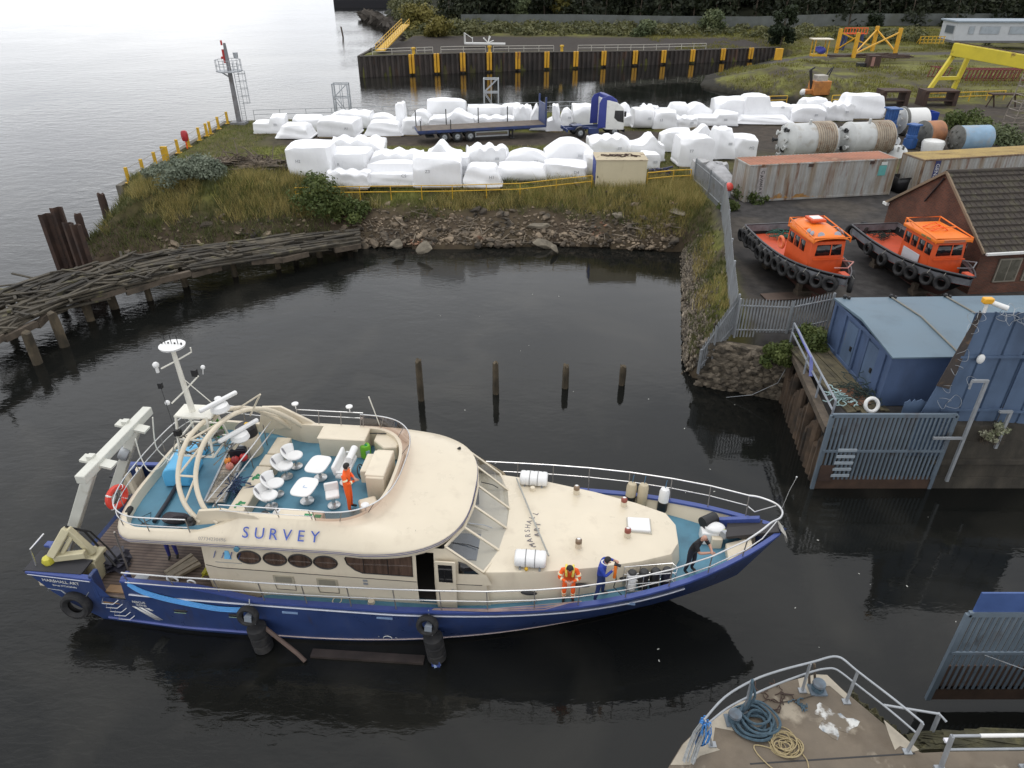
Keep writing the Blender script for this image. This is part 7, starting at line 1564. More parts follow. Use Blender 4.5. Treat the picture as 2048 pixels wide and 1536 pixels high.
MB().box((21.25,-.35,2.28),(.4,.42,.1),rz=.3).build('deck_hatch',white_plastic,sb,bevel=.02);MB().bar((21.4,-1.0,2.24),(21.8,-.82,2.28),.16,.1).build('mooring_cleat',cream,sb)
# ---- tinted screen and flybridge rails
scr=[p for p in UP if p[1][0]>9.5];b=MB();tl_=[(x+.30*(max(0,x-9.7)/1.85),y*(1.0+.03),z+.42)for x,y,z in(p[1]for p in scr)]
b.sheet([[p[1]for p in scr],tl_]);b.build('tinted_screen',glass_mat('brown acrylic',(.70,.58,.54)),sb,solid=0);MB().tube(tl_,.02,6).build('screen_rail',steel,sb)
b=MB();[b.tube([scr[i][1],tl_[i]],.014,5)for i in range(3,len(scr)-2,6)];b.build('screen_post',m_st,sb)
for sd_ in(-1,1):
 xs_=[6.9,7.7,8.6,9.6]if sd_<0 else[7.4,8.2,9.0,9.8];pts=[(x,sd_*2.56,5.28)for x in xs_]+[(tl_[0 if sd_<0 else-1])];fence_rail('flybridge_rail',pts,[(x,sd_*2.42,4.82)for x,_,_ in pts],(0,.22),.018,steel)
ar=[(6.0,-2.92,4.95),(5.0,-2.98,4.98),(4.2,-2.95,5.0),(3.6,-2.55,5.02),(3.32,-1.7,5.05),(3.22,-.6,5.05),(3.22,.6,5.05),(3.32,1.7,5.05),(3.6,2.5,5.02),(4.2,2.95,5.0),(5.2,2.98,4.98),(6.2,2.92,4.95)]
sp_=[tuple(v_)for v_ in smooth_path([Vector(p)for p in ar],4)];fence_rail('aft_rail',sp_,[(x,y*.985,4.42)for x,y,z in sp_],(0,.3),.02,steel,5)
# ---- arch, mast, radars
A0=[(6.15,-2.5,4.5),(5.65,-2.25,4.95),(5.35,-1.75,5.6),(5.45,-1.05,6.35),(5.75,-.2,6.62),(6.1,.6,6.5),(6.45,1.4,6.0),(6.85,2.15,5.1),(7.1,2.5,4.5)]
for dx in(0,.55):MB().tube(smooth_path([Vector((x+dx,y,z))for x,y,z in A0],5),.075,10).build('radar_arch',cream,sb)
b=MB()
for k,j in((2,2),(2,3),(3,4),(1,2),(6,6),(6,7)):a,c=Vector(A0[k]),Vector(A0[j])+Vector((.55,0,0));b.tube([a,c],.035,6)
b.build('arch_brace',cream,sb)
for sd_ in(-1,1):b=MB();b.loft([[(x,sd_*yy,z)for x,z in((5.9,4.35),(8.1,4.75),(7.9,4.9),(6.9,5.05 if sd_<0 else 5.45),(6.2,4.95 if sd_<0 else 5.4))]for yy in(2.42,2.52)]);b.build('arch_foot',cream,sb,bevel=.02)
m_mast=M('mast white',(.72,.70,.62),.4,var=.06);b=MB();b.loft([[(5.2+.0*z-.05*k+w_*math.cos(a),.05+w_*math.sin(a),z)for a in np.linspace(0,6.2832,13)[:-1]]for k,(z,w_)in enumerate(((6.5,.10),(7.6,.085),(8.95,.065)))])
ms_=b.build('mast',m_mast,sb);b=MB();
for x,y in((4.75,-.55),(4.75,.6),(5.85,-.55),(5.85,.6)):b.bar((x,y,5.4),(x*.9+.52,y*.45,6.75),.06)
for z,k in((5.45,1.0),(6.0,.82),(6.7,.5)):q4=[(5.3-.58*k,-.58*k,z),(5.3+.58*k,-.58*k,z),(5.3+.58*k,.6*k,z),(5.3-.58*k,.6*k,z)];[b.bar(q4[i],q4[(i+1)%4],.05)for i in range(4)]
b.bar((4.75,-.55,5.4),(5.85,.6,5.4),.05);b.bar((4.75,.6,5.45),(5.85,-.55,6.0),.05);b.build('mast_frame',m_mast,sb);MB().box((5.35,.05,6.72),(1.2,.7,.05)).build('radar_platform',m_mast,sb)
MB().lathe((5.12,.05,8.95),(0,0,1),[(0,.12),(.05,.2),(.06,.36),(.12,.38),(.16,.3),(.17,.05)],24).build('masthead_dome',white_plastic,ms_);b=MB();[b.cyl((5.12+.1*k,.05,9.1),(5.12+.1*k,.05,9.16 if k%2 else 9.4),.012 if k%2==0 else .025,n=6)for k in range(-3,4)];b.build('antenna_studs',dark,ms_)
b=MB();b.tube([(4.7,-.15,8.35),(5.15,.05,8.55),(5.55,.25,8.75),(5.55,.25,8.9)],.025,6);b.tube([(4.75,-.2,7.15),(5.2,.0,7.55),(5.6,.2,7.95)],.025,6);b.tube([(5.25,0,7.9),(5.9,.25,6.8)],.015,5);b.build('crosstree',m_mast,ms_)
b=MB();b.ball((4.6,-.2,8.5),.1,6).cyl((4.6,-.2,8.25),(4.6,-.2,8.5),.05).ball((5.75,.3,8.2),.07,6).cyl((5.7,.3,7.95),(5.75,.3,8.2),.012).ball((4.65,-.25,7.2),.08,6).ball((5.95,.35,7.05),(.12,.12,.06),6);b.build('antenna_cap',white_plastic,ms_);b=MB();b.box((5.5,.2,8.05),(.16,.12,.22)).box((4.62,-.3,7.85),(.12,.1,.18)).box((4.8,-.4,6.2),(.2,.15,.2)).tube([(4.62,-.3,7.8),(4.8,-.5,6.2),(5.0,-.6,5.5)],.01,4);b.build('mast_lamp',dark,ms_)
for nm,c_,sz,a in(('upper',(6.15,.0,7.15),1.35,.62),('lower',(6.55,.05,6.05),1.5,.62)):
 rd=MB().lathe((c_[0],c_[1],c_[2]-.3),(0,0,1),[(0,.26),(.05,.3),(.2,.26),(.24,.12)],20).build('radar_scanner',white_plastic,sb);MB().box((c_[0],c_[1],c_[2]+.02),(sz,.13,.13),rz=a+.45).build('scanner_bar',white_plastic,rd,bevel=.04);MB().tube([(c_[0],c_[1],c_[2]-.3),(c_[0]-.3,c_[1],c_[2]-.7)],.06,6).build('bracket',cream,rd)
b=MB();b.tube([(6.3,.5,6.5),(7.5,.1,7.45)],.03,6);b.tube([(6.75,.6,6.3),(7.5,.1,7.45)],.03,6);b.build('signal_spar',cream,sb)
b=MB();g=random.Random(31)
for i in range(26):p=Vector((g.uniform(4.7,6.1),g.uniform(-.5,.7),g.uniform(5.3,5.9)));b.tube([p,p+Vector((g.gauss(0,.25),g.gauss(0,.25),g.gauss(0,.2))),p+Vector((g.gauss(0,.4),g.gauss(0,.4),g.gauss(0,.3)))],.018,5)
for i in range(7):b.box((g.uniform(4.8,6),g.uniform(-.4,.6),g.uniform(5.45,5.8)),(.16,.12,.14),rz=g.random())
b.build('mast_fittings',M('weathered fittings',(.16,.15,.13),.6,var=.7,scale=6),sb)
for pts in(((3.42,.55,6.05),(3.25,.5,5.0),(3.35,.5,4.6),(3.75,.3,4.5),(4.0,.1,4.7)),((3.0,.0,5.55),(3.05,-.1,4.9),(3.35,-.3,4.5),(3.75,-.2,4.65),(4.0,.0,4.95)),((10.15,2.35,6.1),(10.4,2.45,4.8))):MB().tube(smooth_path([Vector(p)for p in pts],4),.022,6,taper=.012).build('whip_antenna',m_mast,sb)
for x,y in((7.35,2.65),(9.3,2.65),(11.1,-2.0)):MB().cyl((x,y,5.25 if y>0 else 4.9),(x,y,5.45 if y>0 else 5.1),.018).lathe((x,y,5.42 if y>0 else 5.08),(0,0,1),[(0,.05),(.02,.12),(.06,.12),(.1,.04)],14).build('satellite_dome',white_plastic,sb)
MB().cyl((5.95,-2.55,4.5),(5.95,-2.7,4.62),.1).ball((5.95,-2.62,4.68),.1,6).build('searchlight',dark,sb)
for x,y in((13.2,1.95),(12.55,-2.25)):MB().tube([(x,y,4.32),(x+.04,y,4.42),(x+.1,y,4.46)],.05,8).build('horn',dark,sb)
# ---- flybridge furniture built in
def cushion_box(name,c,d,mats=cream,bev=.04,rz=0.0):return MB().box(c,d,rz).build(name,mats,sb,bevel=bev)
for i,(y0,y1)in enumerate(((-1.95,-.75),(-.72,.3),(.33,.95),(.98,1.95))):cushion_box('aft_bench',(6.98+.03*i,(y0+y1)/2,4.28),(.52,y1-y0-.02,.46))
for y in(-1.7,-.35):
 for k in range(2):MB().box((6.98+.06*k,y+.13*k,4.515),(.22,.09,.008)).box((6.92+.06*k,y-.02+.13*k,4.516),(.06,.2,.008)).build('safety_sign',M('safety green',(.02,.22,.08),.6),sb)
cushion_box('locker',(9.25,1.92,4.42),(1.62,.72,.74));cushion_box('locker_lid',(9.25,1.92,4.82),(1.68,.78,.07));cushion_box('near_locker',(9.1,-2.1,4.36),(1.35,.5,.62));MB().box((9.35,-2.1,4.675),(.24,.12,.008)).box((9.65,-2.12,4.675),(.2,.14,.008)).build('safety_sign',M('safety green',(0,0,0)),sb)
cushion_box('helm_console',(11.0,.12,4.55),(.58,1.5,.95));cushion_box('helm_pod',(10.55,.35,4.62),(.34,.95,.5));cushion_box('console_lid',(10.98,.1,5.04),(.62,1.3,.06),cream,.03)
b=MB();b.loft([[(10.3+.9*t,1.5+.75*s_,4.12+(.55 if k else 0))for t,s_ in((0,1),(0,.45),(.5,-.1),(1,0),(1.05,.6),(.7,.95))]for k in(0,1)]);b.build('corner_seat',cream,sb,bevel=.05);b=MB();b.tube([(10.1,2.15,4.72),(10.75,2.2,4.72)],.02,6);b.build('grab_bar',dark,sb);cushion_box('side_console',(10.95,-1.25,4.3),(.55,.6,.5),cream,.06,.5)
MB().torus((10.33,.15,4.62),(1,0,.35),.24,.022,22,6).bar((10.33,-.07,4.62),(10.33,.37,4.62),.03).bar((10.34,.15,4.42),(10.30,.15,4.84),.03).build('steering_wheel',black,sb)
fn=MB().lathe((5.95,1.55,4.05),(0,0,1),[(0,.42),(.75,.37),(.8,.36)],22).build('funnel',cream,sb);MB().lathe((5.95,1.55,4.85),(0,0,1),[(0,.365),(.3,.34),(.36,.28),(.34,.02)],22).build('funnel_cap',black,fn);MB().box((6.05,1.6,5.24),(.26,.12,.05)).build('yellow_tag',yellow,fn)
for pts in([(6.55,2.2,4.95),(6.5,.9,4.95),(6.4,-.5,4.95),(6.25,-2.1,4.95)],[(6.7,2.1,4.75),(6.62,.9,4.75),(6.52,-.5,4.75),(6.4,-2.1,4.75)]):MB().tube(pts,.022,6).build('bridge_rail',steel,sb)
[MB().tube([(6.45-.1*(1-k),2.0-4*k,4.05),(6.45-.1*(1-k),2.0-4*k,4.95)],.018,5).build('stanchion',m_st,sb)for k in(0,.33,.66,1)]
# ---- stern gear
m_af=M('A frame grey white',(.60,.60,.54),.45,var=.08,dirt=((.4,.38,.3),1.5,.6,.85));
for sd_ in(-1.35,1.35):MB().bar((.05,sd_,1.4),(2.2,sd_,5.2),.34,.26,up=(0,1,0)).build('gantry_leg',m_af,sb,bevel=.03)
cbm=MB().bar((2.3,-1.95,5.35),(2.3,1.95,5.35),.32,.3).build('gantry_beam',m_af,sb,bevel=.03)
for y in(-1.0,.95):MB().box((2.0,y,5.42),(.42,.34,.08),ry=.2).box((2.62,y-.05,5.3),(.42,.36,.08),ry=.2).box((2.1,y,5.5),(.2,.2,.16)).build('sheave_bracket',m_af,cbm)
b=MB();b.tube([(.25,1.35,2.0),(1.1,.9,2.2),(1.6,.6,1.4)],.05,6);b.build('hydraulic_hose',dark,sb);MB().lathe((1.45,1.2,3.95),(1,.1,-.5),[(-.15,.22),(0,.26),(.15,.22)],14).build('block',galv,sb);MB().bar((1.5,1.1,1.4),(1.25,1.25,3.0),.16).build('stay',cream,sb)
ck=M('crane cream paint',(.55,.50,.33),.5,var=.1,dirt=((.35,.3,.2),2,.55,.8));b=MB();b.box((1.5,-2.0,1.75),(.8,.5,.8));b.box((1.65,-1.9,2.2),(.6,.6,.14));b.build('crane_base',ck,sb,bevel=.03)
for a,c,w_ in(((.72,-2.45,2.55),(1.22,-2.0,3.35),.26),((1.22,-2.0,3.35),(1.75,-1.95,2.3),.22),((.75,-2.4,2.45),(1.7,-2.2,2.5),.24),((.95,-2.3,2.5),(1.3,-2.05,3.05),.14)):MB().bar(a,c,w_,w_*.9,up=(0,1,0)).build('crane_boom',ck,sb,bevel=.03)
b=MB();b.tube([(1.15,-1.95,3.4),(1.5,-1.7,3.0),(1.7,-1.6,2.2),(2.3,-1.9,1.7)],.035,6);b.tube([(1.2,-1.95,3.38),(1.6,-1.6,2.9),(1.9,-1.5,2.1),(2.4,-1.75,1.6)],.03,6);b.build('crane_hose',dark,sb)
MB().lathe((.55,-2.45,2.24),(0,0,1),[(0,.16),(.12,.2),(.24,.16),(.28,.05)],8).build('yellow_cap',M('lemon yellow',(.55,.5,.06),.5),sb);MB().tube([(.2,-2.6,2.25),(.2,-2.55,2.9),(.22,-1.9,2.95)],.028,6).build('stern_rail',steel,sb)
for sd_,x in((-1,.35),(1,.45)):MB().box((x+.15,sd_*(1.9 if sd_<0 else 2.15),1.95),(.3,.34,1.2)).box((x+.1,sd_*(1.9 if sd_<0 else 2.15),2.5),(.62,.22,.1)).build('towing_post',blue_hull if sd_>0 else blue_cap,sb,bevel=.02)
g=random.Random(5);m_wg=M('dark winch gear',(.03,.03,.045),.6,var=.6,scale=3);b=MB()
for i in range(9):vs,fs=rock((g.uniform(.15,.35),g.uniform(.15,.3),g.uniform(.12,.3)),i+90,2);b.add([Vector(p)+Vector((g.uniform(1.6,2.3),g.uniform(-1.9,-1.1),1.55))for p in vs],fs)
b.build('deck_winch',m_wg,sb);b=MB()
for i in range(6):vs,fs=rock((g.uniform(.2,.4),g.uniform(.2,.3),g.uniform(.2,.4)),i+120,2);b.add([Vector(p)+Vector((g.uniform(.9,2.2),g.uniform(1.0,1.9),1.6))for p in vs],fs)
b.build('stern_winch',m_wg,sb)
MB().bar((2.9,-2.15,1.4),(3.35,-2.6,3.95),.05).build('awning_post',m_st,sb);MB().torus((4.9,-2.84,2.32),(0,1,.2),.17,.03,16,6).build('fairlead_ring',white_plastic,sb);MB().torus((5.5,-2.84,2.26),(0,1,.2),.12,.025,14,6).build('fairlead_ring',white_plastic,sb);MB().box((3.9,-2.84,2.31),(.42,.14,.06)).build('cleat',galv,sb)
# ---- lettering and marks on the hull
def hull_frame(x,z):y0,y1=side_y(x,z-.1),side_y(x,z+.1);return-side_y(x,z)-.012,(0,-(y1-y0),.2)
for t_,s_,x,z in(('MARSHALL ART',.185,1.12,1.92),('Survey 07734230496',.10,1.18,1.72),('RESCUE',.13,3.62,1.36),('ZONE',.13,3.66,1.21)):
 y,u=hull_frame(x,z);sl_=side_y(x+.6,z)-side_y(x-.6,z);lettering(t_,s_,white,sb,(x,y-.012,z),(1.2,-sl_,0),u)
for k in range(3):
 P=[]
 for a,z in((3.28+.22*k,1.08),(3.42+.22*k,1.08),(4.02+.12*k,.42+.05*k),(3.84+.12*k,.42+.05*k)):P.append((a,-side_y(a,z)-.012,z))
 if k==2:P[2],P[3]=(4.05,-side_y(4.0,.7)-.012,.85),(3.93,-side_y(3.95,.7)-.012,.85)
 MB().add(P,[(0,1,2,3)]).build('rescue_stripe',white,sb,solid=.008)
for k in range(5):z=1.26-.21*k;x0=2.35+.06*k;b=MB();b.tube([(x0,-side_y(x0,z)-.01,z+.05),(x0+.05,-side_y(x0,z)-.16,z),(x0+.42,-side_y(x0,z)-.16,z),(x0+.56,-side_y(x0,z)-.01,z+.07)],.016,6);b.build('ladder_rung',steel,sb)
for x,z in((4.95,1.12),(6.75,1.1)):MB().ball((x,-side_y(x,z),z),(.24,.05,.06),8).build('porthole',dark,sb);MB().tube([(x-.2,-side_y(x,z)-.05,z-.05),(x+.2,-side_y(x,z)-.05,z-.05)],.014,5).build('porthole_lip',M('green bronze',(.2,.3,.2),.5),sb)
for x,z in((11.6,1.5),(19.0,2.0),(8.6,1.45)):MB().box((x,-side_y(x,z)-.004,z),(.5,.03,.08)).build('freeing_port',M('pale blue port',(.22,.32,.5),.5),sb)
y,u=hull_frame(11.6,.42);b=MB();b.tube([(11.4+.14*math.cos(a)+.14,y-.01,.3+.11*math.sin(a))for a in np.linspace(0,3.14,10)],.013,5);b.build('draught_mark',white,sb)
for t_,x in(('L',11.25),('R',11.82)):lettering(t_,.09,white,sb,(x,y-.01,.36),(1,0,0),u)
b=MB();b.tube([(.45,-side_y(.45,1.5)-.01,1.35),(.5,-side_y(.5,1.5)-.02,1.5),(.95,-side_y(.9,1.5)-.02,1.48)],.013,5);b.tube([(.95,-side_y(.9,1.45)-.02,1.48),(1.15,-side_y(1.1,1.3)-.03,1.25)],.022,5);b.tube([(1.75,-side_y(1.7,1.3)-.03,1.3),(1.95,-side_y(1.9,1.5)-.02,1.55)],.012,5);b.build('fender_chain',galv,sb)
# ================================================================ LOOSE THINGS ON THE BOAT
def boat_thing(name,label,cat,p,rz=0.0,group=None):return thing(name,label,cat,BW(*p),BA+rz,group)
def boat_mesh(b,name,mats,label,cat,p,rz=0.0,group=None,**k):return tag(b.build(name,mats,loc=BW(*p),rz=BA+rz,**k),label,cat,group)
FD=FZ+.02
m_slot=M('grey slot',(.25,.25,.27),.6)
def tub_chair(label,x,y,rz):
 t=boat_thing('tub_chair',label,'chair',(x,y,FD),rz,'white tub chairs on the flying bridge')
 MB().lathe((0,0,0),(0,0,1),[(0,.2),(.03,.2),(.05,.05),(.4,.045)],16).build('pedestal',steel,t);MB().lathe((0,0,.38),(0,0,1),[(0,.1),(.04,.25),(.1,.27),(.13,.24),(.135,.02)],20).build('seat',white_plastic,t)
 rows_=[]
 for k in range(6):
  q=k/5;r=.26+.17*q;z=.44+.34*q;rows_.append([(-r*math.cos(a)*1.0+.02,r*1.12*math.sin(a),z-.13*q*(abs(a)/1.3)**2)for a in np.linspace(-1.3,1.3,15)])
 bk=MB().sheet(rows_).build('backrest',white_plastic,t,solid=.05);MB().box((-.335,0,.70),(.02,.08,.24),ry=-.3).build('hand_slot',m_slot,bk);MB().box((-.31+.0,0,.68),(.02,.07,.22),ry=-.3).build('hand_slot',m_slot,bk);return t
for lb,x,y,rz in(('white tub chair farthest from the camera, behind the upper table',7.85,.85,.25),('white tub chair facing the upper table, second from the far side',7.72,.28,.25),
  ('white tub chair at the lower table, second from the near side',7.75,-.62,.3),('white tub chair nearest the camera beside the lower table',7.78,-1.22,.3)):tub_chair(lb,x,y,rz)
def table(label,x,y,rz,book):
 t=boat_thing('deck_table',label,'table',(x,y,FD),rz,'two white tables on the flying bridge');MB().lathe((0,0,0),(0,0,1),[(0,.22),(.03,.22),(.05,.05),(.55,.05)],16).build('pedestal',steel,t)
 pts=[(.36*math.copysign(abs(math.cos(a))**.55,math.cos(a)),.46*math.copysign(abs(math.sin(a))**.55,math.sin(a)))for a in np.linspace(0,6.2832,33)[:-1]];tp=MB().prism(pts,.55,.60).build('table_top',white_plastic,t,bevel=.015)
 if book:MB().box((.05,-.05,.603),(.13,.03,.003)).box((-.02,-.0,.603),(.03,.1,.003)).build('printed_mark',M('pale blue print',(.35,.45,.6),.6),tp)
 return t
table('upper white table without print on the flying bridge',8.85,.32,-.1,False);table('lower white table with a small blue print on the flying bridge',8.8,-.85,-.1,True)
t=boat_thing('helm_bench','white double helm bench with rolled backrest and armrests','bench',(9.75,.42,FD));MB().lathe((0,-.25,0),(0,0,1),[(0,.2),(.03,.2),(.05,.05),(.4,.05)],14).build('pedestal',steel,t);MB().box((0,0,.46),(.42,1.15,.16)).build('seat',white_plastic,t,bevel=.05);MB().box((-.22,0,.68),(.12,1.15,.36),ry=-.2).build('backrest',white_plastic,t,bevel=.05);MB().tube([(.12,.0,.74),(.14,.62,.78)],.12,10).build('bolster',white_plastic,t)
for y in(-.55,.55):MB().box((.02,y,.64),(.34,.07,.07)).build('armrest',white_plastic,t,bevel=.02)
t=boat_thing('stool','single white pedestal seat with its back to the camera','seat',(9.72,-.98,FD),-1.2);MB().lathe((0,0,0),(0,0,1),[(0,.2),(.03,.2),(.05,.06),(.4,.06)],16).build('pedestal',steel,t);MB().box((0,0,.46),(.42,.42,.12)).build('seat',white_plastic,t,bevel=.04);MB().box((-.2,0,.62),(.1,.44,.3),ry=-.15).build('backrest',white_plastic,t,bevel=.04)
t=boat_thing('plastic_drum','bright green plastic drum beside the far locker','drum',(10.05,1.62,FD));MB().lathe((0,0,0),(0,0,1),[(0,.15),(.03,.18),(.42,.18),(.5,.15),(.52,.1),(.53,.01)],20).build('body',M('lime plastic',(.18,.48,.03),.45),t);MB().cyl((.05,-.05,.5),(.05,-.05,.55),.05).build('cap',M('green cap',(.03,.3,.12),.5),t);MB().box((.12,-.14,.26),(.14,.02,.18),rz=.7).build('sticker',M('pale sticker',(.35,.5,.55),.5),t)
for lb,x,y,c in(('tall pale fender tub with dark opening behind the near rail',8.0,-2.12,cream),('white fender standing behind the near rail beside the locker',8.35,-1.95,white_plastic)):
 t=boat_thing('fender',lb,'fender',(x,y,FD));MB().lathe((0,0,0),(0,0,1),[(0,.12),(.05,.19),(.42,.19),(.5,.13),(.56,.08),(.56,.02)],18).build('body',c,t);MB().ball((0,0,.54),(.12,.12,.05)if c is cream else(.04,.04,.06),6).build('end',dark,t)
# aft flying bridge deck
t=boat_thing('gangway','pale planked gangway lying across the aft upper deck','gangway',(5.72,.35,FD+.06),-1.42);b=MB();b.box((0,0,.04),(3.3,.56,.04));b.build('treads',M('weathered gangway boards',(.42,.37,.30),.8,var=.2,scale=2,dirt=((.2,.16,.12),2.0,.5,.75)),t)
for y in(-.3,.3):MB().bar((-1.65,y,.06),(1.65,y,.06),.06,.12).build('side_rail',galv,t)
for i in range(11):MB().box((-1.5+.3*i,0,.065),(.03,.54,.02)).build('batten',M('batten',(.3,.26,.2),.8),t)
b=MB();b.box((0,0,.18),(.55,.46,.34)).box((0,0,.37),(.5,.4,.05));b.tube([(-.3,-.2,.3),(-.45,0,.15),(-.3,.25,.1)],.03,6);tb=boat_mesh(b,'tool_bag',M('dark navy bag',(.012,.018,.03),.5,var=.4,scale=4),'dark navy tool bag with pale labels on the gangway','bag',(5.75,1.15,FD+.12),.2,bevel=.05);MB().box((-.1,.05,.402),(.16,.2,.01)).box((.12,.05,.402),(.16,.2,.01)).build('pale_label',M('pale grey label',(.4,.42,.45),.5),tb)
for lb,x,y,r,c in(('orange ball float left of the red floats on the gangway',5.58,.62,.125,(.75,.26,.03)),('dark red ball float in the middle of the group on the gangway',5.82,.66,.15,(.30,.02,.02)),('bright red ball float touching the tool bag',6.03,.85,.14,(.55,.04,.04)),('salmon pink ball float in front of the other floats',5.75,.36,.13,(.72,.26,.20))):
 t=boat_thing('ball_float',lb,'float',(x,y,FD+.12),0,'ball floats on the gangway');MB().ball((0,0,r),r,9).build('float',M('float '+lb[:8],c,.45,var=.08),t);MB().torus((0,0,2*r),(1,0,0),.025,.01,8,4).build('eye',dark,t)
p=BW(5.95,-.1,FD+.13);rope_heap('rope_tangle','grey rope tangle on the lower half of the gangway',p,.34,26,M('grey line',(.28,.26,.23),.9,var=.4),.011,41)
b=MB();g=random.Random(6)
for i in range(34):p_=Vector((g.gauss(0,.1),g.gauss(0,.12),g.uniform(0,.55)));b.tube([p_,p_+Vector((g.gauss(0,.12),g.gauss(0,.15),g.uniform(-.1,.1))),p_+Vector((g.gauss(0,.2),g.gauss(0,.2),g.uniform(-.2,.1)))],.018,5)
boat_mesh(b,'blue_rope_hank',M('navy rope',(.02,.045,.11),.7,var=.4),'navy blue rope hank hanging on the bridge rail beside the aft bench','rope',(6.52,-.8,FD+.1))
t=boat_thing('winch_tank','sky blue rounded tank with a white ring emblem on the aft upper deck','tank',(4.3,.05,FD),-1.45);m_sky=M('sky blue paint',(.10,.40,.66),.4,var=.08)
prof_=[(-.42,.02),(-.42,.5),(-.34,.66),(-.15,.74),(.15,.74),(.34,.66),(.42,.5),(.42,.02)];MB().loft([[(x,y_,z)for y_,z in prof_]for x in(-.62,.62)]).build('cover',m_sky,t,bevel=.05)
b=MB()
for r in(.06,.14,.22,.31):b.tube([(-.64,r*math.cos(a)*1.0,.42+r*math.sin(a))for a in np.linspace(.3+r*4,4.6+r*4,18)],.016,5)
b.build('ring_emblem',white,t);b=MB()
for r in(.08,.17,.26):b.tube([(-.12+r*math.cos(a),-.36-.0+r*.2*math.sin(a)-.07+.06,.66-.03-abs(math.sin(a))*.02+.05-.12*(r*math.sin(a)<0))for a in np.linspace(-.2,2.6,12)],.014,5)
b.build('ring_emblem',white,t)
t2=boat_thing('blue_cover','smaller sky blue cover behind the blue tank','cover',(4.2,1.28,FD),-1.45);MB().loft([[(x,y_*.6,z*.6)for y_,z in prof_]for x in(-.3,.3)]).build('lid',m_sky,t2,bevel=.04)
b=MB();g=random.Random(12)
for i in range(60):a=g.uniform(0,6.28);r=g.uniform(.15,.3);b.tube([(r*math.cos(a+k*.5)*.7+g.gauss(0,.02),r*math.sin(a+k*.5),.12+.5*g.random()*(1-r)+.05*k)for k in range(6)],.022,5)
boat_mesh(b,'green_net',M('green hose net',(.07,.22,.03),.7,var=.35,scale=5),'green hose and net bundle under the mast on the far side','net',(4.55,2.15,FD+.05))
boat_mesh(MB().lathe((0,0,0),(0,0,1),[(0,.2),(.3,.27),(.34,.26),(.3,.02)],18),'yellow_tub',M('mustard tub',(.52,.34,.04),.5,var=.1),'mustard yellow tub left of the funnel','tub',(5.35,2.3,FD))
boat_mesh(MB().tube([(0,.95,.08),(.02,0,.07),(0,-.95,.08)],.065,10),'black_pipe',M('black pipe',(.014,.016,.024),.5),'long black pipe lying across the blue aft upper deck','pipe',(4.42,-1.35,FD),.1)
boat_mesh(MB().lathe((0,0,.1),(.3,1,.5),[(0,.06),(.05,.09),(.5,.09),(.55,.06)],14),'black_fender',black_rubber,'small black fender in the rounded aft corner of the upper deck','fender',(3.55,-2.45,FD))
vs,fs=rock((.52,.24,.2),77,3);boat_mesh(MB().add(vs,fs),'dark_sack',M('dark brown sack',(.03,.025,.03),.7,var=.3,scale=4,bump=.5),'dark sack lying against the near rail of the aft upper deck','sack',(5.2,-2.15,FD+.18),.1)
b=MB();b.tube([(0,0,.02),(.2,.3,.02),(.05,.6,.02),(-.2,.3,.02),(.1,.1,.02),(.6,.0,.02),(1.1,.1,.02),(1.6,-.1,.02)],.014,5);boat_mesh(b,'dark_cable',dark,'dark looped cable on the aft upper deck near the rail','cable',(4.1,-2.45,FD))
t=boat_thing('life_ring','red life ring with white bands hung on the aft rail of the upper deck','life ring',(3.12,-1.75,4.6));MB().torus((0,0,0),(1,-.25,0),.32,.09,24,8).build('ring',M('red ring',(.62,.05,.03),.5),t)
for a in(.8,2.4,3.9,5.5):MB().torus((.0+.32*math.cos(a)*.25,.32*math.cos(a),.32*math.sin(a)),(-.25*math.sin(a),-math.sin(a),math.cos(a)),.03,.068,10,6).build('band',white,t)
# fore deck
def liferaft(label,x,y,rz):
 t=boat_thing('liferaft',label,'liferaft',(x,y,top_z(x)),rz,'two liferaft canisters on the fore deck');prof2=[(-.29,.15),(-.27,.34),(-.18,.42),(.18,.42),(.27,.34),(.29,.15),(.2,.06),(-.2,.06)]
 c=MB().loft([[(xx,y_*k,.25+(z-.25)*k)for y_,z in prof2]for xx,k in((-.48,.8),(-.44,.97),(-.33,1),(-.29,.93),(-.25,1),(-.04,1),(0,.95),(.04,1),(.25,1),(.29,.93),(.33,1),(.44,.97),(.48,.8))]).build('canister',white_plastic,t,ang=50)
 for x_ in(-.14,.14):MB().tube([(x_,y_*1.03,.25+(z-.25)*1.05)for y_,z in prof2],.013,5,closed=True).build('strap',M('grey strap',(.2,.2,.2),.7),t)
 b=MB()
 for x_ in(-.3,.3):b.box((x_,0,.04),(.06,.6,.06))
 b.box((0,0,.07),(.7,.08,.05));b.build('cradle',galv,t);MB().ball((-.1,-.34 if y<0 else .34,.12),.06,6).build('release_unit',yellow,t);MB().cyl((0,.45 if y<0 else-.45,0),(0,.45 if y<0 else-.45,.2),.1,.08,12).build('davit_socket',cream,t);return t
liferaft('white liferaft canister on the near side of the fore deck',16.0,-1.86,.0);liferaft('white liferaft canister on the far side of the fore deck',15.85,2.0,-.03)
def hang_fender(label,x,y,z,top,bot,grp=None,r=.15,h=.8):
 t=boat_thing('fender',label,'fender',(x,y,z),0,grp);MB().lathe((0,0,0),(.05,.12,1),[(0,.05),(.04,r*.85),(.1,r),(h*.45,r)],16).build('lower_cover',bot,t);MB().lathe((.05*h*.45,.12*h*.45,h*.45),(.05,.12,1),[(0,r),(h*.38,r),(h*.5,r*.8),(h*.55,.05)],16).build('body',top,t);MB().tube([(.05*h,.12*h,h),(.06*h+.02,.15*h,h+.3)],.014,5).build('lanyard',M('blue lanyard',(.06,.15,.25),.8),t);return t
m_cf=M('fender cream',(.50,.43,.30),.55,var=.1)
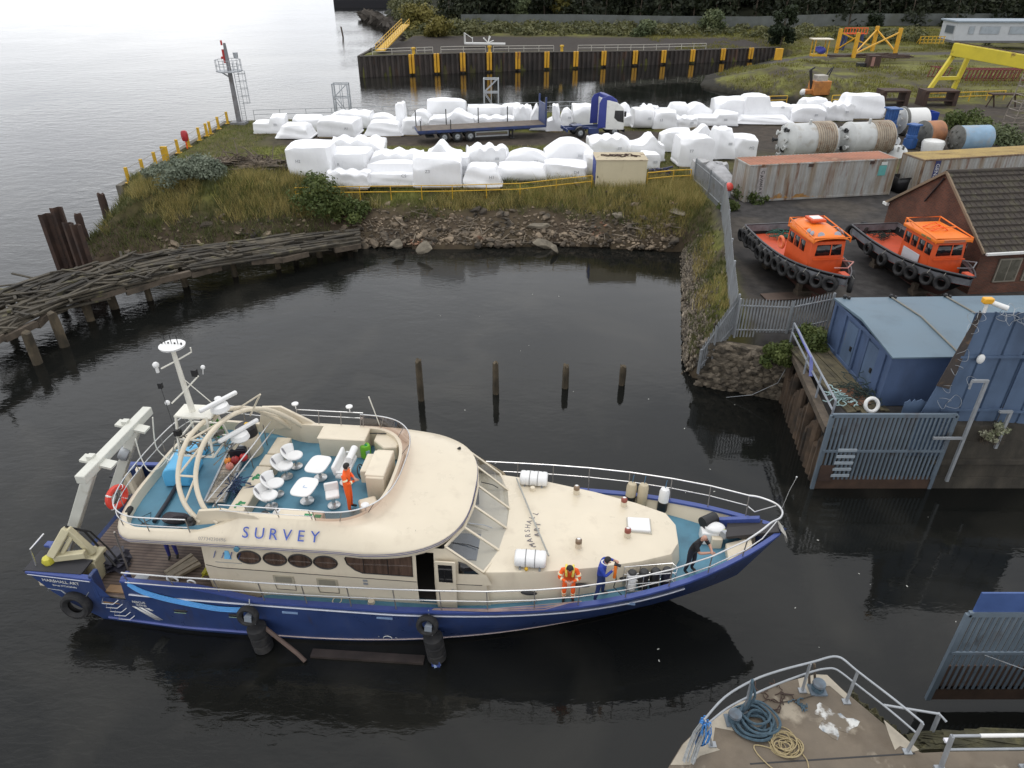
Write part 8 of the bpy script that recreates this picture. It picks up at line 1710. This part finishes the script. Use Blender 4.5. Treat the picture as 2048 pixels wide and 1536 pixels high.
hang_fender('fender with black lower half, left of three on the far bow rail',19.25,2.1,2.2,m_cf,black,None,.18,.98);hang_fender('plain tan fender, middle of three on the far bow rail',19.65,2.02,2.25,m_cf,m_cf,None,.18,.98);hang_fender('white fender with black foot, right of three on the far bow rail',20.35,1.78,2.3,white_plastic,black,None,.18,.98)
bk=boat_thing('fender_rack','steel basket rack on the near bow side holding dark fenders','rack',(19.65,-1.70,deckz(19.9)),.2);b=MB()
for z in(.1,.42,.75):b.tube([(-.75,-.2,z),(.75,-.2,z),(.85,0,z),(.75,.2,z),(-.75,.2,z)],.014,5,closed=True)
for x in(-.75,-.25,.25,.75):
 for y in(-.2,.2):b.tube([(x,y,0),(x,y,.75)],.012,5)
b.build('basket',steel,bk)
for lb,x,mt in(('white fender with dark cap, left end of the near bow rack',-.55,white_plastic),('black fender second from the left in the near bow rack',-.18,black),('black fender third from the left in the near bow rack',.18,black),('navy black fender with blue rope, right end of the near bow rack',.54,M('navy fender',(.012,.014,.03),.5))):
 c=math.cos(.18);t=boat_thing('fender',lb,'fender',(19.65+x*c,-1.70+x*math.sin(.2),deckz(19.9)+.02),0,'fenders in the near bow rack');MB().lathe((0,0,0),(0,0,1),[(0,.1),(.05,.16),(.6,.16),(.68,.12)],16).build('body',mt,t);MB().ball((0,0,.68),(.14,.14,.06),6).build('cap',dark,t)
# tyre and roll fenders on the near side
def roll_fender(label,x,dz):
 y=-side_y(x,1.3)-.27;t=boat_thing('roll_fender',label,'fender',(x,y,0));b=MB()
 for k in range(3):b.lathe((.12+.03*k,-.02,.98-.34*k+dz),(.06,.0,-1),[(0,.24),(.03,.3),(.29,.3),(.32,.24)],20)
 b.build('tyre_roll',black_rubber,t);MB().tube([(0,.2,2.0),(.05,0,1.75),(.1,0,1.1)],.018,5).build('hanging_rope',galv,t)
 tyre(BW(x,y-.02,1.52+dz),BW(x,y-1,1.75)-BW(x,y,1.52),label.replace('black roll of tyres','upright black tyre above the roll'),None,.86);g_=boat_mesh(MB().loft([[(-.1,-.12,-.1),(.12,-.12,-.12),(.14,-.12,.1),(-.08,-.12,.12)],[(-.06,.1,-.06),(.08,.1,-.08),(.1,.1,.06),(-.05,.1,.08)]]),'grey_bucket',M('grey bucket',(.25,.28,.32),.5),'grey plastic scrap stuffed in the tyre '+('left' if x<10 else 'right')+' of the two on the hull','scrap',(x+.03,y-.12,1.53+dz))
roll_fender('black roll of tyres hung on the hull, left of the two',7.42,.05);roll_fender('black roll of tyres hung on the hull, right of the two, amidships',13.0,.12)
y=-side_y(1.3,.95)-.1;tyre(BW(1.42,y,1.0),BW(1.42,y-1,1.12)-BW(1.42,y,1.0),'large black tyre on the stern quarter under the white lettering',None,1.25)
b=MB()
for k in range(4):b.tube(smooth_path([Vector((x,-side_y(min(x,7),max(.3,min(z,1.3)))-.06-.02*k,z-.035*k))for x,z in((3.55,2.34),(3.9,2.05),(4.6,1.82),(5.6,1.62),(6.4,1.52),(7.2,1.56))],4),.024,6)
boat_mesh(b,'blue_hose',M('light blue hose',(.09,.32,.66),.5,var=.12),'light blue hose bundle drooping along the hull from the boarding gate','hose',(0,0,0))
b=MB();b.tube([(0,0,.75),(1.1,-.35,.05),(1.35,-.45,-.15)],.07,8);boat_mesh(b,'spar',M('brown spar',(.11,.075,.06),.7,var=.25),'brown wooden spar slanting from the left tyre roll into the water','spar',(7.75,-3.25,.2))
boat_mesh(MB().box((0,0,0),(3.6,.3,.16)),'floating_beam',M('soaked timber',(.035,.026,.022),.6,var=.4,scale=2),'dark soaked beam floating beside the hull between the tyre rolls','beam',(11.0,-3.35,-.0),.02)
b=MB();b.bar((0,0,.5),(.12,-.2,-.5),.22,.16);bp_=boat_mesh(b,'fender_post',M('pale blue post',(.28,.36,.55),.5,var=.2),'pale blue post end below the right tyre roll','post',(13.15,-3.3,.1));MB().box((.06,-.1,-.05),(.26,.2,.35)).build('blue_band',blue_cap,bp_)
boat_mesh(MB().tube([(0,0,0),(.05,.1,-.3),(.02,.2,-.6)],.012,5).tube([(.02,0,0),(-.05,.12,-.35),(.1,.15,-.5)],.01,5),'line_hank',M('pale line',(.4,.38,.33),.8),'thin pale line hank hanging inside the aft bulwark','rope',(5.55,-3.05,2.25))
b=MB();g=random.Random(3)
for k in range(4):b.tube([(13.1+.02*k,0,.02*k),(14.8,-.03+.02*k,.14+.01*k),(16.5,.06*k-.15+.17,.34+.02*(k%2)),(17.3+.1*k,.24+.02*k,.5)],.013,5)
boat_mesh(b,'mooring_lines',M('pinkish grey lines',(.30,.22,.2),.85,var=.4),'bundle of pinkish grey mooring lines along the near side rail','rope',(0,-2.98,1.98))
# under the overhang
b=MB()
for k in range(4):b.box((.0,-.24+.16*k,.1+.02*(k%2)),(1.0,.14,.1),rz=.05*k)
boat_mesh(b,'board_stack',M('pale rough boards',(.30,.26,.2),.85,var=.3,scale=3),'stack of pale rough boards on the aft deck under the overhang','boards',(4.35,-1.55,1.36),.9)
b=MB();b.box((0,0,.25),(.45,.4,.08));[b.tube([(-.25,-.2+.13*k,.1),(0,-.2+.13*k,.42),(.25,-.2+.13*k,.1)],.03,6)for k in range(4)];boat_mesh(b,'yellow_gear',M('lemon gear',(.45,.42,.03),.6,var=.25),'lemon yellow survey gear beside the deckhouse wall under the overhang','gear',(5.45,-1.7,1.36))
boat_mesh(MB().box((0,0,.45),(.5,.7,.9)),'deck_crate',M('dark brown crate',(.05,.035,.03),.7,var=.3),'dark crate on the far side of the aft deck below the blue tank','crate',(2.9,1.9,1.36))
# ================================================================ PEOPLE
m_skin=M('skin',(.46,.26,.19),.55,var=.06);m_hair=M('dark hair',(.012,.009,.008),.7,var=.3);m_boots=M('black boots',(.012,.012,.012),.55)
def person(label,p,rz,pose,mats,hair=True,extra=None):
 """one continuous skinned body; pose gives joint positions in metres, x forward, y left"""
 J=dict(pelvis=(0,0,.95),spine=(0,0,1.12),chest=(0,0,1.34),neck=(.01,0,1.50),head=(.03,0,1.60),crown=(.03,0,1.72),
             hipL=(0,.1,.92),kneeL=(.03,.11,.50),ankL=(0,.12,.09),toeL=(.17,.13,.05),shL=(0,.19,1.42),elL=(.0,.26,1.14),wrL=(.1,.25,.90))
 J.update({k[:-1]+'R':(v_[0],-v_[1],v_[2])for k,v_ in list(J.items())if k.endswith('L')});J.update(pose);Jv={k:Vector(v_)for k,v_ in J.items()if k!='look'}
 rad=dict(pelvis=.155,spine=.145,chest=.165,neck=.06,head=.092,crown=.062,hip=.095,knee=.068,ank=.05,toe=.04,sh=.075,el=.052,wr=.036)
 names,edges=[],[]
 def node(n,pos,r):names.append((n,Vector(pos),r));return len(names)-1
 ids={}
 for k in Jv:ids[k]=node(k,Jv[k],rad[k.rstrip('LR')])
 for a,c in(('pelvis','spine'),('spine','chest'),('chest','neck'),('neck','head'),('head','crown')):edges.append((ids[a],ids[c]))
 for s_ in 'LR':
  for ch in(('pelvis','hip'+s_,'knee'+s_,'ank'+s_,'toe'+s_),('chest','sh'+s_,'el'+s_,'wr'+s_)):
   for a,c in zip(ch[:-1],ch[1:]):edges.append((ids[a],ids[c]))
  d=(Jv['wr'+s_]-Jv['el'+s_]).normalized();sd_=d.cross(Vector((0,0,1))).normalized()if abs(d.z)<.95 else Vector((0,1,0));curl=-d.cross(sd_)if d.cross(sd_).z>0 else d.cross(sd_)
  palm=node('palm'+s_,Jv['wr'+s_]+d*.075,.034);edges.append((ids['wr'+s_],palm))
  for k,(o_,L_)in enumerate(((-.030,.062),(-.010,.075),(.011,.07),(.031,.055))):
   f1=node('fing'+s_,Jv['wr'+s_]+d*(.085+L_*.5)+sd_*o_+curl*.012,.0105);f2=node('fing'+s_,Jv['wr'+s_]+d*(.08+L_)+sd_*o_*1.05+curl*.045,.0085);edges+=[(palm,f1),(f1,f2)]
  t1=node('fing'+s_,Jv['wr'+s_]+d*.06+sd_*(-.05 if s_=='L' else .05)+curl*.015,.012);t2_=node('fing'+s_,Jv['wr'+s_]+d*.10+sd_*(-.055 if s_=='L' else .055)+curl*.03,.009);edges+=[(palm,t1),(t1,t2_)]
 me_=bpy.data.meshes.new('body');me_.from_pydata([n[1]for n in names],edges,[]);o_=bpy.data.objects.new('body',me_);C.objects.link(o_)
 sk=o_.modifiers.new('skin','SKIN');sk.use_smooth_shade=True;sl=me_.skin_vertices[0].data
 for i,n in enumerate(names):
  r=n[2];sl[i].radius=(r,r*.82)if n[0]in('pelvis','spine','chest')else(r,r)
 sl[ids['pelvis']].use_root=True;sub=o_.modifiers.new('sub','SUBSURF');sub.levels=sub.render_levels=2
 dg=bpy.context.evaluated_depsgraph_get();bm2=bpy.data.meshes.new_from_object(o_.evaluated_get(dg));C.objects.unlink(o_);bpy.data.objects.remove(o_)
 seg=[(names[a],names[c])for a,c in edges];bm2.materials.clear();ml=[m_skin]+[m for m in mats['list']]
 for m in ml:bm2.materials.append(m)
 A_=np.array([a[1]for a,_ in seg]);B_=np.array([c[1]for _,c in seg]);Dv=B_-A_;L2=(Dv**2).sum(1)+1e-9;mi=[]
 for f in bm2.polygons:
  c=np.array(f.center);tt=np.clip(((c-A_)*Dv).sum(1)/L2,0,1);k=int((np.linalg.norm(c-A_-tt[:,None]*Dv,axis=1)).argmin());mi.append(mats['fn'](seg[k][1][0],tt[k],c))
 bm2.polygons.foreach_set('material_index',mi);bm2.polygons.foreach_set('use_smooth',[True]*len(mi))
 b3=bmesh.new();b3.from_mesh(bm2);hc_=Jv['head']+(Jv['crown']-Jv['head'])*.25;up=(Jv['crown']-Jv['head']).normalized();fc=Vector(pose.get('look',(1,0,-.1)));fc=(fc-up*fc.dot(up)).normalized();sd2=up.cross(fc)
 # face: nose, ears, brow and eyes pulled out of the same mesh
 def blob(c,r):return bmesh.ops.create_icosphere(b3,subdivisions=2,radius=1,matrix=Matrix.Translation(c)@Matrix.Diagonal((*r,1)))
 blob(hc_+fc*.095-up*.005,(.014,.014,.02));[blob(hc_+sd2*.088*q-up*.005,(.016,.016,.028))for q in(-1,1)]
 b3.to_mesh(bm2);b3.free();bm2.polygons.foreach_set('use_smooth',[True]*len(bm2.polygons));bm2.name='body'
 root=link_mesh('person',bm2);root.location=p;root.scale=(1.04,)*3;root.rotation_euler=(0,0,rz);tag(root,label,'person')
 e_=MB();[e_.ball(hc_+fc*.086+sd2*.034*q+up*.018,.010,6)for q in(-1,1)];e_.build('eyes',dark,root);e2_=MB().ball(hc_+fc*.083-up*.045,(.02,.02,.006),6).build('mouth',M('lips',(.3,.12,.1),.6),root)
 if hair:
  hb_=MB();n=14;rg=[]
  for i in range(1,9):
   t_=math.pi*.60*i/8;rg.append([hc_+up*.02+(up*math.cos(t_)+(fc*math.cos(a)+sd2*math.sin(a))*math.sin(t_))*(.108 if math.cos(a)<.35 else .108-max(0,t_-.75)*.06)for a in np.linspace(0,6.2832,21)[:-1]])
  hb_.loft(rg).build('hair',m_hair,root)
 return root,Jv,hc_,up,fc,sd2
def plain(main,legs=None):
 m2=legs or main
 def fn(n,t_,c):
  k=n.rstrip('LR')
  if k in('palm','fing')or(k=='wr' and t_>.9)or k in('crown',)or(k=='head' and t_>.15):return 0
  if k=='toe' or(k=='ank' and t_>.9):return 3
  if k in('hip','knee','ank'):return 2
  return 1
 return dict(list=[main,m2,m_boots],fn=fn)
m_or=M('orange coverall',(.85,.115,.012),.7,var=.1,scale=6,bump=.3);m_bl=M('blue coverall',(.02,.05,.33),.75,var=.15,scale=6,bump=.3);m_bk=M('black shirt',(.010,.010,.013),.85,var=.2);m_nv=M('navy trousers',(.012,.014,.028),.85,var=.2);m_refl=M('reflective tape',(.80,.72,.48),.5);m_hv=M('hi vis yellow',(.75,.62,.10),.6)
def bands(root,Jv,specs,mat_,name='reflective_band'):
 for a,c,t_,r in specs:
  p,q=Jv[a],Jv[c];x=p.lerp(q,t_);MB().lathe(x-(q-p).normalized()*.025,q-p,[(0,r*.99),(.0,r),(.05,r),(.05,r*.99)],18).build(name,mat_,root)
# 1 folded arms on the flying bridge
pp=dict(elL=(.05,.27,1.17),wrL=(.23,.03,1.20),elR=(.07,-.27,1.17),wrR=(.25,.0,1.13),head=(.06,0,1.60),crown=(.08,.0,1.72),look=(1,.1,-.3),kneeL=(.02,.1,.5),kneeR=(.02,-.1,.5))
r_,J,*_=person('person in an orange coverall standing with folded arms on the flying bridge',BW(10.3,-1.12,FD),BA+.05,pp,plain(m_or),True);bands(r_,J,(('shL','elL',.5,.076),('shR','elR',.5,.076),('elR','wrR',.5,.056)),m_refl)
# 2 hi-vis person leaning over the near rail
pp=dict(pelvis=(-.05,0,.95),spine=(.0,0,1.12),chest=(.10,0,1.32),neck=(.18,0,1.46),head=(.25,0,1.53),crown=(.31,0,1.63),hipL=(-.05,.1,.9),hipR=(-.05,-.1,.9),kneeL=(.08,.13,.5),kneeR=(.08,-.13,.5),ankL=(-.02,.13,.09),ankR=(-.02,-.13,.09),toeL=(.15,.15,.05),toeR=(.15,-.15,.05),shL=(.13,.2,1.39),shR=(.13,-.2,1.39),elL=(.2,.30,1.13),elR=(.2,-.30,1.13),wrL=(.36,.08,1.14),wrR=(.36,-.08,1.14),look=(1,0,-.8))
r_,J,*_=person('person in an orange hi-vis suit bending over the near side rail',BW(17.2,-2.22,deckz(17.15)),BA-1.57,pp,plain(m_or),True);bands(r_,J,(('shL','elL',.55,.078),('shR','elR',.55,.078),('elL','wrL',.4,.060),('elR','wrR',.4,.060),('kneeL','ankL',.3,.072),('kneeR','ankR',.3,.072),('kneeL','ankL',.62,.066),('kneeR','ankR',.62,.066)),m_refl)
for q in(-1,1):MB().tube([J['chest']+Vector((.10,.09*q,-.12)),J['chest']+Vector((.13,.1*q,.05)),J['neck']+Vector((0,.1*q,.02)),J['chest']+Vector((-.13,.1*q,.09))],.035,6).build('yellow_strap',m_hv,r_)
# 3 blue coverall photographing
pp=dict(chest=(.04,0,1.33),neck=(.09,0,1.47),head=(.14,0,1.55),crown=(.17,0,1.66),elL=(.12,.30,1.36),wrL=(.33,.14,1.50),elR=(.16,-.22,1.16),wrR=(.34,-.05,1.32),hipL=(0,.1,.92),kneeL=(.06,.16,.5),ankL=(.05,.2,.09),toeL=(.22,.24,.05),kneeR=(-.03,-.14,.5),ankR=(-.1,-.18,.09),toeR=(.07,-.2,.05),look=(1,0,-.25))
r_,J,hc_,up,fc,sd2=person('person in a blue coverall holding a camera to the face by the near rail',BW(18.15,-2.12,deckz(18.15)),BA-.25,pp,plain(m_bl,M('dark blue trousers',(.012,.03,.13),.8,var=.15)),True);MB().torus(J['neck']+Vector((-.02,0,-.0)),(.3,0,1),.085,.025,16,6).build('collar',white,r_)
cp=BW(18.15,-2.12,deckz(18.15));Mr=Matrix.Rotation(BA-.25,3,'Z');cpos=cp+Mr@Vector((.40,.05,1.52));cmr=thing('camera','black handheld camera with orange float strap held by the person in blue','camera',cpos,BA-.25);MB().box((0,0,0),(.09,.14,.10)).cyl((.03,0,0),(.15,0,-.02),.045).build('body',black,cmr,bevel=.01);MB().tube([(0,-.07,0),(.02,-.1,-.2),(0,-.1,-.45)],.045,8).build('float_strap',m_roofo,cmr);MB().tube([(0,-.05,-.05),(.06,-.05,-.55),(.0,.0,-.95),(.25,.1,-1.3),(.5,.05,-1.48),(.4,.2,-1.5)],.016,5).build('cable',dark,cmr)
# 4 bald person leaning on the bow rail
pp=dict(pelvis=(-.10,0,.95),spine=(-.05,0,1.12),chest=(.04,0,1.34),neck=(.11,0,1.49),head=(.17,.0,1.57),crown=(.21,.02,1.68),hipL=(-.12,.1,.9),hipR=(-.12,-.1,.9),kneeL=(-.08,.12,.5),kneeR=(-.12,-.12,.48),ankL=(-.14,.13,.09),ankR=(-.2,-.13,.09),toeL=(.03,.14,.05),toeR=(-.03,-.14,.05),shL=(.06,.20,1.41),shR=(.06,-.20,1.41),elL=(.26,.24,1.2),elR=(.24,-.24,1.18),wrL=(.45,.04,1.26),wrR=(.45,-.02,1.22),look=(1,.2,-.5))
def bald(n,t_,c):
 k=n.rstrip('LR')
 if k in('palm','fing','wr','crown')or(k=='el' and t_>.8)or(k=='head' and t_>.1):return 0
 if k=='toe':return 3
 return 2 if k in('hip','knee','ank')else 1
person('bald person in a black shirt leaning on the bow rail',BW(21.05,-1.15,deckz(21.3)),BA-.75,pp,dict(list=[m_bk,m_nv,m_boots],fn=bald),False)
# 5 half hidden under the overhang
person('person in blue trousers mostly hidden under the upper deck overhang',BW(3.75,-1.0,1.36),BA-1.2,dict(look=(1,0,-.2)),plain(m_bl,M('royal work trousers',(.03,.035,.21),.8)),True)
